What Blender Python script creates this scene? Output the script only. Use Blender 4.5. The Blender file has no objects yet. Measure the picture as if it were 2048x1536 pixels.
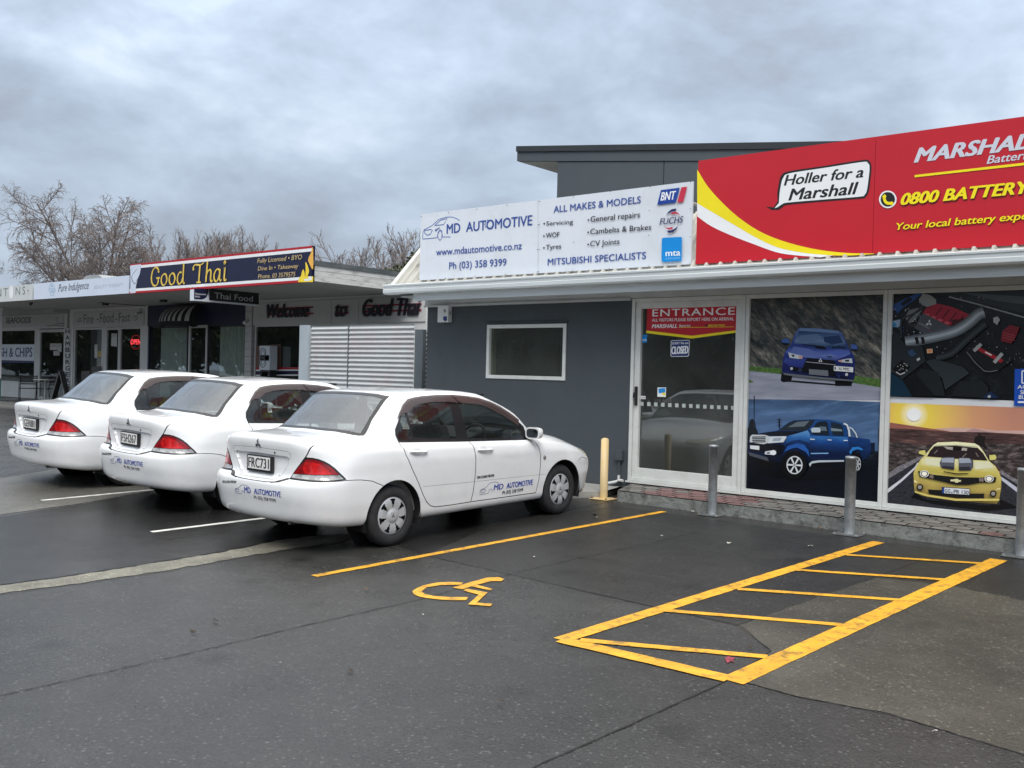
import bpy, bmesh, math, random
import numpy as np
from mathutils import Vector, Matrix
from mathutils.bvhtree import BVHTree
from mathutils.geometry import tessellate_polygon

random.seed(7); rng = np.random.default_rng(7)
scene = bpy.context.scene
COL = scene.collection
R = math.radians

# ================================================================ camera, world, sun, exposure
CAM_H, YAW, PITCH, ROLL, FPX = 1.8578, -0.688286, -0.0108322, 0.0253702, 1907.475   # FPX: focal length for a 2048 px wide frame
SLOPE = 0.02442032                                                                # the car park rises gently towards the shops
cam_d = bpy.data.cameras.new('camera'); cam = bpy.data.objects.new('camera', cam_d); COL.objects.link(cam)
cam_d.sensor_width = 36.0; cam_d.lens = FPX/2048*36; cam_d.clip_start = .05; cam_d.clip_end = 2000
_f = Vector((math.sin(YAW)*math.cos(PITCH), math.cos(YAW)*math.cos(PITCH), math.sin(PITCH)))
_r = Vector((math.cos(YAW), -math.sin(YAW), 0)); _u = _r.cross(_f)
CR = math.cos(ROLL)*_r+math.sin(ROLL)*_u; CU = -math.sin(ROLL)*_r+math.cos(ROLL)*_u; CF = _f
cam.matrix_world = Matrix(((CR.x,CU.x,-CF.x,0),(CR.y,CU.y,-CF.y,0),(CR.z,CU.z,-CF.z,CAM_H),(0,0,0,1)))
scene.camera = cam
scene.render.resolution_x, scene.render.resolution_y = 1024, 768
scene.view_settings.view_transform = 'Standard'; scene.view_settings.look = 'None'
scene.view_settings.exposure = 0.52; scene.view_settings.gamma = 1.0
scene.render.engine = 'CYCLES'
scene.cycles.max_bounces = 8; scene.cycles.transparent_max_bounces = 16; scene.cycles.use_denoising = True
scene.cycles.sample_clamp_indirect = 6

SUN_EL, SUN_AZ = R(50), R(140)          # soft sun behind thick cloud, from over the photographer's shoulder
world = bpy.data.worlds.new('World'); scene.world = world; world.use_nodes = True
def build_world():
    nt = world.node_tree; N = nt.nodes; L = nt.links; N.clear()
    def n(t, **k):
        o = N.new(t)
        for a, b in k.items(): setattr(o, a, b)
        return o
    out = n('ShaderNodeOutputWorld'); bg = n('ShaderNodeBackground'); bg.inputs['Strength'].default_value = .1
    L.new(bg.outputs[0], out.inputs['Surface'])
    sky = n('ShaderNodeTexSky'); sky.sky_type = 'NISHITA'; sky.sun_disc = False
    sky.sun_elevation = SUN_EL; sky.sun_rotation = SUN_AZ; sky.air_density = 1.5; sky.dust_density = 3
    tc = n('ShaderNodeTexCoord'); sp = n('ShaderNodeSeparateXYZ'); L.new(tc.outputs['Generated'], sp.inputs[0])
    def m(op, a, b=None, clamp=False):
        o = n('ShaderNodeMath', operation=op, use_clamp=clamp)
        for i, x in enumerate((a, b)):
            if x is None: continue
            if hasattr(x, 'is_output'): L.new(x, o.inputs[i])
            else: o.inputs[i].default_value = x
        return o.outputs[0]
    z = m('MAXIMUM', sp.outputs[2], 0.0)
    cb = n('ShaderNodeCombineXYZ'); L.new(sp.outputs[0], cb.inputs[0]); L.new(sp.outputs[1], cb.inputs[1]); L.new(m('MULTIPLY', sp.outputs[2], 1.9), cb.inputs[2])
    def noise(scale, detail, rough, dist, off):
        mp = n('ShaderNodeMapping'); mp.inputs['Location'].default_value = off
        L.new(cb.outputs[0], mp.inputs[0])
        t = n('ShaderNodeTexNoise'); t.inputs['Scale'].default_value = scale; t.inputs['Detail'].default_value = detail
        t.inputs['Roughness'].default_value = rough; t.inputs['Distortion'].default_value = dist
        L.new(mp.outputs[0], t.inputs['Vector']); return t.outputs['Fac']
    a = noise(3.0, 6, .54, .3, (0.4, 7.1, 2)); b = noise(7.5, 6, .55, .3, (8.2, 4.4, 2))
    s = m('ADD', m('MULTIPLY', a, .70), m('MULTIPLY', b, .30))
    rp = n('ShaderNodeValToRGB'); L.new(s, rp.inputs[0]); e = rp.color_ramp.elements
    e[0].position = .40; e[0].color = (.315, .36, .44, 1)
    e[1].position = .61; e[1].color = (.60, .69, .81, 1)
    x = e.new(.46); x.color = (.37, .44, .545, 1)
    x = e.new(.54); x.color = (.47, .56, .685, 1)
    # overcast luminance: brighter overhead than near the horizon
    grad = m('ADD', .74, m('MULTIPLY', m('POWER', z, 2.0), 2.5))
    mx = n('ShaderNodeMix', data_type='RGBA', blend_type='MULTIPLY'); mx.inputs[0].default_value = 1
    # the cloud deck turns neutral grey-white overhead
    up = n('ShaderNodeMapRange'); up.inputs[1].default_value = .36; up.inputs[2].default_value = .75; L.new(z, up.inputs[0])
    nu = n('ShaderNodeMix', data_type='RGBA'); L.new(up.outputs[0], nu.inputs[0]); L.new(rp.outputs[0], nu.inputs[6]); nu.inputs[7].default_value = (.63, .635, .63, 1)
    L.new(nu.outputs[2], mx.inputs[6]); L.new(grad, mx.inputs[7])
    sc = n('ShaderNodeVectorMath', operation='SCALE'); sc.inputs[3].default_value = 10.0; L.new(mx.outputs[2], sc.inputs[0])
    sk = n('ShaderNodeMix', data_type='RGBA'); sk.inputs[0].default_value = .94
    L.new(sky.outputs[0], sk.inputs[6]); L.new(sc.outputs[0], sk.inputs[7])
    L.new(sk.outputs[2], bg.inputs['Color'])
build_world()
sun_d = bpy.data.lights.new('sun', 'SUN'); sun_d.energy = 1.4; sun_d.angle = R(25); sun_d.color = (1, .97, .93)
sun = bpy.data.objects.new('sun', sun_d); COL.objects.link(sun)
sun.rotation_euler = (R(90)-SUN_EL, 0, R(180)-SUN_AZ); sun.location = (0, -20, 30)

# ================================================================ pixel -> place helpers (2048 x 1536 photo pixels)
def ray(p): return CF+CR*((p[0]-1024)/FPX)-CU*((p[1]-768)/FPX)
def atY(p, Y):
    d = ray(p); v = d*(Y/d.y); return Vector((v.x, Y, v.z+CAM_H))
def atX(p, X):
    d = ray(p); v = d*(X/d.x); return Vector((X, v.y, v.z+CAM_H))
def atZ(p, Z):
    d = ray(p); v = d*((Z-CAM_H)/d.z); return Vector((v.x, v.y, Z))
RISE, RX0, RX1 = .02, -7.6, -16.0        # cross fall: the bays climb a little towards the left
def gz(y, x=0.0): return SLOPE*y+RISE*min(max(RX0-x, 0), RX0-RX1)
def G(p, dz=0.0):
    d = ray(p); h = 0.0
    for _ in range(40):
        t = (h-CAM_H)/(d.z-SLOPE*d.y); h = .5*h+.5*RISE*min(max(RX0-d.x*t, 0), RX0-RX1)
    return Vector((d.x*t, d.y*t, gz(d.y*t, d.x*t)+dz))

# ================================================================ materials
MATS = {}
def srgb(*c):
    return tuple(((x/255)/12.92 if x/255 <= .04045 else ((x/255+.055)/1.055)**2.4) for x in c)
def mat(name, rgb, rough=.5, metal=0.0, var=.12, scale=3.0, bump=0.0, bscale=60, coat=0.0, spec=.5, emit=None, stretch=(1,1,1), dirt=None, dscale=1.2, damt=.5, rvar=0.0):
    """principled with a little noise in colour / roughness / bump so that nothing is perfectly uniform"""
    if name in MATS: return MATS[name]
    m = bpy.data.materials.new(name); m.use_nodes = True; nt = m.node_tree; N = nt.nodes; L = nt.links
    p = N['Principled BSDF']; MATS[name] = m
    p.inputs['Roughness'].default_value = rough; p.inputs['Metallic'].default_value = metal
    p.inputs['Coat Weight'].default_value = coat; p.inputs['Coat Roughness'].default_value = .04
    p.inputs['Specular IOR Level'].default_value = spec
    tc = N.new('ShaderNodeTexCoord'); mp = N.new('ShaderNodeMapping'); mp.inputs['Scale'].default_value = stretch
    L.new(tc.outputs['Object'], mp.inputs[0])
    col = None
    if var > 0:
        t = N.new('ShaderNodeTexNoise'); t.inputs['Scale'].default_value = scale; t.inputs['Detail'].default_value = 6; t.inputs['Roughness'].default_value = .6
        L.new(mp.outputs[0], t.inputs['Vector'])
        r = N.new('ShaderNodeValToRGB'); L.new(t.outputs['Fac'], r.inputs[0])
        r.color_ramp.elements[0].position = .3; r.color_ramp.elements[1].position = .7
        r.color_ramp.elements[0].color = (*[x*(1-var) for x in rgb], 1); r.color_ramp.elements[1].color = (*[min(1, x*(1+var)) for x in rgb], 1)
        col = r.outputs[0]
        if rvar:
            mr = N.new('ShaderNodeMapRange'); mr.inputs[1].default_value = .3; mr.inputs[2].default_value = .7
            mr.inputs[3].default_value = max(.02, rough-rvar); mr.inputs[4].default_value = min(1, rough+rvar)
            L.new(t.outputs['Fac'], mr.inputs[0]); L.new(mr.outputs[0], p.inputs['Roughness'])
    else:
        p.inputs['Base Color'].default_value = (*rgb, 1)
    if dirt is not None:
        t2 = N.new('ShaderNodeTexNoise'); t2.inputs['Scale'].default_value = dscale; t2.inputs['Detail'].default_value = 9; t2.inputs['Roughness'].default_value = .68
        L.new(mp.outputs[0], t2.inputs['Vector'])
        r2 = N.new('ShaderNodeValToRGB'); L.new(t2.outputs['Fac'], r2.inputs[0])
        r2.color_ramp.elements[0].position = .5; r2.color_ramp.elements[1].position = .72
        r2.color_ramp.elements[0].color = (0,0,0,1); r2.color_ramp.elements[1].color = (damt,)*3+(1,)
        mx = N.new('ShaderNodeMix'); mx.data_type = 'RGBA'; L.new(r2.outputs[0], mx.inputs[0])
        if col is None: mx.inputs[6].default_value = (*rgb, 1)
        else: L.new(col, mx.inputs[6])
        mx.inputs[7].default_value = (*dirt, 1); col = mx.outputs[2]
    if col is not None: L.new(col, p.inputs['Base Color'])
    if bump:
        t3 = N.new('ShaderNodeTexNoise'); t3.inputs['Scale'].default_value = bscale; t3.inputs['Detail'].default_value = 5
        L.new(mp.outputs[0], t3.inputs['Vector'])
        b = N.new('ShaderNodeBump'); b.inputs['Strength'].default_value = bump; b.inputs['Distance'].default_value = .02
        L.new(t3.outputs['Fac'], b.inputs['Height']); L.new(b.outputs[0], p.inputs['Normal'])
    if emit:
        p.inputs['Emission Color'].default_value = (*emit[0], 1); p.inputs['Emission Strength'].default_value = emit[1]
    return m
def glass(name, tint=(.6,.68,.66), refl=1.0, rough=.0, dust_haze=.015):
    """thin pane: fresnel mirror over a tinted see-through layer"""
    if name in MATS: return MATS[name]
    m = bpy.data.materials.new(name); m.use_nodes = True; nt = m.node_tree; N = nt.nodes; L = nt.links; N.clear(); MATS[name] = m
    o = N.new('ShaderNodeOutputMaterial'); mx = N.new('ShaderNodeMixShader'); fr = N.new('ShaderNodeFresnel'); fr.inputs[0].default_value = 1.52
    tr = N.new('ShaderNodeBsdfTransparent'); tr.inputs[0].default_value = (*tint, 1)
    gl = N.new('ShaderNodeBsdfGlossy'); gl.inputs['Roughness'].default_value = rough; gl.inputs['Color'].default_value = (.95,.97,1,1)
    mu = N.new('ShaderNodeMath'); mu.operation = 'MULTIPLY'; mu.inputs[1].default_value = 1.8*refl; mu.use_clamp = True
    # backside-safe fresnel: a pane is thin, so use the facing normal both ways
    ge = N.new('ShaderNodeNewGeometry'); vm = N.new('ShaderNodeMix'); vm.data_type = 'VECTOR'
    L.new(ge.outputs['Backfacing'], vm.inputs[0]); L.new(ge.outputs['Normal'], vm.inputs[4])
    L.new(ge.outputs['Normal'], vm.inputs[5])
    L.new(fr.outputs[0], mu.inputs[0]); L.new(mu.outputs[0], mx.inputs[0]); L.new(tr.outputs[0], mx.inputs[1]); L.new(gl.outputs[0], mx.inputs[2])
    fr2 = N.new('ShaderNodeLayerWeight'); fr2.inputs[0].default_value = .35
    mu2 = N.new('ShaderNodeMath'); mu2.operation = 'MULTIPLY_ADD'; mu2.use_clamp = True
    mu2.inputs[1].default_value = .9*refl; mu2.inputs[2].default_value = .05*refl
    L.new(fr2.outputs['Fresnel'], mu2.inputs[0]); L.new(mu2.outputs[0], mx.inputs[0])
    N.remove(fr); N.remove(mu); N.remove(ge); N.remove(vm)
    df = N.new('ShaderNodeBsdfDiffuse'); df.inputs[0].default_value = (.62,.68,.64,1); m2 = N.new('ShaderNodeMixShader')   # dusty film on the pane, added as haze to lighten it
    tc = N.new('ShaderNodeTexCoord'); tn = N.new('ShaderNodeTexNoise'); tn.inputs['Scale'].default_value = 1.6; tn.inputs['Detail'].default_value = 6; L.new(tc.outputs['Object'], tn.inputs['Vector'])
    md = N.new('ShaderNodeMath'); md.operation = 'MULTIPLY'; md.inputs[1].default_value = 2*dust_haze; L.new(tn.outputs['Fac'], md.inputs[0]); L.new(md.outputs[0], m2.inputs[0])
    L.new(mx.outputs[0], m2.inputs[1]); L.new(df.outputs[0], m2.inputs[2]); L.new(m2.outputs[0], o.inputs[0]); return m

# ================================================================ objects
def link(name, me, parent=None, loc=None):
    o = bpy.data.objects.new(name, me); COL.objects.link(o)
    if parent is not None: o.parent = parent
    if loc is not None: o.location = loc
    return o
def tag(o, label=None, cat=None, group=None, kind=None):
    if label: o['label'] = label
    if cat: o['category'] = cat
    if group: o['group'] = group
    if kind: o['kind'] = kind
    return o
def thing(name, loc, label, cat, group=None, rz=0.0):
    o = link(name, None, None, loc); o.rotation_euler = (0, 0, rz); o.empty_display_size = .2
    return tag(o, label, cat, group)
def copy_tree(o, parent=None):
    c = o.copy(); COL.objects.link(c)
    if parent is not None: c.parent = parent
    for ch in list(o.children): copy_tree(ch, c)
    return c

class MB:
    """collects faces in world space, built relative to its parent's place"""
    def __init__(s): s.v = []; s.f = []; s.m = []; s.smooth = []
    def add(s, verts, faces, mi=0, smooth=False):
        b = len(s.v); s.v += [tuple(v) for v in verts]
        for f in faces: s.f.append(tuple(b+i for i in f)); s.m.append(mi); s.smooth.append(smooth)
        return s
    def box(s, x0, x1, y0, y1, z0, z1, mi=0, M=None):
        x0,x1=sorted((x0,x1)); y0,y1=sorted((y0,y1)); z0,z1=sorted((z0,z1))
        vs = [(x0,y0,z0),(x1,y0,z0),(x1,y1,z0),(x0,y1,z0),(x0,y0,z1),(x1,y0,z1),(x1,y1,z1),(x0,y1,z1)]
        if M is not None: vs = [tuple(M @ Vector(v)) for v in vs]
        return s.add(vs, [(0,3,2,1),(4,5,6,7),(0,1,5,4),(1,2,6,5),(2,3,7,6),(3,0,4,7)], mi)
    def poly(s, pts, mi=0):
        pts = [Vector(p) for p in pts]
        if len(pts) <= 4: return s.add(pts, [tuple(range(len(pts)))], mi)
        return s.add(pts, tessellate_polygon([pts]), mi)
    def prism(s, pts, d, mi=0):
        """closed solid: polygon pts swept by vector d"""
        pts = [Vector(p) for p in pts]; d = Vector(d); n = len(pts)
        nrm = sum((pts[i].cross(pts[(i+1) % n]) for i in range(n)), Vector())
        if nrm.dot(d) > 0: pts = pts[::-1]
        t = tessellate_polygon([pts]) if n > 4 else [tuple(range(n))]
        fs = []
        for f in t:
            f = tuple(f); a, b, c = (pts[i] for i in f[:3])
            if (b-a).cross(c-a).dot(d) > 0: f = f[::-1]
            fs.append(f)
        fs += [tuple(i+n for i in f[::-1]) for f in list(fs)]
        fs += [((i+1) % n, i, i+n, (i+1) % n+n) for i in range(n)]
        return s.add(pts+[p+d for p in pts], fs, mi)
    def tube(s, path, r, n=8, mi=0, cap=True, smooth=True):
        path = [Vector(p) for p in path]; rs = r if isinstance(r, (list, tuple)) else [r]*len(path)
        vs = []; fs = []; up = None
        for i, p in enumerate(path):
            t = (path[min(i+1, len(path)-1)]-path[max(i-1, 0)]).normalized()
            if up is None: up = t.orthogonal().normalized()
            up = (up-t*up.dot(t)).normalized(); w = t.cross(up)
            for k in range(n):
                a = 2*math.pi*k/n; vs.append(p+(up*math.cos(a)+w*math.sin(a))*rs[i])
        for i in range(len(path)-1):
            for k in range(n):
                fs.append((i*n+k, i*n+(k+1) % n, (i+1)*n+(k+1) % n, (i+1)*n+k))
        s.add(vs, fs, mi, smooth)
        if cap: s.add(vs[:n], [tuple(range(n))[::-1]], mi); s.add(vs[-n:], [tuple(range(n))], mi)
        return s
    def lathe(s, prof, c, axis='z', n=24, mi=0, smooth=True, M=None):
        c = Vector(c); vs = []; fs = []
        for (r, h) in prof:
            for k in range(n):
                a = 2*math.pi*k/n; x, y = r*math.cos(a), r*math.sin(a)
                v = {'z': (x, y, h), 'x': (h, x, y), 'y': (y, h, x)}[axis]; v = Vector(v)
                if M is not None: v = M @ v
                vs.append(c+v)
        for i in range(len(prof)-1):
            for k in range(n): fs.append((i*n+k, i*n+(k+1) % n, (i+1)*n+(k+1) % n, (i+1)*n+k))
        return s.add(vs, fs, mi, smooth)
    def build(s, name, mats, parent=None, world=True, bevel=0.0):
        me = bpy.data.meshes.new(name); off = Vector((0,0,0))
        if parent is not None and world:
            q = parent
            while q is not None: off += q.location; q = q.parent
        me.from_pydata([tuple(Vector(v)-off) for v in s.v], [], s.f)
        for m in (mats if isinstance(mats, (list, tuple)) else [mats]): me.materials.append(m)
        me.polygons.foreach_set('material_index', s.m); me.polygons.foreach_set('use_smooth', s.smooth)
        me.update()
        o = link(name, me, parent)
        if bevel:
            b = o.modifiers.new('bevel', 'BEVEL'); b.width = bevel; b.segments = 2; b.limit_method = 'ANGLE'
        return o

# ================================================================ lettering
_TC = {}
def _raw_text(s, bold, shear, spacing):
    c = bpy.data.curves.new('t', 'FONT'); c.body = s; c.size = 1; c.offset = bold; c.shear = shear; c.space_character = spacing; c.resolution_u = 3
    o = bpy.data.objects.new('t', c); COL.objects.link(o)
    dg = bpy.context.evaluated_depsgraph_get(); me = bpy.data.meshes.new_from_object(o.evaluated_get(dg))
    v = np.array([(p.co.x, p.co.y) for p in me.vertices]); f = [tuple(p.vertices) for p in me.polygons]
    bpy.data.objects.remove(o); bpy.data.curves.remove(c); bpy.data.meshes.remove(me)
    return v, f
def text_geo(s, bold=0.0, shear=0.0, spacing=1.0):
    """filled outline of a string: cap height 1, baseline 0, starts at x=0; returns verts, faces, width"""
    k = (s, bold, shear, spacing)
    if 'cap' not in _TC: _TC['cap'] = float(_raw_text('H', 0, 0, 1)[0][:,1].max())
    if k not in _TC:
        v, f = _raw_text(s, bold, shear, spacing); v = v/_TC['cap']; v[:,0] -= v[:,0].min()
        _TC[k] = (v, f, float(v[:,0].max()))
    return _TC[k]
def stroke_geo(path, w, pen=None, closed=False):
    """ribbon along a 2-D path; pen=(angle, thin) gives broad-nib contrast"""
    P = np.array(path, float); n = len(P); vs = []; fs = []
    for i in range(n):
        t = P[min(i+1, n-1)]-P[max(i-1, 0)]; t = t/max(np.linalg.norm(t), 1e-9); nn = np.array([-t[1], t[0]])
        ww = w
        if pen: ww = w*(pen[1]+(1-pen[1])*abs(math.sin(math.atan2(t[1], t[0])-pen[0])))
        vs += [P[i]+nn*ww/2, P[i]-nn*ww/2]
    for i in range(n-1): fs.append((2*i, 2*i+1, 2*i+3, 2*i+2))
    return np.array(vs), fs
def smooth2(pts, n=6):
    """Catmull-Rom through 2-D points"""
    P = [np.array(p, float) for p in pts]; P = [2*P[0]-P[1]]+P+[2*P[-1]-P[-2]]; out = []
    for i in range(1, len(P)-2):
        for j in range(n):
            t = j/n; a, b, c, d = P[i-1:i+3]
            out.append(.5*((2*b)+(c-a)*t+(2*a-5*b+4*c-d)*t*t+(3*b-a-3*c+d)*t**3))
    out.append(P[-2]); return out
def arc(cx, cy, rx, ry, a0, a1, n=16):
    return [(cx+rx*math.cos(R(a0+(a1-a0)*i/n)), cy+ry*math.sin(R(a0+(a1-a0)*i/n))) for i in range(n+1)]

class Art:
    """flat printed picture on the plane y=Y, drawn in photo pixels; every layer sits .6 mm in front of the one before"""
    def __init__(s, Y, step=.0006): s.Y = Y; s.k = 0; s.mb = MB(); s.mats = []; s.step = step
    def mi(s, m):
        if m not in s.mats: s.mats.append(m)
        return s.mats.index(m)
    def lay(s, dk=1): s.k += dk; return s.Y-s.k*s.step
    def _face(s, vs, fs, m):
        out = []
        for f in fs:
            a, b, c = (Vector(vs[i]) for i in f[:3])
            out.append(f if (b-a).cross(c-a).y < 0 else tuple(f)[::-1])
        s.mb.add(vs, out, s.mi(m))
    out = Vector((0, -1, 0)); auto = None
    def place(s, p): return atY(p, s.Y-s.k*s.step)
    def flat(s, v): return (v.x, v.z)
    def lift(s, p, a): return Vector((p[0], a.y, p[1]))
    def poly(s, pts, m, same=False):
        y = s.lay(0 if same else 1); v = [atY(p, y) for p in pts]
        s._face(v, tessellate_polygon([v]) if len(v) > 3 else [(0,1,2)], m)
    def rect(s, x0, x1, z0, z1, m):
        y = s.lay(); s._face([(x0,y,z0),(x1,y,z0),(x1,y,z1),(x0,y,z1)], [(0,1,2,3)], m)
    def map(s, bl, br, tl):
        y = s.lay(); a, b, c = (atY(p, y) for p in (bl, br, tl)); return a, b-a, c-a
    def text(s, txt, bl, br, tl, m, bold=0.0, shear=0.0, spacing=1.0):
        """bl/br: ends of the baseline, tl: top of the first capital (photo pixels)"""
        v, f, w = text_geo(txt, 0, shear, spacing); a, x, z = s.map(bl, br, tl); z = Vector((0, 0, z.z)); u = x.normalized()*z.length
        n = 1 if bold < .004 else (3 if bold < .03 else 5); e = bold*1.15
        for k in range(n):                               # heavier weights: overlaid copies a hair apart
            o = u*(e*(2*k/(n-1)-1)) if n > 1 else Vector((0,0,0))
            o += z*((.35*e if k % 2 else -.35*e) if n > 1 else 0)+s.out*(.00012*k)
            s._face([a+x*(p[0]/w)+z*p[1]+o for p in v], f, m)
        if s.auto is not None: s.build('lettering', s.auto)
    def stroke(s, path, w, m, bl=None, br=None, tl=None, pen=None):
        """path in photo pixels, or in the unit frame bl/br/tl when given (w in that frame's height)"""
        if bl is None:
            a, _, _ = s.map(path[0], path[0], path[0]); P = [s.place(p) for p in path]; h = s.flat
            v, f = stroke_geo([h(p) for p in P], w, pen); s._face([s.lift(p, a) for p in v], f, m)
        else:
            a, x, z = s.map(bl, br, tl); asp = x.length/z.length
            v, f = stroke_geo([(p[0]*asp, p[1]) for p in path], w, pen)
            s._face([a+x*(p[0]/asp)+z*p[1] for p in v], f, m)
    def build(s, name, parent=None):
        """hand over what was drawn so far as one object; drawing goes on in the layers above"""
        o = s.mb.build(name, s.mats, parent); s.mb = MB(); s.mats = []; return o

# ================================================================ materials shared by the cars
paint = mat('white_car_paint', (.80,.81,.82), .28, coat=1.0, var=.02, scale=2, dirt=(.50,.49,.46), dscale=2.3, damt=.24)
black_trim = mat('black_trim', (.012,.012,.014), .35, var=.1)
gap_dark = mat('shut_line', (.02,.02,.022), .8, var=0)
rubber = mat('tyre_rubber', (.022,.022,.024), .75, var=.25, scale=14, bump=.25, bscale=90)
hub_grey = mat('hubcap_grey', (.55,.56,.58), .38, metal=.35, var=.1, scale=9, dirt=(.2,.19,.18), dscale=9, damt=.35)
dark_void = mat('dark_void', (.006,.006,.007), .9, var=0)
seat_cloth = mat('seat_cloth', (.10,.105,.115), .9, var=.2, scale=30)
interior_grey = mat('interior_grey', (.20,.205,.21), .8, var=.1)
headliner = mat('headliner', (.45,.45,.44), .9, var=.05)
red_lens = mat('red_lens', (.50,.010,.012), .2, var=.45, scale=14, coat=.4)
red_dark = mat('red_lens_dark', (.24,.006,.010), .2, var=.4, scale=9, coat=.5)
clear_lens = mat('clear_lens', (.36,.36,.36), .15, var=.5, scale=17, coat=1.0)
chrome = mat('dark_chrome', (.28,.29,.31), .22, metal=1.0, var=.05)
visor_mat = mat('smoked_visor', (.075,.052,.052), .18, var=.05, spec=.6); visor_mat.node_tree.nodes['Principled BSDF'].inputs['Alpha'].default_value = .8
car_glass = glass('car_glass', (.58,.64,.62), .55)
mirror_glass = mat('mirror_glass', (.75,.78,.8), .03, metal=1.0, var=0)
blue_ink = mat('blue_lettering', (.012,.045,.33), .5, var=.05)
black_ink = mat('black_lettering', (.015,.016,.02), .5, var=.05)
grey_ink = mat('grey_outline', (.16,.19,.30), .5, var=.05)
plate_white = mat('plate_white', (.74,.74,.72), .4, var=.05)

# ---------------------------------------------------------------- car body surface (control rows x columns, metres; u forward, v right, w up)
def car_rows():
    U=[]; V=[]; W=[]
    def row(u,v,w): U.append(u);V.append(v);W.append(w)
    # columns: rear centre -> round the right corner -> side -> front centre
    row([.30,.30,.32,.34,.42,.66,1.0,1.36,2.05,2.75,3.22,3.62,3.88,4.08,4.18,4.22],
        [0,.26,.44,.56,.66,.68,.69,.70,.70,.70,.69,.69,.67,.58,.36,0],
        [.26,.26,.26,.26,.24,.22,.21,.20,.20,.20,.20,.19,.19,.18,.18,.18])
    row([.065,.075,.105,.175,.36,.62,1.0,1.36,2.05,2.75,3.22,3.62,3.92,4.20,4.36,4.42],
        [0,.30,.52,.68,.78,.80,.81,.80,.80,.80,.80,.81,.79,.70,.42,0],
        [.305,.308,.312,.305,.28,.262,.25,.245,.24,.235,.23,.23,.215,.205,.20,.20])
    row([.02,.03,.06,.145,.345,.62,1.0,1.36,2.05,2.75,3.22,3.62,3.94,4.25,4.43,4.49],
        [0,.31,.545,.715,.818,.838,.842,.828,.824,.824,.83,.842,.826,.72,.43,0],
        [.45,.45,.45,.44,.42,.41,.40,.38,.375,.37,.37,.38,.38,.38,.38,.38])
    row([0,.01,.04,.13,.335,.62,1.0,1.36,2.05,2.75,3.22,3.62,3.95,4.27,4.45,4.51],
        [0,.315,.555,.725,.828,.846,.85,.838,.833,.832,.838,.85,.832,.735,.44,0],
        [.575,.575,.575,.57,.56,.555,.555,.55,.53,.515,.50,.52,.52,.52,.52,.52])
    row([.012,.022,.052,.14,.34,.62,1.0,1.36,2.05,2.75,3.22,3.62,3.95,4.265,4.44,4.495],
        [0,.315,.555,.722,.826,.846,.85,.842,.838,.837,.842,.85,.83,.73,.44,0],
        [.655,.655,.658,.66,.665,.665,.665,.655,.645,.635,.625,.625,.615,.60,.59,.585])
    row([.085,.09,.115,.185,.355,.63,1.0,1.36,2.05,2.75,3.22,3.62,3.94,4.25,4.42,4.475],
        [0,.31,.545,.705,.815,.842,.848,.843,.84,.838,.842,.846,.822,.715,.43,0],
        [.70,.70,.703,.708,.715,.72,.725,.725,.715,.705,.695,.685,.665,.645,.63,.62])
    row([.105,.11,.135,.21,.38,.64,1.0,1.36,2.05,2.75,3.22,3.61,3.91,4.21,4.385,4.44],
        [0,.305,.53,.685,.80,.836,.843,.84,.837,.835,.836,.836,.805,.70,.42,0],
        [.83,.83,.83,.832,.835,.84,.84,.835,.82,.805,.79,.765,.735,.695,.675,.67])
    row([.085,.092,.125,.225,.42,.68,1.03,1.37,2.05,2.74,3.20,3.58,3.86,4.13,4.32,4.38],
        [0,.30,.515,.655,.762,.812,.818,.815,.812,.810,.806,.795,.755,.655,.40,0],
        [1.05,1.047,1.035,1.005,.975,.955,.945,.935,.91,.885,.87,.845,.80,.745,.725,.72])
    row([.13,.135,.165,.26,.45,.70,1.04,1.38,2.05,2.73,3.17,3.54,3.81,4.06,4.24,4.30],
        [0,.295,.505,.64,.745,.797,.803,.80,.797,.795,.79,.765,.715,.615,.375,0],
        [1.068,1.065,1.052,1.022,.990,.968,.956,.945,.92,.895,.885,.868,.832,.785,.77,.768])
    row([.38,.385,.41,.47,.62,.82,1.07,1.39,2.04,2.71,3.13,3.44,3.65,3.84,3.97,4.02],
        [0,.29,.485,.62,.725,.777,.787,.786,.784,.781,.772,.74,.67,.55,.33,0],
        [1.085,1.083,1.072,1.045,1.01,.985,.972,.962,.935,.91,.90,.90,.895,.88,.882,.885])
    row([.63,.64,.68,.76,.86,.99,1.10,1.40,2.03,2.68,3.08,3.26,3.33,3.38,3.41,3.42],
        [0,.29,.49,.61,.70,.755,.772,.774,.772,.768,.757,.705,.61,.46,.25,0],
        [1.105,1.103,1.093,1.07,1.04,1.01,.992,.98,.952,.925,.91,.945,.97,.99,1.003,1.008])
    row([.895,.90,.93,.985,1.06,1.14,1.22,1.46,2.01,2.54,2.85,2.96,2.98,2.985,2.985,2.985],
        [0,.275,.46,.575,.645,.69,.708,.715,.715,.712,.702,.655,.57,.42,.23,0],
        [1.285,1.283,1.275,1.258,1.24,1.22,1.205,1.20,1.185,1.17,1.175,1.20,1.215,1.225,1.23,1.232])
    row([1.14,1.145,1.16,1.185,1.22,1.28,1.36,1.55,1.98,2.32,2.50,2.56,2.54,2.51,2.49,2.48],
        [0,.25,.42,.525,.57,.60,.618,.63,.636,.634,.618,.572,.49,.365,.2,0],
        [1.452,1.45,1.444,1.432,1.425,1.418,1.415,1.422,1.424,1.41,1.396,1.39,1.40,1.407,1.41,1.411])
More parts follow.
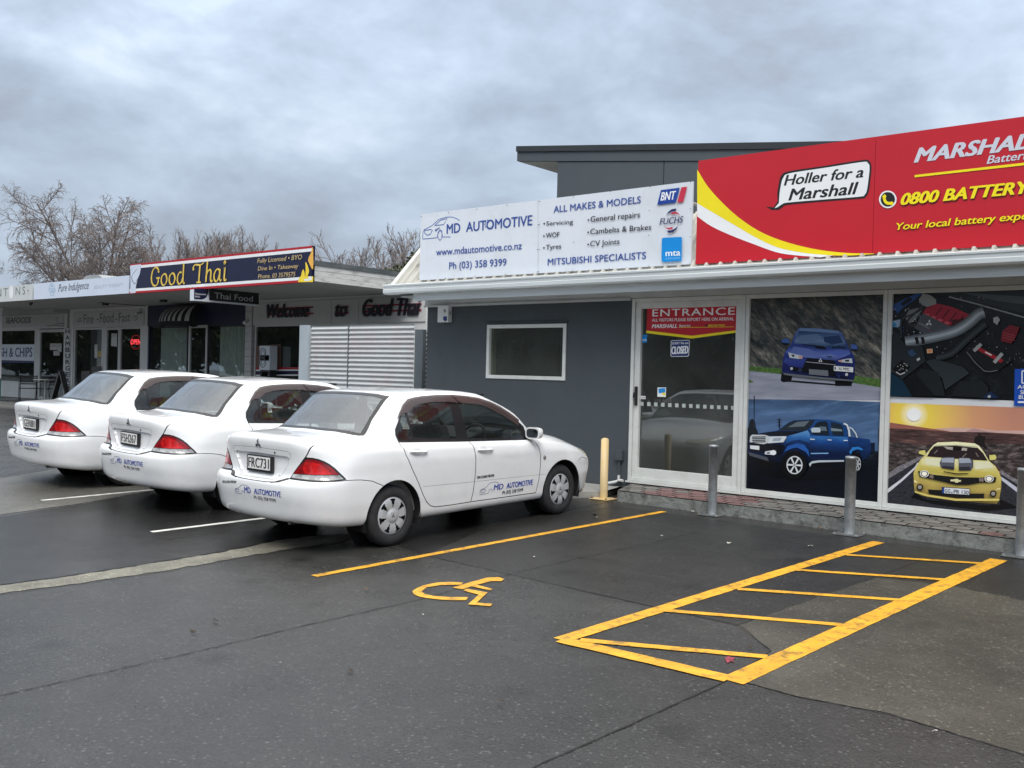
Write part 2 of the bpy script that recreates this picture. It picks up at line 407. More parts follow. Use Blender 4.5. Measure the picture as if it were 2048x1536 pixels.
    row([1.22,1.225,1.235,1.255,1.285,1.335,1.41,1.585,1.975,2.28,2.43,2.48,2.465,2.44,2.42,2.41],
        [0,.24,.40,.495,.54,.568,.585,.597,.603,.60,.583,.54,.465,.345,.19,0],
        [1.472,1.471,1.466,1.456,1.451,1.449,1.449,1.456,1.457,1.443,1.428,1.421,1.427,1.432,1.434,1.435])
    row([1.42,1.42,1.425,1.435,1.45,1.48,1.53,1.67,1.96,2.16,2.23,2.26,2.25,2.235,2.22,2.22],
        [0,.17,.28,.34,.365,.38,.39,.40,.40,.395,.38,.355,.31,.235,.13,0],
        [1.487,1.487,1.485,1.482,1.481,1.481,1.482,1.486,1.485,1.472,1.464,1.459,1.459,1.459,1.46,1.46])
    row([1.55,1.555,1.56,1.57,1.59,1.61,1.65,1.75,1.93,2.04,2.08,2.09,2.09,2.09,2.09,2.09],
        [0]*16,
        [1.494,1.494,1.494,1.494,1.494,1.494,1.495,1.495,1.49,1.484,1.48,1.479,1.479,1.479,1.479,1.479])
    return np.stack([np.array(U,float),np.array(V,float),np.array(W,float)],-1)   # (rows, cols, 3)

def spline_lines(P,n,sym=None):
    """P (k,m,3): k knots, m independent curves -> centripetal Hermite samples, n per span. sym: mirror v at the ends"""
    k=P.shape[0]
    if sym:
        a=P[1].copy(); a[:,1]*=-1; b=P[-2].copy(); b[:,1]*=-1
    else:
        a=2*P[0]-P[1]; b=2*P[-1]-P[-2]
    Q=np.concatenate([a[None],P,b[None]],0)
    d=np.maximum(np.linalg.norm(Q[1:]-Q[:-1],axis=-1),1e-4)**.75      # (k+1,m)
    out=[]
    for i in range(1,k):
        d0,d1,d2=d[i-1][:,None],d[i][:,None],d[i+1][:,None]
        p0,p1,p2,p3=Q[i-1],Q[i],Q[i+1],Q[i+2]
        m1=((p1-p0)/d0-(p2-p0)/(d0+d1)+(p2-p1)/d1)*d1
        m2=((p2-p1)/d1-(p3-p1)/(d1+d2)+(p3-p2)/d2)*d1
        L=np.linalg.norm(p2-p1,axis=-1,keepdims=True)
        for m in (m1,m2):
            s=np.linalg.norm(m,axis=-1,keepdims=True); m*=np.minimum(1,1.5*L/np.maximum(s,1e-9))
        for j in range(n):
            t=j/n; t2=t*t;t3=t2*t
            out.append((2*t3-3*t2+1)*p1+(t3-2*t2+t)*m1+(-2*t3+3*t2)*p2+(t3-t2)*m2)
    out.append(P[-1])
    return np.array(out)

def car_surface(nc=8,nr=5):
    R=car_rows()                                     # rows, cols
    C=spline_lines(R.transpose(1,0,2),nc,sym=True)   # fine cols, rows
    S=spline_lines(C.transpose(1,0,2),nr)            # fine rows, fine cols
    du=np.gradient(S,axis=1); dv=np.gradient(S,axis=0)
    N=np.cross(dv,du); N/=np.maximum(np.linalg.norm(N,axis=-1,keepdims=True),1e-9)
    N[:,0,1]=0;N[:,-1,1]=0
    N/=np.maximum(np.linalg.norm(N,axis=-1,keepdims=True),1e-9)
    return S,N

class Cutter:
    """polygon mesh in surface-parameter space; regions are cut out along exact outlines"""
    def __init__(s, S, N):
        nr, nc = S.shape[:2]; s.pos = [p for p in S.reshape(-1, 3)]; s.nrm = [p for p in N.reshape(-1, 3)]
        s.cr = [np.array((c, r), float) for r in range(nr) for c in range(nc)]
        s.F = []; s.T = []
        for r in range(nr-1):
            for c in range(nc-1):
                a = r*nc+c; q = [a, a+1, a+nc+1, a+nc]
                if r == nr-2: q = [a, a+1, a+nc]
                s.F.append(q); s.T.append('body')
    def coords(s, proj):
        if proj == 'side': return [(p[0], p[2]) for p in s.pos]
        if proj == 'back': return [(p[1], p[2]) for p in s.pos]
        if proj == 'wrap': return [(p[0]+p[1], p[2]) for p in s.pos]
        return [tuple(p) for p in s.cr]
    def cent(s, f, a=None):
        a = s.pos if a is None else a
        return sum(np.asarray(a[i]) for i in f)/len(f)
    def region(s, poly, proj, newtag, where=None, frm=None):
        q = s.coords(proj); xs = [p[0] for p in poly]; ys = [p[1] for p in poly]
        x0, x1, y0, y1 = min(xs), max(xs), min(ys), max(ys)
        cand = []; rest = []
        for f, t in zip(s.F, s.T):
            fx = [q[i][0] for i in f]; fy = [q[i][1] for i in f]
            ok = max(fx) > x0 and min(fx) < x1 and max(fy) > y0 and min(fy) < y1 and (frm is None or t in frm)
            if ok and where is not None: ok = where(s.cent(f), s.cent(f, s.nrm))
            (cand if ok else rest).append((f, t))
        n = len(poly)
        for k in range(n):
            a, b = poly[k], poly[(k+1) % n]; ex, ey = b[0]-a[0], b[1]-a[1]; L = math.hypot(ex, ey)
            if L < 1e-9: continue
            sx0, sx1, sy0, sy1 = min(a[0],b[0])-1e-6, max(a[0],b[0])+1e-6, min(a[1],b[1])-1e-6, max(a[1],b[1])+1e-6
            cache = {}; nx = []
            for f, t in cand:
                fx = [q[i][0] for i in f]; fy = [q[i][1] for i in f]
                if max(fx) < sx0 or min(fx) > sx1 or max(fy) < sy0 or min(fy) > sy1: nx.append((f, t)); continue
                d = [((q[i][0]-a[0])*ey-(q[i][1]-a[1])*ex)/L for i in f]
                if min(d) > -1e-6 or max(d) < 1e-6: nx.append((f, t)); continue
                P = []; Q = []; m = len(f)
                for i in range(m):
                    j = (i+1) % m; vi, vj, di, dj = f[i], f[j], d[i], d[j]
                    if di >= -1e-7: P.append(vi)
                    if di <= 1e-7: Q.append(vi)
                    if (di > 1e-7 and dj < -1e-7) or (di < -1e-7 and dj > 1e-7):
                        key = (min(vi, vj), max(vi, vj))
                        if key not in cache:
                            w = di/(di-dj); cache[key] = len(s.pos)
                            s.pos.append(s.pos[vi]*(1-w)+s.pos[vj]*w)
                            nn = s.nrm[vi]*(1-w)+s.nrm[vj]*w; s.nrm.append(nn/max(np.linalg.norm(nn), 1e-9))
                            s.cr.append(s.cr[vi]*(1-w)+s.cr[vj]*w)
                            q.append((q[vi][0]*(1-w)+q[vj][0]*w, q[vi][1]*(1-w)+q[vj][1]*w))
                        P.append(cache[key]); Q.append(cache[key])
                for z in (P, Q):
                    if len(z) > 2: nx.append((z, t))
            cand = nx
        def inside(x, y):
            c = False; j = n-1
            for i in range(n):
                if (poly[i][1] > y) != (poly[j][1] > y) and x < (poly[j][0]-poly[i][0])*(y-poly[i][1])/(poly[j][1]-poly[i][1])+poly[i][0]: c = not c
                j = i
            return c
        out = []
        for f, t in cand:
            x = sum(q[i][0] for i in f)/len(f); y = sum(q[i][1] for i in f)/len(f)
            out.append((f, newtag if inside(x, y) else t))
        both = rest+out; s.F = [f for f, t in both]; s.T = [t for f, t in both]
    def strip(s, pts, proj, w, where=None, frm=None, newtag='gap'):
        for a, b in zip(pts[:-1], pts[1:]):
            dx, dy = b[0]-a[0], b[1]-a[1]; L = math.hypot(dx, dy)
            if L < 1e-6: continue
            nx, ny = -dy/L*w/2, dx/L*w/2; e = .3*w/L
            a2 = (a[0]-dx*e, a[1]-dy*e); b2 = (b[0]+dx*e, b[1]+dy*e)
            s.region([(a2[0]+nx, a2[1]+ny), (a2[0]-nx, a2[1]-ny), (b2[0]-nx, b2[1]-ny), (b2[0]+nx, b2[1]+ny)], proj, newtag, where, frm)

VS = 1.09                                            # body width scale
def c_cent(cut, tags):
    P = [cut.pos[i] for f, t in zip(cut.F, cut.T) if t in tags for i in f]; c = sum(P)/len(P); c[1] = 0; return c
def surf_mesh(name, parts, mats, parent, sides=(1, -1)):
    """parts: list of (cutter, tag set, offset along the normal, material index); right half mirrored to the left"""
    vs = []; ns = []; fs = []; mi = []
    for cut, tags, off, m in parts:
        for sg in sides:
            rm = {}
            for f, t in zip(cut.F, cut.T):
                if t not in tags: continue
                g = []
                for i in f:
                    if i not in rm:
                        rm[i] = len(vs); p = cut.pos[i]+cut.nrm[i]*off; nn = cut.nrm[i]
                        vs.append((p[1]*VS*sg, p[0], p[2])); k = np.array((nn[1]/VS*sg, nn[0], nn[2])); ns.append(tuple(k/max(np.linalg.norm(k), 1e-9)))
                    g.append(rm[i])
                a, b, c = (np.array(vs[i]) for i in (g[0], g[1], g[2])); fn = np.cross(b-a, c-a)
                if len(g) > 3: fn = fn+np.cross(c-a, np.array(vs[g[3]])-a)
                if fn@(np.array(ns[g[0]])+np.array(ns[g[1]])+np.array(ns[g[2]])) < 0: g = g[::-1]
                fs.append(tuple(g)); mi.append(m)
        if abs(off) > .01:                                # side walls of a deep inset
            E = {}
            for f, t in zip(cut.F, cut.T):
                if t in tags:
                    for i in range(len(f)): k = (min(f[i], f[i-1]), max(f[i], f[i-1])); E[k] = E.get(k, 0)+1
            for sg in sides:
                for (i, j), n_ in E.items():
                    if n_ != 1 or (abs(cut.pos[i][1]) < 1e-4 and abs(cut.pos[j][1]) < 1e-4): continue
                    W = []
                    for i_, o_ in ((i, 0), (j, 0), (j, off), (i, off)):
                        p = cut.pos[i_]+cut.nrm[i_]*o_; W.append(np.array((p[1]*VS*sg, p[0], p[2])))
                    cc = c_cent(cut, tags); g = np.cross(W[1]-W[0], W[3]-W[0]); g /= max(np.linalg.norm(g), 1e-12)
                    if g@(np.array((0, cc[0], cc[2]))-W[0]) < 0: g = -g; W = W[::-1]
                    b0 = len(vs); vs += [tuple(w) for w in W]; ns += [tuple(g)]*4; fs.append((b0, b0+1, b0+2, b0+3)); mi.append(m)
    me = bpy.data.meshes.new(name); me.from_pydata(vs, [], fs)
    for m in (mats if isinstance(mats, (list, tuple)) else [mats]): me.materials.append(m)
    me.polygons.foreach_set('material_index', mi); me.polygons.foreach_set('use_smooth', [True]*len(fs))
    me.normals_split_custom_set_from_vertices(ns); me.update()
    return link(name, me, parent)

def make_car():
    """saloon built in its own space: x to the right, y forward from the rear bumper, z up"""
    S, N = car_surface(8, 5)
    cut = Cutter(S, N)
    side = lambda c, n: c[1] > .55 and abs(n[1]) > .25
    # ---- side windows
    DLO = [(1.105,.995),(1.088,1.06),(1.10,1.12),(1.195,1.24),(1.295,1.345),(1.36,1.383),(1.43,1.402),(1.532,1.415),(1.677,1.422),(1.826,1.423),(1.98,1.419),(2.17,1.404),(2.365,1.378),(2.536,1.332),(2.693,1.27),(2.834,1.20),(2.96,1.128),(3.07,1.05),(3.09,.905),(3.024,.904),(2.663,.919),(1.982,.948)]
    cut.region(DLO, 'side', 'frame', side)
    qg = [(1.125,1.012),(1.112,1.065),(1.125,1.11),(1.215,1.235),(1.262,1.285),(1.291,1.022)]
    rg = [(1.318,1.020),(1.296,1.315),(1.39,1.372),(1.50,1.388),(1.68,1.397),(1.86,1.395),(1.915,1.385),(1.928,.985)]
    fg = [(2.10,.973),(2.05,1.372),(2.17,1.372),(2.34,1.350),(2.50,1.302),(2.70,1.222),(2.86,1.135),(2.985,1.045),(3.0,.934)]
    for nm, P in (('quarter', qg), ('glass_rear', rg), ('glass_front', fg)): cut.region(P, 'side', nm, side, {'frame'})
    # ---- rear window and windscreen
    back = lambda c, n: c[0] < 1.6 and c[2] > 1.04
    cut.region([(-.01,1.108),(.40,1.100),(.50,1.090),(.605,1.069),(.632,1.07),(.59,1.20),(.545,1.435),(.40,1.455),(.2,1.462),(-.01,1.463)], 'back', 'rw_frame', back, {'body'})
    cut.region([(-.01,1.128),(.40,1.121),(.50,1.112),(.592,1.093),(.557,1.22),(.512,1.415),(.38,1.434),(.2,1.441),(-.01,1.442)], 'back', 'rear_glass', back, {'rw_frame'})
    front = lambda c, n: c[0] > 2.2 and c[2] > .9
    cut.region([(-.01,1.005),(.25,.995),(.46,.975),(.60,.955),(.675,.95),(.63,1.2),(.535,1.385),(.36,1.405),(-.01,1.412)], 'back', 'ws_frame', front, {'body'})
    cut.region([(-.01,1.04),(.25,1.03),(.46,1.01),(.60,.99),(.635,.985),(.60,1.19),(.51,1.365),(.36,1.382),(-.01,1.39)], 'back', 'windscreen', front, {'ws_frame'})
    # ---- wheel arches
    for u in (1.0, 3.615):
        cut.region([(u+.352*math.cos(R(a)), .293+.352*math.sin(R(a))) for a in range(0, 360, 8)], 'side', 'hole', lambda c, n: c[1] > .5 and c[2] < .8)
    cut.region([(.6,-.1),(.6,.0),(1.4,.0),(1.4,-.1)], 'side', 'hole')
    # ---- tail lamp (unrolled round the corner: x = u+v)
    rear = lambda c, n: c[0] < .95
    lamp = [(.530,.700),(.585,.765),(.636,.818),(.70,.868),(.742,.905),(.83,.902),(.90,.892),(.97,.872),(1.036,.845),(1.10,.808),(1.156,.767),(1.20,.735),(1.242,.701),(1.08,.692),(.911,.690)]
    cut.region(lamp, 'wrap', 'lamp_rim', rear, {'body'})
    cut.region([(.582,.750),(.608,.775),(.654,.818),(.708,.857),(.749,.889),(.83,.887),(.893,.877),(.958,.857),(1.024,.830),(1.084,.796),(1.132,.762),(1.148,.750)], 'wrap', 'lamp_red', rear, {'lamp_rim'})
    cut.region([(.70,.80),(.73,.86),(.83,.862),(.92,.845),(1.0,.80),(1.06,.752),(.74,.746)], 'wrap', 'lamp_bright', rear, {'lamp_red'})
    cut.region([(.550,.710),(.576,.744),(1.155,.745),(1.205,.708),(1.08,.702),(.911,.700)], 'wrap', 'lamp_clear', rear, {'lamp_rim'})
    # ---- rear bumper, boot lid, bonnet, doors
    bl = [(-.05,.652),(.20,.654),(.33,.662),(.43,.682),(.50,.6985),(.911,.690),(1.08,.691),(1.255,.694),(1.34,.690),(1.42,.684),(1.55,.662),(1.70,.600),(1.75,.1),(-.05,.1)]
    cut.region(bl, 'wrap', 'bumper', rear, {'body'})
    cut.strip(bl[:12], 'wrap', .007, rear, {'body', 'bumper'})
    lidline = [(.258,.655),(.36,.668),(.432,.698),(.507,.809),(.588,.911),(.606,.945),(.628,1.012)]
    backf = lambda c, n: c[0] < .24
    cut.region([(-.05,.652)]+lidline+[(-.05,1.10)], 'back', 'lid', backf, {'body'})
    cut.strip(lidline, 'back', .010, backf, {'body', 'lid', 'bumper'})
    deck = lambda c, n: n[2] > .5 and c[0] < .9
    def cr(p):
        d = ((S-np.array(p))**2).sum(-1); r, c = np.unravel_index(d.argmin(), d.shape)
        best = (float(c), float(r))
        for _ in range(12):                              # refine inside the neighbouring quads
            c0 = min(max(int(best[0]), 0), S.shape[1]-2); r0 = min(max(int(best[1]), 0), S.shape[0]-2)
            a, b, e, g = S[r0,c0], S[r0,c0+1], S[r0+1,c0], S[r0+1,c0+1]; x, y = best[0]-c0, best[1]-r0
            P = (a*(1-x)+b*x)*(1-y)+(e*(1-x)+g*x)*y; Jx = (b-a)*(1-y)+(g-e)*y; Jy = (e-a)*(1-x)+(g-b)*x
            J = np.stack([Jx, Jy], 1); dd = np.linalg.lstsq(J, np.array(p)-P, rcond=None)[0]
            best = (min(max(best[0]+float(np.clip(dd[0],-1,1)), 0), S.shape[1]-1.001), min(max(best[1]+float(np.clip(dd[1],-1,1)), 0), S.shape[0]-1.001))
        return best
    dl = [cr(p) for p in ((.2,.628,1.012),(.30,.638,1.022),(.451,.645,1.036),(.60,.640,1.047),(.745,.631,1.056))]
    dl.append((dl[-1][0], dl[-1][1]+1.2))
    cut.region([(0, 37), (dl[0][0], 37)]+dl+[(0, dl[-1][1])], 'cr', 'lid', None, {'body'})
    cut.strip(dl, 'cr', .14, None, {'body', 'lid'})
    # bonnet
    hl = [cr(p) for p in ((4.20,.62,.73),(4.0,.66,.79),(3.75,.70,.84),(3.5,.725,.885),(3.28,.735,.905))]
    cut.region([(119.99, hl[0][1])]+hl+[(119.99, hl[-1][1]+3)], 'cr', 'bonnet', None, {'body'})
    cut.strip(hl, 'cr', .14, None, {'body', 'bonnet'})
    cut.strip([(119.9, hl[0][1]), hl[0]], 'cr', .14, None, {'body', 'bonnet'})
    # doors
    rr = [(1.108,.992),(1.135,.88),(1.215,.729),(1.308,.579),(1.377,.456),(1.43,.384),(1.485,.34),(1.554,.318)]
    mid = [(2.10,.945),(2.118,.858),(2.128,.762),(2.127,.625),(2.119,.515),(2.101,.393),(2.076,.313)]
    fr = [(3.135,.905),(3.165,.850),(3.185,.79),(3.20,.72),(3.20,.607),(3.185,.46),(3.145,.300)]
    sf = {'body', 'door_rear', 'door_front', 'bumper'}
    cut.region(rr+[(1.807,.312),(2.076,.313)]+mid[::-1]+[(1.982,.949),(1.5,.97)], 'side', 'door_rear', side, {'body'})
    cut.region(mid+[(2.6,.306),(3.145,.300)]+fr[::-1]+[(3.09,.905),(2.6,.92)], 'side', 'door_front', side, {'body'})
    cut.strip(rr+[(1.807,.312),(2.076,.313),(2.6,.306),(3.145,.300)], 'side', .009, side, sf)
    cut.strip(mid, 'side', .010, side, sf); cut.strip(fr, 'side', .009, side, sf)
    for a, b in (((1.372,.5435),(2.112,.5225)), ((2.130,.5222),(3.176,.5035)), ((3.196,.503),(3.296,.499))):
        cut.strip([a, b], 'side', .0045, side, sf, 'crease')
    # front bumper and headlamp
    fwd = lambda c, n: c[0] > 3.6
    cut.region([(3.70,.60),(3.90,.60),(4.02,.635),(4.20,.60),(4.6,.60),(4.6,.1),(3.70,.1)], 'side', 'front_bumper', lambda c, n: c[0] > 3.95 or (c[0] > 3.7 and c[1] > .3), {'body'})
    cut.strip([(3.93,.61),(4.02,.642),(4.20,.605)], 'side', .006, lambda c, n: c[0] > 3.8 and c[1] > .5)
    hlp = [cr(p) for p in ((3.98,.79,.735),(4.08,.775,.70),(4.17,.75,.64),(4.32,.62,.615),(4.36,.45,.62),(4.34,.45,.68),(4.22,.62,.71),(4.08,.72,.745))]
    cut.region(hlp, 'cr', 'headlamp', None, {'body', 'front_bumper', 'gap', 'bonnet'})
    # number plate recess in the lid
    rec = [(-.01,.905),(.375,.898),(.405,.885),(.40,.86),(.345,.78),(.285,.705),(.245,.688),(-.01,.686)]
    cut.strip([(-.01,.957),(.28,.952),(.40,.945),(.432,.925),(.425,.90),(.372,.81),(.298,.70),(.25,.677),(-.01,.674)], 'back', .005, lambda c, n: c[0] < .2 and c[1] < .5, {'lid'}, 'crease')
    cut.region(rec, 'back', 'recess', lambda c, n: c[0] < .2 and c[1] < .5, {'lid', 'crease'})
    # ---- meshes
    root = thing('parked_car', (0,0,0), None, None)
    surf_mesh('body', [(cut, {'body'}, 0, 0), (cut, {'gap'}, -.004, 1), (cut, {'crease'}, -.001, 2), (cut, {'frame', 'rw_frame', 'ws_frame'}, -.001, 3)], [paint, gap_dark, mat('crease_shade', (.42,.43,.44), .5, var=0), black_trim], root)
    surf_mesh('rear_bumper', [(cut, {'bumper'}, 0, 0)], [paint], root)
    surf_mesh('front_bumper', [(cut, {'front_bumper'}, 0, 0)], [paint], root)
    lid = surf_mesh('boot_lid', [(cut, {'lid'}, 0, 0), (cut, {'recess'}, -.016, 0)], [paint], root)
    surf_mesh('bonnet', [(cut, {'bonnet'}, 0, 0)], [paint], root)
    surf_mesh('rear_window', [(cut, {'rear_glass'}, -.003, 0)], [glass('rear_glass', (.66,.72,.72), 1.5)], root)
    surf_mesh('windscreen', [(cut, {'windscreen'}, -.003, 0)], [car_glass], root)
    doors = {}
    for sg in (1, -1):
        for nm, gl in (('door_rear', 'glass_rear'), ('door_front', 'glass_front')):
            d = surf_mesh('door', [(cut, {nm}, 0, 0)], [paint], root, (sg,)); doors[(nm, sg)] = d
            surf_mesh('window', [(cut, {gl}, -.003, 0)], [car_glass], d, (sg,))
        surf_mesh('quarter_window', [(cut, {'quarter'}, -.003, 0)], [car_glass], root, (sg,))
        surf_mesh('tail_light', [(cut, {'lamp_rim'}, .001, 0), (cut, {'lamp_red'}, .004, 1), (cut, {'lamp_bright'}, .004, 2), (cut, {'lamp_clear'}, .003, 3)], [black_trim, red_dark, red_lens, clear_lens], root, (sg,))
        surf_mesh('headlight', [(cut, {'headlamp'}, .002, 0)], [mat('headlight_lens', (.55,.56,.46), .2, var=.2, coat=1.0)], root, (sg,))
    # smoked wind deflectors over the side windows
    dcut = Cutter(S, N)
    dcut.region([(1.16,1.22),(1.195,1.265),(1.275,1.352),(1.35,1.398),(1.44,1.414),(1.55,1.424),(1.75,1.430),(1.955,1.428),(2.03,1.345),(1.876,1.362),(1.66,1.364),(1.506,1.352),(1.392,1.323),(1.30,1.27),(1.235,1.262)], 'side', 'v', side)
    dcut.region([(1.972,1.428),(2.17,1.412),(2.365,1.386),(2.536,1.341),(2.693,1.279),(2.834,1.209),(2.975,1.125),(2.935,1.06),(2.69,1.19),(2.46,1.288),(2.34,1.318),(2.08,1.345),(2.03,1.36)], 'side', 'w', side)
    for sg in (1, -1):
        surf_mesh('wind_deflector', [(dcut, {'v'}, .016, 0)], [visor_mat], root, (sg,)); surf_mesh('wind_deflector', [(dcut, {'w'}, .016, 0)], [visor_mat], root, (sg,))
    # ---- ray-cast helper on the finished surface (car space)
    V = []; F = []
    for sg in (1, -1):
        b = len(V); V += [(p[1]*VS*sg, p[0], p[2]) for p in S.reshape(-1, 3)]; nc = S.shape[1]
        for r in range(S.shape[0]-1):
            for c in range(nc-1): F.append((b+r*nc+c, b+r*nc+c+1, b+(r+1)*nc+c+1, b+(r+1)*nc+c))
    bvh = BVHTree.FromPolygons([Vector(v) for v in V], F)
    def on_back(x, z, off=.002):
        h = bvh.ray_cast(Vector((x, -1, z)), Vector((0, 1, 0)))[0]; return Vector((x, (h.y if h else .1)-off, z))
    def on_side(y, z, off=.002, sg=1):
        h = bvh.ray_cast(Vector((2*sg, y, z)), Vector((-sg, 0, 0)))[0]; return Vector((((h.x if h else .85*sg))+off*sg, y, z))
    def lettering(mb, txt, bl, w, cap, f, bold=0.0, shear=0.0, rise=0.0, mi=0, flip=1):
        v, fs, tw = text_geo(txt, 0, shear); k = w/tw
        for j, o in enumerate((-bold, 0, bold) if bold > .004 else (0,)):
            mb.add([f(bl[0]+flip*(p[0]*k+o*cap*1.3), bl[1]+p[1]*cap+rise*p[0]*k, .002+.0004*j) for p in v], fs, mi)
    def outline(mb, path, w, f, mi=0):
        v, fs = stroke_geo(path, w); mb.add([f(*p) for p in v], fs, mi)
    logo = [smooth2([(0,.0),(.0,.35),(.12,.5),(.36,.60),(.52,.85),(.62,.95),(.85,1.0),(1.05,.96),(1.25,.82)]), [(0,0),(.52,.02)], smooth2([(.05,.42),(.08,.22),(.22,.18),(.34,.28),(.33,.42),(.05,.42)]), smooth2([(.56,.02),(.57,.2),(.66,.38),(.78,.30),(.8,.05)])]
    mk = MB()
    lettering(mk, 'MD', (-.118,.523), .105, .054, on_back, .032, rise=.012, mi=0)
    lettering(mk, 'AUTOMOTIVE', (.045,.526), .40, .053, on_back, .032, rise=.012, mi=0)
    lettering(mk, 'Ph (03) 358 9399', (.03,.478), .335, .030, on_back, .022, rise=.0, mi=1)
    lettering(mk, 'ON LOAN FROM:', (-.53,.572), .27, .026, on_back, .05, .25, rise=.09, mi=1)
    for p in logo: outline(mk, [(-.285+q[0]*.20, .500+q[1]*.094) for q in p], .0045, on_back, 2)
    mk.build('bumper_lettering', [blue_ink, black_ink, grey_ink], root)
    mk = MB()
    lettering(mk, 'MD', (2.427,.400), .155, .060, on_side, .032, .12, mi=0)
    lettering(mk, 'AUTOMOTIVE', (2.635,.399), .445, .060, on_side, .032, .12, mi=0)
    lettering(mk, 'Ph (03) 358 9399', (2.572,.340), .345, .036, on_side, .022, .12, mi=1)
    lettering(mk, 'ON LOAN FROM:', (2.151,.550), .272, .028, on_side, .05, .12, mi=1)
    for p in logo: outline(mk, [(2.213+q[0]*.24, .375+q[1]*.115) for q in p], .005, on_side, 2)
    mk.build('door_lettering', [blue_ink, black_ink, grey_ink], doors[('door_front', 1)])
    # badge: three lozenges
    mk = MB(); cz = .992
    for a in (90, 210, 330):
        ca, sa = math.cos(R(a)), math.sin(R(a)); q = []
        for l, t in ((0,0),(.025,.0145),(.050,0),(.025,-.0145)):
            q.append((ca*l-sa*t, cz+sa*l+ca*t))
        mk.prism([on_back(x, z, .003) for x, z in q], (0,-.006,0))
    mk.build('badge', [chrome], lid)
    kh = on_back(.245, .925, .0); MB().lathe([(0,-.003),(.011,-.003),(.012,.004)], kh, 'y', 12).build('lock', [mat('lock_metal', (.12,.12,.13), .3, metal=.8)], lid)
    # plate (its frame; the number is added per car)
    y0 = on_back(0, .80).y-.006
    pf = MB(); pf.box(-.205,.205,y0-.012,y0+.02,.722,.878); pf.build('plate_holder', [black_trim], root, bevel=.004)
    # handles with recesses
    for sg in (1, -1):
        for nm, u0, u1, w0, w1 in (('door_rear',1.19,1.42,.905,.886), ('door_front',2.16,2.395,.856,.842)):
            m = MB(); n = 9; path = []
            for i in range(n+1):
                t = i/n; p = on_side(u0+(u1-u0)*t, w0+(w1-w0)*t, .012+.014*math.sin(math.pi*min(1,max(0,t)))**.5, sg); path.append(p)
            m.tube(path, [.009]+[.0125]*(n-1)+[.009], 8)
            m.build('handle', [paint], doors[(nm, sg)])
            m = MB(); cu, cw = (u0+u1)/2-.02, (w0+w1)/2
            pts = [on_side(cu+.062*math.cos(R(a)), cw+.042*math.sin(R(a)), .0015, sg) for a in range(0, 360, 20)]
            m.poly(pts if sg > 0 else pts[::-1]); m.build('handle_recess', [mat('recess_shade', (.60,.61,.62), .5, var=.02)], doors[(nm, sg)])  # flat patch; its greyer colour puts in the shade of the handle hollow
    # mirrors
    for sg in (1, -1):
        m = MB(); c = Vector((.93*sg, 3.10, .985)); prof = []
        vs = []; fs = []
        nu, nv = 14, 9
        for j in range(nv):
            t = j/(nv-1); yy = 3.035+.13*t; sc = math.sqrt(max(0, 1-(t*.96)**2.6)) if t > 0 else 1
            for k in range(nu):
                a = 2*math.pi*k/nu; e = lambda x: math.copysign(abs(x)**.55, x)
                vs.append((c.x+sg*.105*sc*e(math.cos(a)), yy, c.z+.068*sc*e(math.sin(a))))
        for j in range(nv-1):
            for k in range(nu): fs.append((j*nu+k, j*nu+(k+1) % nu, (j+1)*nu+(k+1) % nu, (j+1)*nu+k))
        m.add(vs, fs, 0, True); m.add(vs[-nu:], [tuple(range(nu))], 0)
        m.add([(v[0]*.999+.001*c.x, v[1], v[2]) for v in vs[:nu]], [tuple(range(nu))], 0)
        m.tube([(.76*sg,3.08,.925),(.80*sg,3.09,.93),(.86*sg,3.10,.945)], [.04,.032,.028], 8, 1)
        mr = m.build('wing_mirror', [paint, black_trim], root)
        g = MB(); e = lambda x: math.copysign(abs(x)**.55, x)
        g.poly([(c.x+sg*.084*e(math.cos(2*math.pi*k/nu)), 3.032, c.z+.050*e(math.sin(2*math.pi*k/nu))) for k in range(nu)]); g.build('mirror_glass', [mirror_glass], mr)
    # small lamps, exhaust, aerial
    p = on_side(3.274,.693,0); MB().lathe([(.0,.006),(.022,.005),(.026,.0)], p, 'x', 14).build('side_repeater', [mat('repeater', (.22,.20,.18), .25, coat=1)], root)
    m = MB(); m.tube([(.46,.10,.295),(.46,.30,.285),(.45,.6,.27)], .026, 12); m.build('exhaust_pipe', [mat('exhaust_metal', (.10,.09,.085), .5, metal=.7)], root)
    m = MB(); m.box(.515,.585,2.50,2.60,1.405,1.428); m.tube([(.55,2.55,1.42),(.55,2.22,1.70)], [.0018,.0009], 5); m.build('aerial', [black_trim], root)
    # ---- wheels
    Rt = .300; hc = Cutter.__new__(Cutter)
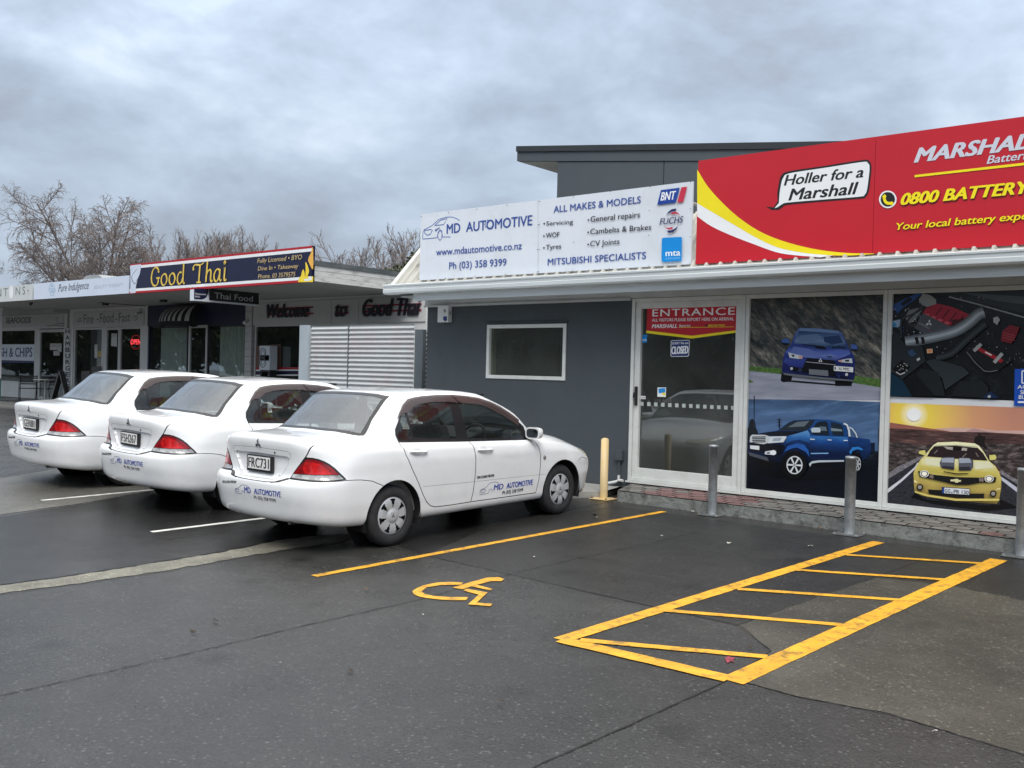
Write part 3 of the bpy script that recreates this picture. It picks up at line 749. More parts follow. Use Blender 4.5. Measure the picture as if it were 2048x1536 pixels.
    for u in (1.0, 3.615):
        for sg in (1, -1):
            xo = .888; w = .185
            t = MB(); prof = [(.19,-w+.01),(.235,-w),(.275,-w+.012),(.293,-w+.035),(Rt,-w*.5),(.293,-.035),(.275,-.012),(.240,-.001),(.205,-.004),(.188,-.012)]
            ML = Matrix.Diagonal((sg,1,1,1))
            t.lathe(prof, (xo*sg,u,.293), 'x', 40, 0, True, ML)
            wheel = t.build('wheel', [rubber], root)
            # cover: seven wide spokes with dark openings between them
            h = MB(); NS = 7; na = 14*NS; rings = [(.0,.004),(.03,.006),(.058,.004),(.066,-.004),(.085,-.002),(.115,.002),(.150,.000),(.168,-.006),(.187,-.012),(.190,-.02)]
            vs = []; 
            for r, x in rings:
                for k in range(na):
                    a = 2*math.pi*k/na+R(12); vs.append((xo*sg+sg*(x-.008), u+r*math.cos(a), .293+r*math.sin(a)))
            fs = []
            for i in range(len(rings)-1):
                for k in range(na):
                    ph = ((k+.5) % 14)/14-.5; r = (rings[i][0]+rings[i+1][0])/2
                    half = .07+.15*min(1, max(0, (r-.085)/.085))
                    if 4 <= i <= 6 and abs(ph) < half: continue
                    fs.append((i*na+k, i*na+(k+1) % na, (i+1)*na+(k+1) % na, (i+1)*na+k))
            h.add(vs, fs, 0, True)
            h.lathe([(0,-.035),(.195,-.035)], (xo*sg,u,.293), 'x', 24, 1, False, ML)
            for a in (90, 210, 330):
                ca, sa = math.cos(R(a)), math.sin(R(a))
                h.poly([(xo*sg+sg*.0008, u+ca*l-sa*t_, .293+sa*l+ca*t_) for l, t_ in ((0,0),(.011,.006),(.022,0),(.011,-.006))], 2)
            h.build('hubcap', [hub_grey, dark_void, chrome], wheel)
    # wheel housings and underside
    m = MB()
    for u in (1.0, 3.615):
        for sg in (1, -1):
            vs = []; fs = []; n = 20
            for k in range(n+1):
                a = R(-20)+R(220)*k/n
                for x in (.895, .60): vs.append((x*sg, u+.36*math.cos(a), .293+.36*math.sin(a)))
            for k in range(n): fs.append((2*k, 2*k+1, 2*k+3, 2*k+2))
            m.add(vs, fs, 0, True)
            m.add([(.60*sg, u+.36*math.cos(2*math.pi*k/24), .293+.36*math.sin(2*math.pi*k/24)) for k in range(24)], [tuple(range(24))], 0)
    m.box(-.70,.70,1.36,4.10,.19,.23); m.box(-.62,.62,.40,1.36,.31,.36); m.box(-.55,.55,.30,.60,.30,.36); m.tube([(-.75,1.0,.27),(.75,1.0,.27)], .035, 8)
    m.box(.25,.62,.45,.80,.235,.36)
    m.build('underbody', [dark_void], root)
    # ---- cabin
    m = MB(); m.box(-.74,.74,1.0,3.3,.26,.32); m.box(-.80,-.78,1.0,3.3,.3,.93); m.box(.78,.80,1.0,3.3,.3,.93)
    m.prism([(-.70,.55,1.0),(-.72,1.15,.98),(.72,1.15,.98),(.70,.55,1.0)], (0,0,-.03))
    m.box(-.72,.72,1.13,1.16,.35,.97)
    m.build('cabin_shell', [interior_grey], root)
    m = MB()
    def cushion(x0, x1, pts, n=1):
        m.prism([(x0, a, b) for a, b in pts], (x1-x0, 0, 0))
    cushion(-.66,.66, [(1.30,.42),(1.80,.46),(1.80,.56),(1.42,.56),(1.24,1.02),(1.14,1.02)])
    for x in (-.36, .36):
        cushion(x-.24,x+.24, [(2.05,.40),(2.60,.44),(2.60,.56),(2.24,.54),(2.02,1.10),(1.92,1.10)])
        cushion(x-.13,x+.13, [(1.93,1.13),(2.02,1.13),(1.99,1.29),(1.90,1.29)]); m.box(x-.05,x+.05,1.95,1.98,1.08,1.15)
        cushion(x-.12,x+.12, [(1.16,1.00),(1.24,1.00),(1.22,1.12),(1.14,1.12)])
    m.build('seats', [seat_cloth], root, bevel=.03)
    m = MB(); m.prism([(-.72,3.28,.98),(-.72,2.95,.97),(-.72,2.82,.90),(-.72,2.86,.62),(-.72,3.3,.5)], (1.44,0,0)); 
    m.prism([(.18,2.90,.96),(.18,2.78,.97),(.18,2.80,1.0),(.18,2.98,1.02)], (.40,0,0))
    m.build('dashboard', [mat('dash_dark', (.035,.036,.04), .6, var=.1)], root)
    m = MB(); c = Vector((.36,2.66,.90)); tl = Matrix.Rotation(R(-25), 3, 'X')
    m.tube([c+tl @ Vector((.185*math.cos(2*math.pi*k/28), 0, .185*math.sin(2*math.pi*k/28))) for k in range(29)], .014, 8, cap=False)
    for a in (200, 340, 270): m.tube([c, c+tl @ Vector((.18*math.cos(R(a)), 0, .18*math.sin(R(a))))], .016, 6)
    m.tube([c, c+Vector((0,.25,-.12))], .045, 8)
    m.build('steering_wheel', [black_trim], root)
    mm = MB(); mm.box(-.12,.12,2.70,2.73,1.27,1.33); mm.build('rear_view_mirror', [black_trim], root)
    return root, on_back

CAR_O = Vector((-7.618, 5.43, 0)); CAR_YAW = R(88.4354-90)
def plate(root, txt, y0, x=0.0):
    m = MB(); m.box(-.180,.180,y0-.016,y0-.010,.748,.868, 0)
    v, f, w = text_geo(txt, 0, 0, 1.05)
    for k, o in enumerate((-.0035, 0, .0035)): m.add([(-.166+p[0]/w*.332+o, y0-.0172-.0003*k, .762+p[1]*.092) for p in v], f, 1)
    return m.build('number_plate', [plate_white, black_ink], root, world=False)

def add_cars():
    root, on_back = make_car()
    y0 = on_back(0, .80).y-.006
    pitch = math.atan(SLOPE)
    cars = []
    for i, (loc, yaw, txt, lab) in enumerate(CARS):
        c = root if i == 0 else copy_tree(root)
        c.location = (loc[0], loc[1], gz(loc[1], loc[0])+.004); c.rotation_euler = (pitch, RISE if i else 0, yaw); tag(c, lab, 'car', 'white saloon cars parked nose in')
        cars.append((c, txt))
    for c, txt in cars: plate(c, txt, y0)
CARS = [((CAR_O.x, CAR_O.y), CAR_YAW, 'FRC731', 'white loan saloon car nearest the yellow bay line, number plate FRC731'),
        ((-10.34, 5.60), CAR_YAW, 'FSH267', 'white loan saloon car in the middle of the row, number plate FSH267'),
        ((-12.755, 5.55), CAR_YAW, 'GER881', 'white loan saloon car farthest along the row, number plate GER881')]

# ================================================================ ground
def ground_mat(name, dark, light, rough=(.22,.55), scale=.35, grit=1.0, stain=None):
    if name in MATS: return MATS[name]
    m = bpy.data.materials.new(name); m.use_nodes = True; nt = m.node_tree; N = nt.nodes; L = nt.links; p = N['Principled BSDF']; MATS[name] = m
    tc = N.new('ShaderNodeTexCoord')
    def noise(s, d, r, st=(1,1,1)):
        mp = N.new('ShaderNodeMapping'); mp.inputs['Scale'].default_value = st; L.new(tc.outputs['Object'], mp.inputs[0])
        t = N.new('ShaderNodeTexNoise'); t.inputs['Scale'].default_value = s; t.inputs['Detail'].default_value = d; t.inputs['Roughness'].default_value = r
        L.new(mp.outputs[0], t.inputs['Vector']); return t.outputs['Fac']
    def ramp(f, a, b, ca, cb):
        r = N.new('ShaderNodeValToRGB'); L.new(f, r.inputs[0]); e = r.color_ramp.elements
        e[0].position, e[1].position = a, b; e[0].color = (*ca, 1); e[1].color = (*cb, 1); return r.outputs[0]
    def mix(f, a, b, t='MIX'):
        x = N.new('ShaderNodeMix'); x.data_type = 'RGBA'; x.blend_type = t
        if hasattr(f, 'is_output'): L.new(f, x.inputs[0])
        else: x.inputs[0].default_value = f
        for i, c in ((6, a), (7, b)):
            if hasattr(c, 'is_output'): L.new(c, x.inputs[i])
            else: x.inputs[i].default_value = (*c, 1)
        return x.outputs[2]
    big = noise(scale, 5, .55); mid = noise(2.4, 7, .65); fine = noise(55, 4, .7); grain = noise(190, 2, .6)
    c = ramp(big, .35, .65, dark, light)
    c = mix(.75, c, ramp(mid, .32, .68, (.55,)*3, (1.45,)*3), 'MULTIPLY')
    c = mix(.5*grit, c, ramp(fine, .25, .75, tuple(x*.55 for x in dark), tuple(min(1, x*1.7) for x in light)))
    c = mix(.6*grit, c, ramp(grain, .3, .75, (.45,)*3, (1.35,)*3), 'MULTIPLY')
    spk = N.new('ShaderNodeTexVoronoi'); spk.inputs['Scale'].default_value = 24; L.new(tc.outputs['Object'], spk.inputs['Vector'])
    c = mix(ramp(spk.outputs['Distance'], .05, .24, (.6*grit,)*3, (0,0,0)), c, tuple(min(1, x*2.8+.035) for x in light))
    v2 = N.new('ShaderNodeTexVoronoi'); v2.inputs['Scale'].default_value = 9; v2.inputs['Randomness'].default_value = 1; L.new(tc.outputs['Object'], v2.inputs['Vector'])
    c = mix(ramp(v2.outputs['Distance'], .03, .13, (.5*grit,)*3, (0,0,0)), c, tuple(min(1, x*3.0+.04) for x in light))          # pale scattered flecks
    v3 = N.new('ShaderNodeTexVoronoi'); v3.inputs['Scale'].default_value = 1.3; L.new(tc.outputs['Object'], v3.inputs['Vector'])
    c = mix(ramp(v3.outputs['Distance'], .03, .20, (.55,)*3, (0,0,0)), c, tuple(x*.45 for x in dark))                               # oil drips
    c = mix(ramp(noise(1.1, 8, .75, (.35,1.6,1)), .56, .74, (0,0,0), (.5,)*3), c, tuple(x*1.35 for x in light))                      # worn streaks along the bays
    if stain:
        c = mix(ramp(noise(.9, 8, .7), .45, .66, (0,0,0), (.75,)*3), c, stain)
    L.new(c, p.inputs['Base Color'])
    wet = noise(.42, 6, .6); r1 = ramp(wet, .34, .66, (rough[0],)*3, (rough[1],)*3)
    r2 = mix(.35, r1, ramp(mid, .3, .7, (rough[0],)*3, (rough[1],)*3)); L.new(r2, p.inputs['Roughness'])
    p.inputs['Specular IOR Level'].default_value = .45
    b = N.new('ShaderNodeBump'); b.inputs['Strength'].default_value = .6*grit; b.inputs['Distance'].default_value = .009
    L.new(fine, b.inputs['Height'])
    b2 = N.new('ShaderNodeBump'); b2.inputs['Strength'].default_value = .5; b2.inputs['Distance'].default_value = .02; L.new(mid, b2.inputs['Height']); L.new(b.outputs[0], b2.inputs['Normal'])
    L.new(b2.outputs[0], p.inputs['Normal']); return m
asphalt = ground_mat('wet_asphalt', (.019,.0186,.0178), (.043,.0422,.040), (.10,.52))
m = MB(); Y0, Y1 = -14.0, 15.0
xs = (-400, RX1, RX0, 400); ys = (-300, Y0, Y1, 600)
m.add([(x, y, gz(min(max(y, Y0), Y1), x)) for y in ys for x in xs], [(4*j+i, 4*j+i+1, 4*j+i+5, 4*j+i+4) for j in range(3) for i in range(3)])
tag(m.build('ground', [asphalt]), kind='structure')

def sheet(name, px, mat_, dz):
    pts = [G(p, dz) for p in px]; m = MB(); n = Vector((0,0,0))
    for i in range(len(pts)): n += pts[i].cross(pts[(i+1) % len(pts)])
    m.poly(pts if n.z > 0 else pts[::-1])
    o = m.build(name, [mat_]); bm = bmesh.new(); bm.from_mesh(o.data)
    for x in (RX0, RX1): bmesh.ops.bisect_plane(bm, geom=bm.verts[:]+bm.edges[:]+bm.faces[:], plane_co=(x,0,0), plane_no=(1,0,0))
    for v in bm.verts: v.co.z = gz(v.co.y, v.co.x)+dz          # follow the cross fall
    bm.to_mesh(o.data); bm.free(); return tag(o, kind='structure')
def ragged(px, amp=2.0, n=6):
    out = []
    for i in range(len(px)):
        a, b = px[i], px[(i+1) % len(px)]
        for k in range(n):
            t = k/n; j = amp if k else 0
            out.append((a[0]+(b[0]-a[0])*t+random.uniform(-j, j), a[1]+(b[1]-a[1])*t+random.uniform(-j, j)*.5))
    return out
old_concrete = ground_mat('worn_concrete', (.030,.0285,.024), (.075,.069,.054), (.2,.6), scale=.7, stain=(.026,.025,.021))
band_concrete = ground_mat('pale_concrete', (.075,.072,.066), (.12,.115,.10), (.22,.5), scale=.8)
kerb_concrete = ground_mat('kerb_concrete', (.11,.103,.080), (.24,.228,.18), (.4,.7), scale=2.2, stain=(.06,.056,.045))
dark_wet = ground_mat('dark_wet_asphalt', (.014,.0137,.013), (.026,.0254,.024), (.22,.5))
bay_wet = ground_mat('bay_wet_asphalt', (.012,.0118,.0115), (.024,.0235,.023), (.03,.30))
sheet('worn_concrete_patch', ragged([(1752,1155),(1903,1172),(2048,1201),(2400,1272),(2600,1700),(2048,1509),(1781,1428),(1596,1394),(1479,1362),(1542,1301),(1474,1252),(1645,1191)], 2.5), old_concrete, .0025)
sheet('dark_patch', [(850,1111),(1022,1149),(1315,1216),(1474,1252),(1645,1191),(1752,1155),(1903,1172),(2048,1201),(2400,1272),(2400,1180),(2030,1115),(1690,1075),(1230,1012),(1000,1045)], dark_wet, .0015)
sheet('dark_bay', [(0,1034),(180,1006),(330,978),(500,985),(1180,990),(1222,1004),(1000,1045),(850,1111),(720,1066),(628,1072),(549,1082),(452,1103),(328,1123),(150,1151),(0,1170)], bay_wet, .0015)
sheet('concrete_band', ragged([(-60,968),(0,957),(101,940),(300,915),(520,965),(330,977),(180,1004),(0,1030),(-60,1040)], .6), band_concrete, .003)
sheet('kerb_strip', ragged([(-60,1183),(0,1172),(150,1152),(251,1136),(328,1124),(452,1104),(549,1083),(628,1073),(720,1068),(690,1083),(575,1099),(467,1117),(350,1139),(180,1164),(0,1188),(-60,1197)], 2.2, 9), kerb_concrete, .0035)
crack_m = mat('joint_dark', (.010,.010,.010), .9, var=.3, scale=20)
def crack(px, w=.012, jit=1.2, dz=.0042):
    P = []
    for a, b in zip(px[:-1], px[1:]):
        n = max(2, int(math.hypot(b[0]-a[0], b[1]-a[1])/14))
        for k in range(n): P.append((a[0]+(b[0]-a[0])*k/n+random.uniform(-jit, jit), a[1]+(b[1]-a[1])*k/n+random.uniform(-jit, jit)*.4))
    P.append(px[-1]); pts = [G(p, dz) for p in P]; m = MB(); vs = []
    for i, p in enumerate(pts):
        t = (pts[min(i+1, len(pts)-1)]-pts[max(i-1, 0)]).normalized(); n = Vector((-t.y, t.x, 0)); ww = .62*w*random.uniform(.35, 1.3)
        vs += [p+n*ww/2, p-n*ww/2]
    m.add(vs, [(2*i, 2*i+1, 2*i+3, 2*i+2)[::-1] for i in range(len(pts)-1)])
    tag(m.build('ground_joint', [crack_m]), kind='structure')
crack([(-40,1402),(0,1392),(390,1305),(600,1254),(842,1199),(1022,1148),(1200,1108),(1400,1064)], .014)
crack([(700,1075),(850,1111),(1022,1150),(1315,1216),(1479,1251),(1542,1302)], .012)
crack([(1040,1552),(1074,1532),(1270,1446),(1459,1360),(1542,1302)], .022)
crack([(1479,1362),(1596,1394),(1781,1430),(2048,1510),(2200,1560)], .012)
crack([(1474,1252),(1645,1191),(1752,1155),(1850,1118),(1950,1088)], .012)
crack([(1752,1155),(1903,1172),(2100,1212)], .012)
crack([(0,1170),(150,1150),(328,1122),(452,1102),(549,1081),(640,1070)], .018, 1.5)
crack([(0,1190),(180,1166),(350,1141),(467,1119),(575,1101),(690,1085)], .012, 1.5)
crack([(180,1098),(260,1090),(420,1066),(560,1045)], .010, 2)

# painted markings
yellow = mat('yellow_road_paint', (.70,.35,.02), .5, var=.2, scale=4, dirt=(.07,.055,.03), dscale=11, damt=.95, bump=.2, bscale=120)
white_line = mat('white_road_paint', (.62,.62,.58), .5, var=.1, scale=5, dirt=(.1,.1,.09), dscale=12, damt=.6)
def line(name, a, b, w, mt, dz=.0050, ext=0.0):
    A, B = G(a, dz), G(b, dz); t = (B-A).normalized(); B = B+t*ext; B.z = gz(B.y, B.x)+dz; n = Vector((-t.y, t.x, 0)); m = MB(); k = max(2, int((B-A).length/.08)); vs = []
    for i in range(k+1):
        p = A+(B-A)*i/k; p.z = gz(p.y, p.x)+dz
        vs += [p+n*(w/2+random.uniform(-.003,.003)), p-n*(w/2+random.uniform(-.003,.003))]
    m.add(vs, [(2*i+1, 2*i+3, 2*i+2, 2*i) for i in range(k)])
    return tag(m.build(name, [mt]), kind='structure')
line('yellow_bay_line', (628,1153), (1328,1023.5), .085, yellow)
line('yellow_aisle_line', (1121,1281), (1757,1084.5), .125, yellow)
line('yellow_aisle_line', (1463,1364), (1998,1120), .15, yellow, .0053)
line('yellow_aisle_line', (1123,1280.5), (1458,1359), .135, yellow, .0056)
line('yellow_aisle_line', (1160,1281), (1535,1315), .085, yellow, .0059)
for a, b in (((1325,1221.5),(1685,1251)), ((1475,1179),(1800,1201)), ((1590,1140.5),(1893,1160.5)), ((1692,1110.5),(1968,1128))):
    line('yellow_aisle_line', a, b, .085, yellow, .0062)
line('white_bay_line', (83,1001.5), (316,979), .085, white_line, .0050, 2.6)
line('white_bay_line', (303,1064.5), (531,1036.5), .085, white_line, .0050, 2.6)
z7 = lambda x, y: (600+x/2.56, 1000+y/2.56)
m = MB()
for i, P in enumerate(([(835,425),(770,422),(700,425),(630,440),(590,458),(575,470),(580,484),(610,497),(650,505),(720,513),(790,516),(850,515),(862,500),(770,500),(690,495),(640,484),(622,471),(650,449),(720,438),(825,436)],
          [(780,452),(870,424),(960,400),(1020,398),(1045,408),(1030,418),(980,418),(905,437),(985,458),(975,466),(878,445),(832,460)],
          [(850,457),(960,477),(905,529),(985,535),(975,547),(860,538),(915,488),(835,467)])):
    pts = [G(z7(*p), .0050+.0004*i) for p in P]; nn = Vector((0,0,0))
    for k in range(len(pts)): nn += pts[k].cross(pts[(k+1) % len(pts)])
    m.poly(pts if nn.z > 0 else pts[::-1])
tag(m.build('wheelchair_symbol', [yellow]), kind='structure')
pinkpaint = mat('pink_spray', (.22,.03,.05), .7, var=.6, scale=30)
sheet('pink_spray_mark', [(1449,1318),(1457,1314),(1463,1317),(1470,1316),(1466,1322),(1469,1327),(1460,1324),(1455,1329)], pinkpaint, .0062)
# litter
leaf_m = [mat('dead_leaf', (.11,.065,.03), .8, var=.4, scale=40), mat('pale_scrap', (.45,.43,.38), .8, var=.2, scale=40), mat('dark_leaf', (.03,.022,.015), .8, var=.3, scale=40)]
LT = [((733,1183),0,.055),((1069,1117),1,.035),((1188,1034),2,.07),((1192,1038),1,.04),((846,1233),1,.02),((430,1246),2,.05),((386,1270),2,.06),((1323,1075),1,.05),((1457,1090),1,.045),((1620,1096),1,.06),((1395,1030),0,.06),((1385,1026),1,.05),((940,1196),2,.03),((1350,1190),2,.03),((560,1330),1,.02),((700,1346),2,.05),((830,1312),2,.02),((1640,1060),0,.06),((1500,1300),2,.04),((1240,1009),0,.05),((1228,1008),0,.05),((1000,1410),2,.05),((250,1332),2,.03),((1870,1470),1,.04),((1065,1187),2,.02),((970,1247),2,.025),((270,1420),2,.02)]
for (p, k, s) in LT:
    c = G(p, .014); m = MB(); a0 = random.uniform(0, 6.3); n = 7; pts = []
    for i in range(n):
        a = a0+2*math.pi*i/n; r = s*random.uniform(.35, .75)*(1 if i % 2 else .7); pts.append(c+Vector((math.cos(a)*r, math.sin(a)*r*.6, random.uniform(0, .35)*s)))
    m.add([c+Vector((0,0,s*.25))]+pts, [(0, i+1, (i+1) % n+1) for i in range(n)])
    o = m.build(('leaf','paper_scrap','leaf')[k], [leaf_m[k]])
    tag(o, ('curled brown leaf fallen on the wet car park', 'pale scrap of litter on the wet car park', 'dark soggy leaf lying on the wet car park')[k], ('leaf','litter','leaf')[k], ('brown fallen leaves on the car park','pale scraps on the car park','dark fallen leaves on the car park')[k])

# ================================================================ raised paver footpath and concrete pad
PT = .395
kerb_y = lambda x: 10.339-.0363*(x+6.8)
paver = mat('paver_brown', (.17,.16,.148), .6, var=.35, scale=5, bump=.3, bscale=70, dirt=(.05,.05,.045), dscale=6, damt=.7, rvar=.15)
paver_red = mat('paver_red', (.19,.105,.10), .6, var=.35, scale=6, bump=.3, bscale=70)
kerb_face = mat('kerb_face', (.19,.20,.188), .75, var=.25, scale=6, bump=.5, bscale=25, dirt=(.022,.021,.02), dscale=9, damt=.95)
m = MB()
xl, xr = -6.70, 5.0
pb = atZ((1250,968), PT)
m.prism([(xl,kerb_y(xl),PT-.012),(xr,kerb_y(xr),PT-.012),(xr,11.2,PT-.012),(pb.x,11.2,PT-.012)], (0,0,-.4), 0)
m.add([(xl+.02,kerb_y(xl)+.02,PT-.0085),(xr,kerb_y(xr)+.02,PT-.0085),(xr,11.14,PT-.0085),(pb.x+.02,11.14,PT-.0085)], [(0,1,2,3)], 3)
hexs = MB(); hw = .115; hy = hw*2/math.sqrt(3); row = 0; y = kerb_y(xr)-.2
while y < 11.25:
    x = xl-.3+(hw if row % 2 else 0)
    while x < xr:
        pts = []
        for k in range(6):
            a = R(60*k+30); pts.append((x+(hw-.009)*2/math.sqrt(3)*math.cos(a), y+(hy-.010)*math.sin(a)))
        # clip to the path
        left = lambda p: (p[0]-xl)*(11.2-kerb_y(xl))-(p[1]-kerb_y(xl))*(pb.x-xl)
        for fn in (lambda p: p[1]-kerb_y(p[0])-.004, lambda p: 11.14-p[1], left):
            q = []
            for i in range(len(pts)):
                a, b = pts[i], pts[(i+1) % len(pts)]; da, db = fn(a), fn(b)
                if da >= 0: q.append(a)
                if (da > 0) != (db > 0):
                    t = da/(da-db); q.append((a[0]+(b[0]-a[0])*t, a[1]+(b[1]-a[1])*t))
            pts = q
            if len(pts) < 3: break
        if len(pts) >= 3:
            dz = random.uniform(-.002,.002); red = (x < -5.0 and random.random() < .85 and x > -6.35) or random.random() < .05
            top = [(p[0],p[1],PT+dz) for p in pts]; n = len(top); bot = [(p[0],p[1],PT-.03) for p in pts]
            m.add(top, [tuple(range(n))], 2 if red else 1)
            m.add(top+bot, [(i, i+n, (i+1) % n+n, (i+1) % n) for i in range(n)], 3)
        x += 2*hw
    y += 1.5*hy; row += 1
tag(m.build('footpath', [kerb_face, paver, paver_red, crack_m]), kind='structure')
pad = mat('pad_concrete', (.33,.325,.31), .7, var=.15, scale=6, bump=.2, dirt=(.12,.11,.09), dscale=6, damt=.7)
m = MB(); q = [atZ(p, .335) for p in ((1100,985),(1173,983),(1205,984),(1252,969))]
m.prism([q[0], q[1], q[2], q[3], (-7.0,11.14,.335), (-9.5,11.14,.335), (-9.5,q[0].y+.1,.335)], (0,0,-.2))
tag(m.build('concrete_pad', [pad]), kind='structure')

# ================================================================ bollards
galv = mat('galvanised_steel', (.40,.43,.45), .45, metal=.55, var=.3, scale=9, bump=.1, dirt=(.62,.65,.67), dscale=14, damt=.6)
galv_plate = mat('weathered_plate', (.09,.095,.095), .8, metal=0, var=.3, scale=12)
yel_post = mat('faded_yellow_post', (.62,.47,.25), .5, var=.08, scale=3, dirt=(.72,.45,.05), dscale=5, damt=.5)
rust = mat('rusty_bolt', (.10,.035,.015), .8, var=.4, scale=30)
def bollard(px, base, h, r, m_, label, dome, group=None, rot=0):
    c = G(px); t = thing('bollard', c, label, 'bollard', group)
    b = MB(); z0 = .012
    prof = [(r, z0), (r, h-.03)]
    prof += [(r*math.cos(R(a)), h-.03+(.03 if dome else .012)*math.sin(R(a))) for a in range(0, 91, 15)] if dome else [(r+.004,h-.03),(r+.004,h-.004),(r-.01,h),(0,h+.003)]
    b.lathe(prof, (0,0,0), 'z', 28); b.build('post', [m_], t, world=False)
    p = MB(); M = Matrix.Rotation(rot, 4, 'Z'); s = base
    p.box(-s,s,-s,s,.0,.012,0,M); pl = p.build('base_plate', [m_ if m_ is not galv else galv_plate], t, world=False, bevel=.003)
    for x in (-1,1):
        for y in (-1,1):
            q = MB(); v = M @ Vector((x*(s-.025), y*(s-.025), 0)); q.lathe([(.014,.012),(.014,.024),(0,.026)], (v.x,v.y,0), 'z', 6, 0, False); q.build('bolt', [rust if dome else galv], pl, world=False)
    return t
bollard((1207,998), .135, .80, .051, yel_post, 'faded yellow bollard with a domed top beside the white saloon', True)
gb = 'galvanised grey bollards along the kerb'
bollard((1424,1030), .14, .83, .052, galv, 'grey steel bollard in front of the glass entrance door', False, gb)
bollard((1698,1069), .14, .83, .055, galv, 'grey steel bollard in front of the blue pickup window picture', False, gb)
bollard((2045,1113), .16, .84, .063, galv, 'grey steel bollard in front of the yellow sports car window picture', False, gb)

# ================================================================ garage building
WY = 11.15
slate = mat('slate_wall', (.052,.064,.074), .75, var=.06, scale=1.2, bump=.12, bscale=90, dirt=(.036,.045,.05), dscale=1.5, damt=.5)
white_alu = mat('white_aluminium', (.60,.62,.60), .4, var=.05, scale=4, dirt=(.35,.34,.3), dscale=5, damt=.35)
gutter_m = mat('gutter_white', (.60,.64,.65), .35, metal=.2, var=.08, scale=3, stretch=(.3,1,6), dirt=(.48,.49,.48), dscale=4, damt=.5)
trim_m = mat('grey_trim', (.46,.48,.48), .6, var=.08, scale=2, dirt=(.26,.26,.25), dscale=2, damt=.5)
dark_board = mat('dark_board', (.14,.15,.155), .6, var=.1, scale=2, stretch=(.4,1,4))
roof_m = mat('old_white_roofing', (.42,.41,.37), .55, var=.12, scale=3, dirt=(.16,.13,.10), dscale=3.5, damt=.9, stretch=(3,1,1))
room_m = mat('dim_room', (.16,.16,.145), .9, var=.2)
X0 = atY((855.6,611), WY).x                 # left corner of the wall
XD0 = atY((1267,603), WY).x; XD1 = atY((1494,597), WY).x; XM = atY((1769.5,587), WY).x; XE = 2*XM-XD1+.02
ZS = .488                                    # sill
ZH = 2.895                                   # head of door and windows
garage = thing('garage_building', (X0, WY, .25), 'slate grey garage with glazed shopfront, white eaves and window pictures', 'building')
wz0 = .2; ww = dict(x0=atY((975.5,649.7),WY).x, x1=atY((1134,647),WY).x, z0=atY((1133,761.3),WY).z, z1=atY((1136,647),WY).z)
b = MB(); yb = WY+.14
def wallbox(x0, x1, z0, z1): b.box(x0, x1, WY, yb, z0, z1)
wallbox(X0, ww['x0'], wz0, 3.05); wallbox(ww['x1'], XD0, wz0, 3.05); wallbox(ww['x0'], ww['x1'], wz0, ww['z0']); wallbox(ww['x0'], ww['x1'], ww['z1'], 3.05)
wallbox(XD0, 5.0, wz0, ZS-.055); wallbox(XE, 5.0, ZS-.055, 3.05); wallbox(XD0, XE, ZH+.03, 3.05)
b.box(X0, X0+.14, yb, 24, wz0, 3.05); b.box(4.86, 5.0, yb, 24, wz0, 3.05)
b.prism([(X0+.01,10.5,3.05),(X0+.01,24,3.05),(X0+.01,24,4.0),(X0+.01,11.3,4.0)], (.12,0,0))
b.build('wall', [slate], garage)
b = MB(); b.box(X0+.15, 4.8, 14.6, 14.7, .25, 3.0); b.box(X0+.15,4.8,11.32,14.6,.25,.30); b.box(X0+.15,4.8,11.32,14.6,2.98,3.02); b.box(XD0-.5,XD0-.42,11.32,14.6,.3,2.98); b.box(XD1+.06,XD1+.1,11.32,14.6,.3,2.98)
b.box(-6.6,-5.9,13.2,13.9,.3,1.4); b.box(-9.8,-7.6,12.9,13.6,.3,1.1)
b.build('interior', [room_m], garage)
# eaves: gutter, fascia, soffit, head trims
b = MB(); gy0, gy1 = 10.36, 10.50
prof = [(gy1,3.215),(gy0+.012,3.215),(gy0,3.205),(gy0,3.185),(gy0+.012,3.175),(gy0+.012,3.14),(gy0+.004,3.13),(gy0+.004,3.085),(gy0+.02,3.065),(gy1,3.062)]
b.prism([(-11.22,y,z) for y, z in prof], (16.2,0,0)); b.build('gutter', [gutter_m], garage)
b = MB(); b.box(-10.68, 5.0, 10.505, 10.54, 2.955, 3.18); b.build('fascia', [gutter_m], garage)
b = MB(); b.box(X0, 5.0, 10.545, WY-.005, 3.02, 3.048); b.build('soffit', [trim_m], garage)
b = MB(); b.box(X0-.02, XD0-.01, WY-.045, WY-.004, 2.905, 3.018); b.box(X0-.02, XD0-.01, WY-.07, WY-.046, 2.90, 2.935); b.box(XD0, 5.0, WY-.06, WY-.004, ZH+.035, 3.018); b.build('head_trim', [trim_m], garage)
# corrugated roof (steep front slope then flat)
b = MB(); vs = []; x = -11.10; prf = []
while x < 5.0:
    prf += [(x,.0),(x+.115,.0),(x+.135,.032),(x+.165,.032),(x+.185,.0)]; x += .19
rows = [(10.47,3.165),(11.33,4.05),(15.0,4.12)]
for (yy, zz) in rows:
    for px_, hgt in prf: vs.append((px_, yy-hgt*.7, zz+hgt*.7))
n = len(prf)
b.add(vs, [(i*n+k, i*n+k+1, (i+1)*n+k+1, (i+1)*n+k) for i in range(len(rows)-1) for k in range(n-1)])
b.build('roof', [roof_m], garage)
b = MB(); b.prism([(-11.16,10.43,3.19),(-11.16,11.31,4.10),(-11.16,11.36,4.00),(-11.16,10.52,3.12)], (.09,0,0)); b.build('barge_flashing', [mat('flashing_white', (.6,.6,.56), .5, var=.08)], garage)
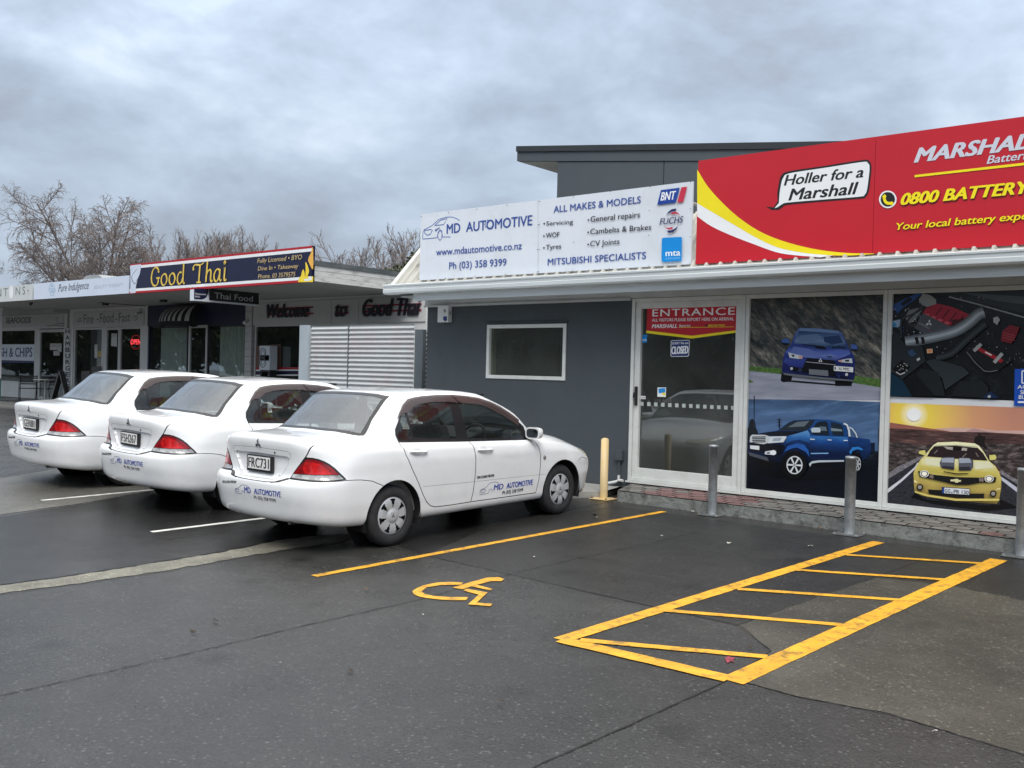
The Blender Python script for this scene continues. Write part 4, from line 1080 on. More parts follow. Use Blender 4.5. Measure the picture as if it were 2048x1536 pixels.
# small window
wx0, wx1, wz0_, wz1 = ww['x0'], ww['x1'], ww['z0'], ww['z1']
def frame(name, x0, x1, z0, z1, w, y0, y1, mt, parent, wb=None):
    b = MB(); wb = wb or w
    b.box(x0,x0+w,y0,y1,z0,z1); b.box(x1-w,x1,y0,y1,z0,z1); b.box(x0+w,x1-w,y0+.002,y1,z1-w,z1); b.box(x0+w,x1-w,y0+.002,y1,z0,z0+wb)
    return b.build(name, [mt], parent, bevel=.004)
sw = frame('window', wx0, wx1, wz0_, wz1, .055, WY-.02, WY+.06, white_alu, garage)
b = MB(); b.box(wx0-.02, wx1+.03, WY-.03, WY-.001, wz1+.02, wz1+.035); b.build('drip_cap', [slate], sw)
b = MB(); b.box(wx0+.05, wx1-.05, WY+.03, WY+.036, wz0_+.05, wz1-.05); b.build('pane', [glass('office_glass', (.6,.62,.56), .35, 0, .05)], sw)
b = MB(); b.box(wx0+.055, wx0+.065, WY+.045, WY+.14, wz0_+.05, wz1-.05); b.box(wx0+.05, wx1-.05, WY+.06, WY+.14, wz0_+.03, wz0_+.045); b.build('window_reveal', [mat('cream_reveal', (.5,.48,.4), .6, var=.05)], sw)
# door
dg = WY+.035
door = frame('door_frame', XD0, XD1, ZS-.05, ZH+.03, .05, WY-.035, WY+.07, white_alu, garage, .05)
leaf = frame('door', XD0+.052, XD1-.052, ZS, ZH-.022, .085, WY-.012, WY+.05, white_alu, garage, .13)
b = MB(); b.box(XD0+.13, XD1-.13, dg, dg+.006, ZS+.12, ZH-.1); b.build('pane', [glass('door_glass', (.5,.53,.5), .9, 0, .05)], leaf)
hp = atY((1272,792), WY-.03); b = MB(); b.box(hp.x-.018,hp.x+.018,WY-.05,WY-.013,hp.z-.13,hp.z+.13); b.box(hp.x-.03,hp.x+.02,WY-.065,WY-.05,hp.z-.02,hp.z+.05); b.build('handle', [black_trim], leaf, bevel=.006)
b = MB(); b.box(XD0-.02, XE+.1, WY-.06, WY-.001, ZS-.075, ZS-.052); b.build('sill', [white_alu], garage)
# shopfront windows
def shopwin(x0, x1):
    return frame('shopfront_window', x0, x1, ZS-.05, ZH+.03, .05, WY-.03, WY+.07, white_alu, garage)
w1 = shopwin(XD1+.003, XM+.045); w2 = shopwin(XM+.048, XE)
def midrail(parent, x0, x1, pz):
    b = MB(); b.box(x0, x1, WY+.012, WY+.03, pz-.035, pz+.035); return b.build('rail', [mat('rail_white', (.68,.70,.72), .4, var=.03)], parent)

# ================================================================ printed window pictures (flat vinyl on the shopfront panes)
def print_mat(name, build, rough=.25):
    """procedural print: build(nt, coord socket) -> colour socket; coordinates are metres on the wall (x, z)"""
    if name in MATS: return MATS[name]
    m = bpy.data.materials.new(name); m.use_nodes = True; nt = m.node_tree; p = nt.nodes['Principled BSDF']; MATS[name] = m
    p.inputs['Roughness'].default_value = rough; p.inputs['Specular IOR Level'].default_value = .35
    tc = nt.nodes.new('ShaderNodeTexCoord'); sp = nt.nodes.new('ShaderNodeSeparateXYZ'); nt.links.new(tc.outputs['Object'], sp.inputs[0])
    nt.links.new(build(nt, tc.outputs['Object'], sp.outputs), p.inputs['Base Color']); return m
def n_noise(nt, v, scale, detail=6, rough=.6, rot=0.0, st=(1,1,1), dist=0.0):
    if rot:
        m0 = nt.nodes.new('ShaderNodeMapping'); m0.inputs['Rotation'].default_value = (0, rot, 0); nt.links.new(v, m0.inputs[0]); v = m0.outputs[0]
    mp = nt.nodes.new('ShaderNodeMapping'); mp.inputs['Scale'].default_value = st; nt.links.new(v, mp.inputs[0])
    t = nt.nodes.new('ShaderNodeTexNoise'); t.inputs['Scale'].default_value = scale; t.inputs['Detail'].default_value = detail; t.inputs['Roughness'].default_value = rough; t.inputs['Distortion'].default_value = dist
    nt.links.new(mp.outputs[0], t.inputs['Vector']); return t.outputs['Fac']
def n_ramp(nt, f, stops):
    r = nt.nodes.new('ShaderNodeValToRGB'); nt.links.new(f, r.inputs[0]); e = r.color_ramp.elements
    while len(e) < len(stops): e.new(.5)
    for k, (p, c) in enumerate(stops): e[k].position = p; e[k].color = (*srgb(*c), 1)
    return r.outputs[0]
def n_mix(nt, f, a, b, t='MIX'):
    x = nt.nodes.new('ShaderNodeMix'); x.data_type = 'RGBA'; x.blend_type = t
    for i, c in ((0, f), (6, a), (7, b)):
        if hasattr(c, 'is_output'): nt.links.new(c, x.inputs[i])
        elif i == 0: x.inputs[0].default_value = c
        else: x.inputs[i].default_value = (*c, 1)
    return x.outputs[2]
def n_range(nt, f, a, b):
    r = nt.nodes.new('ShaderNodeMapRange'); nt.links.new(f, r.inputs[0]); r.inputs[1].default_value = a; r.inputs[2].default_value = b; return r.outputs[0]
_pm = {}
def ink(*c, rough=.25):
    """a printed colour given as it looks in the picture"""
    k = 'ink_%02x%02x%02x' % c
    if k not in _pm: _pm[k] = mat('print_'+k[4:], srgb(*c), rough, var=.05, scale=6, spec=.35)
    return _pm[k]
PY = WY+.012
def tone(key, ztop, zbot, *cols):
    """printed paintwork: tones running down a photographed body, broken up by soft reflections"""
    def f(nt, v, s):
        mr = nt.nodes.new('ShaderNodeMapRange'); nt.links.new(s[2], mr.inputs[0]); mr.inputs[1].default_value = ztop-.25; mr.inputs[2].default_value = zbot-.25
        a = nt.nodes.new('ShaderNodeMath'); a.operation = 'MULTIPLY_ADD'; nt.links.new(n_noise(nt, v, 7, 4, .55, 0, (.7,1,2.2)), a.inputs[0]); a.inputs[1].default_value = .5; nt.links.new(mr.outputs[0], a.inputs[2])
        o = nt.nodes.new('ShaderNodeMath'); o.operation = 'SUBTRACT'; nt.links.new(a.outputs[0], o.inputs[0]); o.inputs[1].default_value = .25
        return n_ramp(nt, o.outputs[0], [(i/(len(cols)-1), c) for i, c in enumerate(cols)])
    return print_mat('print_tone_'+key, f)
zz_ = lambda x, y: atY((x, y), PY).z
def pane_rect(a, x0, x1, z0, z1, m): a.rect(x0, x1, z0, z1, m)
xa0, xa1 = XD1+.05, XM-.003; xb0, xb1 = XM+.097, XE-.05
zt, zb = ZH-.02, ZS; zm = 1.675
zr0, zr1 = zm-.035, zm+.035
# --- blue car on a hill road
def rock(nt, v, s):
    a = n_noise(nt, v, 4, 8, .72, R(-42), (.7,1,2.2)); b = n_noise(nt, v, 2.2, 6, .6); c = n_noise(nt, v, 26, 4, .7, R(-42), (.5,1,2))
    base = n_ramp(nt, a, [(.34,(34,39,40)),(.46,(70,74,72)),(.55,(108,107,100)),(.66,(168,160,148))])
    base = n_mix(nt, n_range(nt, c, .45, .75), base, srgb(30,33,33))
    base = n_mix(nt, n_range(nt, s[2], 2.35, 2.85), base, n_ramp(nt, b, [(.35,(24,31,31)),(.65,(46,54,54))]))
    return base
def road_p(nt, v, s): return n_ramp(nt, n_noise(nt, v, 5, 6, .6, 0, (.35,1,3)), [(.3,(124,128,144)),(.7,(160,163,178))])
def grass_p(nt, v, s): return n_ramp(nt, n_noise(nt, v, 30, 6, .6), [(.3,(52,82,40)),(.7,(98,128,66))])
def Z(x0, y0, k): return lambda *P: [(x0+x/k, y0+y/k) for x, y in P]
A = Art(PY); q = Z(1480, 600, 7.062)
A.rect(xa0, xa1, zr1, zt, print_mat('print_rock', rock))
A.poly(q((0,925),(110,935),(580,965),(600,1060),(1620,1070),(1930,1110),(2060,1130),(2060,1330),(0,1330)), print_mat('print_grass', grass_p))
A.poly(q((0,985),(110,1000),(560,1045),(1000,1110),(1620,1175),(1930,1225),(2060,1245),(2060,1420),(0,1400)), print_mat('print_road', road_p))
A.poly(q((0,1090),(105,1105),(200,1160),(105,1172),(0,1180)), print_mat('print_grass', grass_p))
A.poly(q((560,1140),(760,1135),(1400,1190),(1580,1215),(1330,1205),(900,1175)), ink(26,28,34))
A.poly(q((585,1030),(735,1060),(735,1110),(715,1155),(600,1160),(575,1130)), ink(12,13,16)); A.poly(q((1340,1130),(1590,1150),(1575,1215),(1345,1212)), ink(12,13,16))
A.poly(q((825,400),(870,394),(1120,402),(1390,432),(1440,465),(1500,590),(1545,690),(1600,770),(1620,850),(1620,1090),(1600,1140),(1300,1110),(800,1080),(610,1040),(590,980),(610,830),(640,720),(720,630),(760,520)), tone('blue_body', zz_(1640,660), zz_(1640,752), (96,118,176), (52,70,146), (36,48,116), (22,28,70)))
A.poly(q((720,640),(1530,700),(1560,760),(1330,860),(930,815),(640,740)), tone('blue_bonnet', zz_(1640,690), zz_(1640,722), (36,50,110), (66,86,160), (112,132,196), (48,62,134)))
A.poly(q((760,655),(980,690),(1180,790),(930,790),(720,720)), ink(96,114,180)); A.poly(q((1210,720),(1480,715),(1540,760),(1380,800)), ink(84,104,184))
A.poly(q((640,820),(880,835),(930,830),(890,960),(700,935),(620,960),(612,880)), tone('blue_bumper', zz_(1580,715), zz_(1580,745), (60,76,150), (44,56,128), (26,34,84)))
A.poly(q((615,880),(690,930),(680,1000),(610,1000)), ink(26,34,92))
A.poly(q((830,440),(1110,455),(1420,482),(1500,640),(1510,690),(1060,650),(760,610)), tone('screen_glass', zz_(1640,662), zz_(1640,692), (38,58,98), (74,102,146), (110,136,170), (50,76,118)))
A.poly(q((870,500),(1100,480),(1160,530),(1030,590),(850,590),(800,560)), ink(96,122,158)); A.poly(q((1180,520),(1400,500),(1460,600),(1300,630),(1190,590)), ink(40,62,104))
A.poly(q((850,398),(1110,408),(1385,440),(1400,470),(1110,448),(835,432)), ink(112,140,180))
A.poly(q((590,560),(640,543),(690,550),(700,620),(650,632),(590,610)), ink(68,100,168)); A.poly(q((590,600),(690,612),(690,632),(640,634),(590,622)), ink(16,20,34))
A.poly(q((1565,625),(1640,630),(1662,670),(1650,710),(1570,705)), ink(68,100,168)); A.poly(q((1560,690),(1652,698),(1640,716),(1570,712)), ink(16,20,34))
A.poly(q((680,740),(880,790),(885,828),(830,832),(700,815)), ink(200,208,214)); A.poly(q((725,770),(770,775),(765,805),(735,800)), ink(60,64,72)); A.poly(q((820,785),(882,795),(884,826),(840,825)), ink(214,160,150))
A.poly(q((1385,855),(1500,830),(1580,825),(1590,890),(1430,880)), ink(200,208,214)); A.poly(q((1480,845),(1545,840),(1540,870),(1490,872)), ink(60,64,72)); A.poly(q((1385,858),(1440,842),(1440,878),(1400,872)), ink(214,160,150))
A.poly(q((950,815),(1330,855),(1370,930),(1330,1060),(1530,1095),(1500,1100),(860,1010),(700,990),(700,935),(880,965)), ink(14,16,22))
A.poly(q((975,975),(1245,995),(1248,1075),(975,1050)), ink(108,112,120))
A.poly(q((930,868),(1120,885),(1350,912),(1350,920),(1120,896),(930,878)), ink(150,156,165)); 
for d in ((1136,838),(1122,862),(1150,864)): A.poly(q((d[0],d[1]-14),(d[0]+12,d[1]),(d[0],d[1]+14),(d[0]-12,d[1])), ink(225,228,230), True)
A.poly(q((1325,930),(1598,950),(1598,1020),(1325,1000)), ink(222,224,226)); A.text('A1 MMC', *q((1395,990),(1550,1002),(1397,948)), ink(20,20,24), .012)
A.poly(q((1335,945),(1352,946),(1352,985),(1335,983)), ink(20,30,60))
for cx, cy, r, c in ((728,968,20,(190,195,200)),(848,990,30,(40,48,80)),(1505,1052,22,(190,195,200)),(1395,1075,22,(40,48,90))): A.poly(q(*arc(cx,cy,r,r,0,340,10)), ink(*c), cx > 728)
A.poly(q((610,1028),(1100,1085),(1600,1130),(1600,1150),(1300,1130),(800,1085),(620,1055)), ink(96,100,108))
A.poly(q((1050,655),(1120,650),(1210,672),(1215,690),(1120,688),(1060,672)), ink(14,18,30)); A.poly(q((1205,790),(1310,800),(1270,812)), ink(14,18,30))
A.stroke(q((870,625),(1000,640),(1180,660)), .01, ink(14,18,30)); A.stroke(q((1300,670),(1400,660),(1490,675)), .01, ink(14,18,30))
A.build('window_picture', w1); midrail(w1, xa0-.02, xa1+.02, zm)
# --- dark blue pickup under a stormy sky
def storm(nt, v, s):
    a = n_noise(nt, v, 3.2, 7, .6, R(12), (.5,1,2.6), .6)
    c = n_ramp(nt, a, [(.3,(12,26,44)),(.45,(30,52,82)),(.58,(62,92,128)),(.7,(112,140,172))])
    g = n_mix(nt, n_range(nt, s[2], 1.2, 1.62), srgb(96,126,168), srgb(26,42,66)); return n_mix(nt, .5, c, g)
def tarmac(nt, v, s):
    a = n_noise(nt, v, 6, 7, .7, 0, (.5,1,3)); c = n_ramp(nt, a, [(.38,(8,14,24)),(.55,(22,30,44)),(.68,(70,84,104)),(.8,(150,165,185))])
    return n_mix(nt, n_range(nt, s[2], .85, .62), c, srgb(6,12,22))
A = Art(PY); q = Z(1480, 790, 6.679)
A.rect(xa0, xa1, zb, zr0, print_mat('print_storm', storm))
A.poly(q((0,600),(700,640),(1900,760),(1900,1500),(0,1400)), print_mat('print_tarmac', tarmac))
A.poly(q((60,470),(110,440),(130,340),(165,315),(200,350),(215,440),(240,500),(240,610),(60,600)), ink(12,22,30)); A.poly(q((182,10),(198,12),(192,470),(184,470)), ink(28,38,56))
A.stroke(q((524,315),(526,445)), .02, ink(20,30,48)); 
for y in (322,358,398): A.stroke(q((492,y+6),(524,y),(558,y+10)), .006, ink(20,30,48))
A.poly(q((220,1060),(330,1000),(560,1040),(880,1080),(1400,960),(1640,1000),(1400,1120),(900,1130),(500,1100)), ink(4,7,14))
A.poly(q((1740,640),(1800,635),(1800,760),(1740,770)), ink(16,28,48))
A.poly(q((205,870),(480,920),(470,960),(420,990),(330,995),(260,960)), ink(8,9,12)); A.poly(q((1030,905),(1200,905),(1170,955),(1100,965),(1050,940)), ink(10,12,16))
A.poly(q((1440,880),(1480,800),(1540,770),(1600,790),(1625,860),(1620,960),(1580,1030),(1540,1040),(1480,990)), ink(10,11,14))
A.poly(q((100,760),(120,650),(135,560),(160,530),(330,500),(500,475),(640,370),(720,335),(1000,322),(1200,330),(1380,375),(1440,420),(1470,560),(1600,575),(1730,590),(1745,640),(1750,770),(1700,840),(1640,880),(1600,770),(1540,740),(1480,790),(1440,880),(940,890),(880,920),(520,900),(330,850)), tone('pickup_body', zz_(1620,840), zz_(1620,922), (30,72,128), (22,60,118), (14,38,80), (6,16,36)))
A.poly(q((930,545),(1440,560),(1455,700),(1440,770),(940,760)), tone('pickup_doors', zz_(1660,872), zz_(1660,905), (52,112,176), (26,70,136), (16,44,92), (10,26,58))); A.poly(q((640,540),(900,470),(935,520),(930,640),(800,600),(700,610),(590,660)), tone('pickup_wing', zz_(1600,860), zz_(1600,890), (92,150,204), (42,96,160), (20,54,106)))
A.poly(q((940,770),(1440,775),(1440,880),(940,860)), ink(8,26,62)); A.poly(q((945,775),(1180,770),(1180,785),(945,788)), ink(120,170,220))
A.poly(q((160,530),(360,500),(520,480),(860,485),(640,545),(430,545),(330,532)), ink(10,18,32))
A.poly(q((520,470),(640,378),(720,342),(1000,330),(960,400),(880,480)), ink(30,40,50)); A.poly(q((640,430),(760,360),(930,345),(860,420)), ink(92,104,112))
A.poly(q((1010,385),(1060,355),(1150,350),(1170,380),(1190,535),(980,525),(950,500)), ink(22,34,44)); A.poly(q((1210,360),(1340,385),(1370,420),(1385,540),(1240,535)), ink(26,40,52)); A.poly(q((1060,420),(1150,425),(1160,480),(1080,478)), ink(90,108,120))
A.poly(q((1215,440),(1360,460),(1368,485),(1220,480)), ink(120,135,142))
A.poly(q((120,650),(560,660),(600,690),(560,780),(400,770),(130,740)), ink(8,12,22)); A.poly(q((110,760),(300,815),(360,830),(390,885),(300,860),(130,810)), ink(70,76,86))
A.poly(q((135,560),(160,530),(330,532),(400,555),(370,640),(320,658),(130,630)), ink(190,196,200))
for k in range(4): A.poly(q((160+4*k,556+22*k),(345,552+22*k),(338,566+22*k),(160,570+22*k)), ink(28,32,40), k > 0)
A.poly(q((400,555),(610,550),(625,560),(580,630),(370,645)), ink(205,212,218)); A.poly(q((450,575),(560,570),(530,615),(430,618)), ink(150,162,174))
A.poly(q((135,672),(258,680),(258,735),(135,718)), ink(214,218,220)); A.poly(q((335,755),(420,740),(440,770),(430,800),(330,792)), ink(200,206,212)); A.poly(q(*arc(445,770,40,34,0,340,12)), ink(225,230,235)); A.poly(q((360,768),(400,765),(395,785),(360,783)), ink(20,26,36), True)
A.poly(q((945,455),(970,437),(1060,435),(1078,460),(1072,498),(960,500)), ink(176,192,202)); A.poly(q((935,580),(1000,588),(1000,600),(940,598)), ink(190,205,215)); 
A.poly(q((1170,592),(1222,598),(1222,608),(1170,604)), ink(210,220,228), True); A.poly(q((1385,600),(1440,602),(1440,614),(1385,612)), ink(210,220,228), True)
A.stroke(q((1385,380),(1430,400),(1455,470),(1465,555)), .022, ink(196,205,212)); A.stroke(q((1460,430),(1500,450),(1550,520),(1565,570)), .014, ink(190,200,208))
A.poly(q((920,920),(960,885),(1050,872),(1390,870),(1390,890),(1050,900),(960,915),(935,960)), ink(178,188,196))
A.poly(q((1460,760),(1500,700),(1580,690),(1640,720),(1640,740),(1560,725),(1500,750),(1480,800)), ink(44,118,190)); A.poly(q((590,760),(640,680),(760,645),(860,665),(915,740),(930,830),(880,760),(760,700),(680,720)), ink(34,84,160))
A.poly(q(*arc(722,930,175,185,0,352,30)), ink(9,10,13)); A.poly(q(*arc(728,936,108,122,0,350,28)), ink(196,200,204)); A.poly(q(*arc(728,936,92,105,0,350,28)), ink(16,18,22))
for a in range(0, 360, 60):
    c, s_ = math.cos(R(a+3)), math.sin(R(a+3)); A.poly(q((728-s_*8,936+c*9),(728+c*100-s_*12,936+s_*113+c*13),(728+c*100+s_*12,936+s_*113-c*13),(728+s_*8,936-c*9)), ink(205,209,212), a > 0)
A.poly(q(*arc(1572,920,42,88,0,350,20)), ink(190,195,200)); A.poly(q(*arc(1574,920,34,76,0,350,20)), ink(18,20,24))
for a in range(0, 360, 60):
    c, s_ = math.cos(R(a+3)), math.sin(R(a+3)); A.poly(q((1573-s_*3,920+c*7),(1573+c*38-s_*5,920+s_*82+c*9),(1573+c*38+s_*5,920+s_*82-c*9),(1573+s_*3,920-c*7)), ink(200,205,208), a > 0)
A.build('window_picture', w1)
# --- engine bay
A = Art(PY); q = Z(1740, 590, 6.649)
def bay(nt, v, s):
    a = n_noise(nt, v, 9, 8, .7); return n_ramp(nt, a, [(.35,(8,10,12)),(.6,(24,28,31)),(.8,(52,58,60))])
A.rect(xb0, xb1, zr1, zt, print_mat('print_bay', bay))
A.poly(q((700,-40),(2300,-60),(2300,330),(1960,250),(1500,150),(1100,30)), ink(44,52,56)); A.poly(q((1180,-40),(2300,40),(2300,160),(1700,80)), ink(78,88,94)); A.poly(q((1000,0),(1640,145),(2300,300),(2300,350),(1600,190),(950,30)), ink(20,24,26))
A.stroke(q((1050,25),(1350,100),(1650,185),(1950,270),(2300,370)), .014, ink(150,158,162))
A.poly(q((205,190),(420,70),(620,-20),(690,-10),(560,90),(430,170),(330,300),(205,330)), ink(40,82,150)); A.poly(q((410,110),(520,30),(560,50),(540,90),(430,150)), ink(14,22,40)); A.poly(q((205,280),(330,200),(370,240),(300,330),(205,420)), ink(18,28,40))
A.poly(q((205,300),(300,250),(420,330),(430,420),(400,480),(205,480)), ink(20,26,30)); A.poly(q((280,350),(400,325),(415,400),(370,430),(270,420)), ink(150,175,200)); A.poly(q((285,375),(330,365),(360,410),(320,430),(280,420)), ink(60,140,190))
A.poly(q((650,60),(700,-20),(800,0),(880,60),(880,120),(760,160),(660,120)), ink(150,156,156)); A.poly(q((520,200),(640,170),(690,210),(600,330),(530,380),(460,300)), ink(118,124,126))
for k in range(60):
    x, y = random.uniform(210,700), random.uniform(160,560); w = random.uniform(5,26); A.poly(q((x,y),(x+w,y-random.uniform(0,8)),(x+w*.8,y+random.uniform(4,14)),(x,y+10)), ink(*random.choice([(170,175,176),(90,96,98),(40,46,50),(205,208,208),(60,90,140)])), k > 0)
for k in range(70):
    x, y = random.uniform(700,1800), random.uniform(420,830); w = random.uniform(4,22); A.poly(q((x,y),(x+w,y-random.uniform(0,8)),(x+w*.8,y+random.uniform(3,10)),(x,y+7)), ink(*random.choice([(150,155,156),(70,76,78),(34,38,40),(190,192,190),(44,50,54)])), k > 0)
for k in range(40):
    x, y = random.uniform(950,2060), random.uniform(20,520); w = random.uniform(6,30); A.poly(q((x,y),(x+w,y+random.uniform(0,8)),(x+w*.8,y+random.uniform(4,14)),(x,y+8)), ink(*random.choice([(120,126,128),(60,66,68),(34,38,40),(170,172,170)])), k > 0)
for p in ([(660,110),(690,180),(560,260),(430,320),(410,450),(420,570)],[(690,160),(600,240),(510,330),(520,390),(600,420)]): A.stroke(q(*smooth2(p)), .022, ink(52,54,58))
A.poly(q((740,180),(890,112),(1100,160),(1300,250),(1380,275),(1210,320),(1200,390),(1090,395),(1050,410),(700,240)), ink(168,34,54))
for k in range(4): A.stroke(q((960+95*k,160+38*k),(870+92*k,270+38*k)), .016, ink(92,16,30)); 
for k in range(4): A.poly(q((740+88*k,240+36*k),(800+88*k,262+36*k),(770+88*k,285+36*k),(720+88*k,262+36*k)), ink(205,92,104), k > 0)
A.poly(q((700,240),(1050,410),(1170,400),(900,560),(760,530),(590,440)), ink(78,82,88)); A.poly(q((1070,340),(1140,320),(1200,330),(1190,385),(1100,395)), ink(70,24,30))
for a in (90, 210, 330):
    c, s_ = math.cos(R(a)), math.sin(R(a)); A.poly(q(*[(785+(c*l-s_*t)*1.0+(s_*l)*.2, 375-(s_*l+c*t)*1.05) for l, t in ((0,0),(24,14),(48,0),(24,-14))]), ink(205,210,214), a > 90)
A.text('MIVEC', *q((655,385),(790,455),(668,362)), ink(170,175,180), .0, .2); A.text('TURBO', *q((778,470),(845,495),(785,455)), ink(150,40,50), .0, .2)
for w, c in ((.125,(88,94,100)),(.085,(128,136,142)),(.035,(176,184,190))): A.stroke(q(*smooth2([(470,625),(680,590),(900,545),(1130,480),(1300,380),(1440,260),(1520,230)])), w, ink(*c))
for x in (620, 700): A.stroke(q((x-10,560),(x+5,600),(x+10,650)), .035, ink(24,26,30))
A.poly(q((205,560),(380,500),(420,600),(480,670),(700,680),(740,880),(430,1120),(205,960)), ink(36,42,46)); A.poly(q((300,980),(430,860),(540,960),(400,1090)), ink(10,12,14))
for k in range(16):
    x, y = random.uniform(360,490), random.uniform(885,1000); A.poly(q((x,y),(x+14,y+3),(x+12,y+15),(x,y+12)), ink(170,174,176), k > 0)
A.poly(q((350,1015),(400,1050),(470,1020),(465,1040),(400,1065),(345,1030)), ink(180,184,186)); A.poly(q((500,750),(560,720),(620,790),(560,820),(520,800)), ink(46,70,100))
A.poly(q((620,850),(660,830),(665,860),(630,880)), ink(190,195,198)); A.poly(q((755,720),(830,715),(835,770),(760,775)), ink(225,185,150)); A.poly(q((768,728),(820,724),(822,762),(772,766)), ink(214,140,90))
A.poly(q((740,880),(860,850),(1240,960),(1320,1040),(1000,1260),(960,1110),(820,970)), ink(44,50,54)); A.poly(q((610,1060),(680,980),(900,1020),(960,1160),(1000,1340),(860,1340)), ink(28,33,36)); A.poly(q((205,980),(430,1130),(560,1350),(205,1340)), ink(16,44,62)); A.poly(q((430,1130),(620,1060),(860,1350),(560,1350)), ink(14,17,19))
A.poly(q((1080,1340),(1200,1150),(1500,1140),(1580,1230),(1560,1370)), ink(26,30,33)); A.poly(q((1490,1370),(1600,1280),(1720,1370)), ink(24,40,74)); A.poly(q(*arc(1585,1350,22,20,0,340,12)), ink(160,165,168))
for w, c in ((.07,(34,39,43)),(.03,(56,62,66))): A.stroke(q(*smooth2([(880,840),(1080,780),(1260,620),(1420,480),(1540,380)])), w, ink(*c))
A.poly(q((1740,600),(1760,480),(1860,395),(1990,430),(1940,560),(1880,645),(1760,620)), ink(118,26,36)); 
for k in range(3): A.stroke(q((1765,500+32*k),(1925,540+32*k)), .006, ink(170,70,76))
A.poly(q((1640,300),(1700,285),(1730,330),(1690,400),(1640,360)), ink(170,172,170)); A.poly(q((1290,760),(1500,690),(1900,860),(1700,1010),(1560,1020)), ink(20,22,24)); A.stroke(q((1285,755),(1400,900),(1520,1010),(1600,1020),(1700,1000)), .010, ink(92,98,100))
A.poly(q((1400,715),(1450,690),(1775,865),(1740,905)), ink(150,28,40)); A.poly(q((1535,750),(1622,795),(1612,808),(1527,765)), ink(220,220,220))
for a in ((1480,650,1380,745),(1760,775,1650,900)): A.stroke(q((a[0],a[1]),(a[2],a[3])), .035, ink(158,160,160))
for k in range(12):
    x, y = random.uniform(1780,2040), random.uniform(700,1000); A.poly(q((x,y),(x+18,y+8),(x+10,y+20)), ink(110,112,112), k > 0)
A.build('window_picture', w2); midrail(w2, xb0-.02, xb1+.02, zm-.004)
# --- yellow sports car at sunset
A = Art(PY); q = Z(1750, 790, 5.906)
def sunset(nt, v, s):
    c0 = atY((1750+460/5.906, 790+232/5.906), PY)
    vm = nt.nodes.new('ShaderNodeVectorMath'); vm.operation = 'DISTANCE'; vm.inputs[1].default_value = (c0.x, 0, c0.z)
    # the picture's own glow round its sun (object space is relative to the window's place)
    ob = w2.location; g = garage.location; vm.inputs[1].default_value = (c0.x-g.x, c0.y-g.y, c0.z-g.z); nt.links.new(v, vm.inputs[0])
    return n_ramp(nt, vm.outputs['Value'], [(.0,(255,252,240)),(.085,(252,240,190)),(.16,(240,212,84)),(.36,(234,192,104)),(.62,(216,158,116)),(1.0,(198,138,116))])
def scrub(nt, v, s):
    a = n_noise(nt, v, 16, 8, .75, 0, (.6,1,1.6)); return n_ramp(nt, a, [(.34,(26,22,24)),(.5,(64,56,56)),(.62,(112,100,98)),(.75,(170,160,156))])
def scrub2(nt, v, s):
    a = n_noise(nt, v, 12, 8, .7, 0, (.3,1,2)); return n_ramp(nt, a, [(.35,(44,32,34)),(.55,(84,62,60)),(.75,(140,108,98))])
def gravel(nt, v, s): return n_ramp(nt, n_noise(nt, v, 60, 5, .8), [(.3,(70,68,72)),(.55,(128,124,130)),(.75,(196,192,196))])
def tar2(nt, v, s): return n_ramp(nt, n_noise(nt, v, 50, 5, .8), [(.35,(28,29,34)),(.7,(62,64,72))])
A.rect(xb0, xb1, zb, zr0-.004, print_mat('print_sunset', sunset))
A.poly(q((700,400),(900,385),(1150,390),(1450,420),(1800,420),(2300,440),(2300,520),(700,480)), ink(206,170,160)); A.poly(q((60,310),(250,335),(480,370),(900,430),(60,430)), ink(150,96,84)); A.poly(q((1080,425),(1165,395),(1230,405),(1330,430),(1500,455),(1080,450)), ink(178,142,140))
A.poly(q((40,392),(250,396),(500,408),(900,435),(1300,440),(1760,462),(2300,480),(2300,900),(40,900)), print_mat('print_scrub2', scrub2))
A.poly(q((40,560),(300,560),(560,600),(830,560),(1000,560),(1300,570),(2300,600),(2300,1100),(1640,1010),(1400,800),(600,720),(300,900),(40,1040)), print_mat('print_scrub', scrub))
A.poly(q((40,1000),(300,830),(620,690),(640,720),(500,830),(40,1120)), print_mat('print_gravel', gravel)); A.poly(q((1480,880),(1600,960),(2300,1300),(2300,1420),(1640,1080),(1480,960)), print_mat('print_gravel', gravel))
A.poly(q((40,1060),(540,760),(700,690),(1300,760),(1480,930),(2300,1420),(2300,1640),(40,1320)), print_mat('print_tar2', tar2))
A.poly(q((40,1190),(300,1000),(470,850),(500,800),(520,800),(480,870),(330,1010),(40,1250)), ink(206,206,214)); A.poly(q((1480,960),(1560,1010),(1700,1110),(2300,1500),(2300,1570),(1680,1150),(1500,1010)), ink(190,192,204))
A.poly(q(*arc(462,232,84,76,0,350,28)), ink(250,250,248)); A.poly(q((98,300),(112,300),(122,700),(108,700)), ink(54,36,34)); A.stroke(q((80,308),(152,280)), .012, ink(60,40,36))
A.poly(q((1165,590),(1180,500),(1220,480),(1232,440),(1250,480),(1310,490),(1290,560),(1330,640),(1240,600)), ink(34,28,28))
A.poly(q((470,1160),(620,1240),(1300,1300),(1470,1300),(1480,1230),(1700,1330),(1300,1370),(700,1290),(430,1210)), ink(14,14,18))
A.poly(q((690,590),(740,560),(960,552),(1180,572),(1230,600),(1290,680),(1345,775),(1420,840),(1460,900),(1492,980),(1490,1100),(1465,1240),(1440,1285),(1300,1280),(900,1240),(560,1190),(470,1150),(460,1060),(455,920),(490,840),(540,760),(600,700)), tone('yellow_body', zz_(1910,890), zz_(1910,1005), (240,236,196), (222,212,140), (202,186,98), (178,156,84), (128,108,58)))
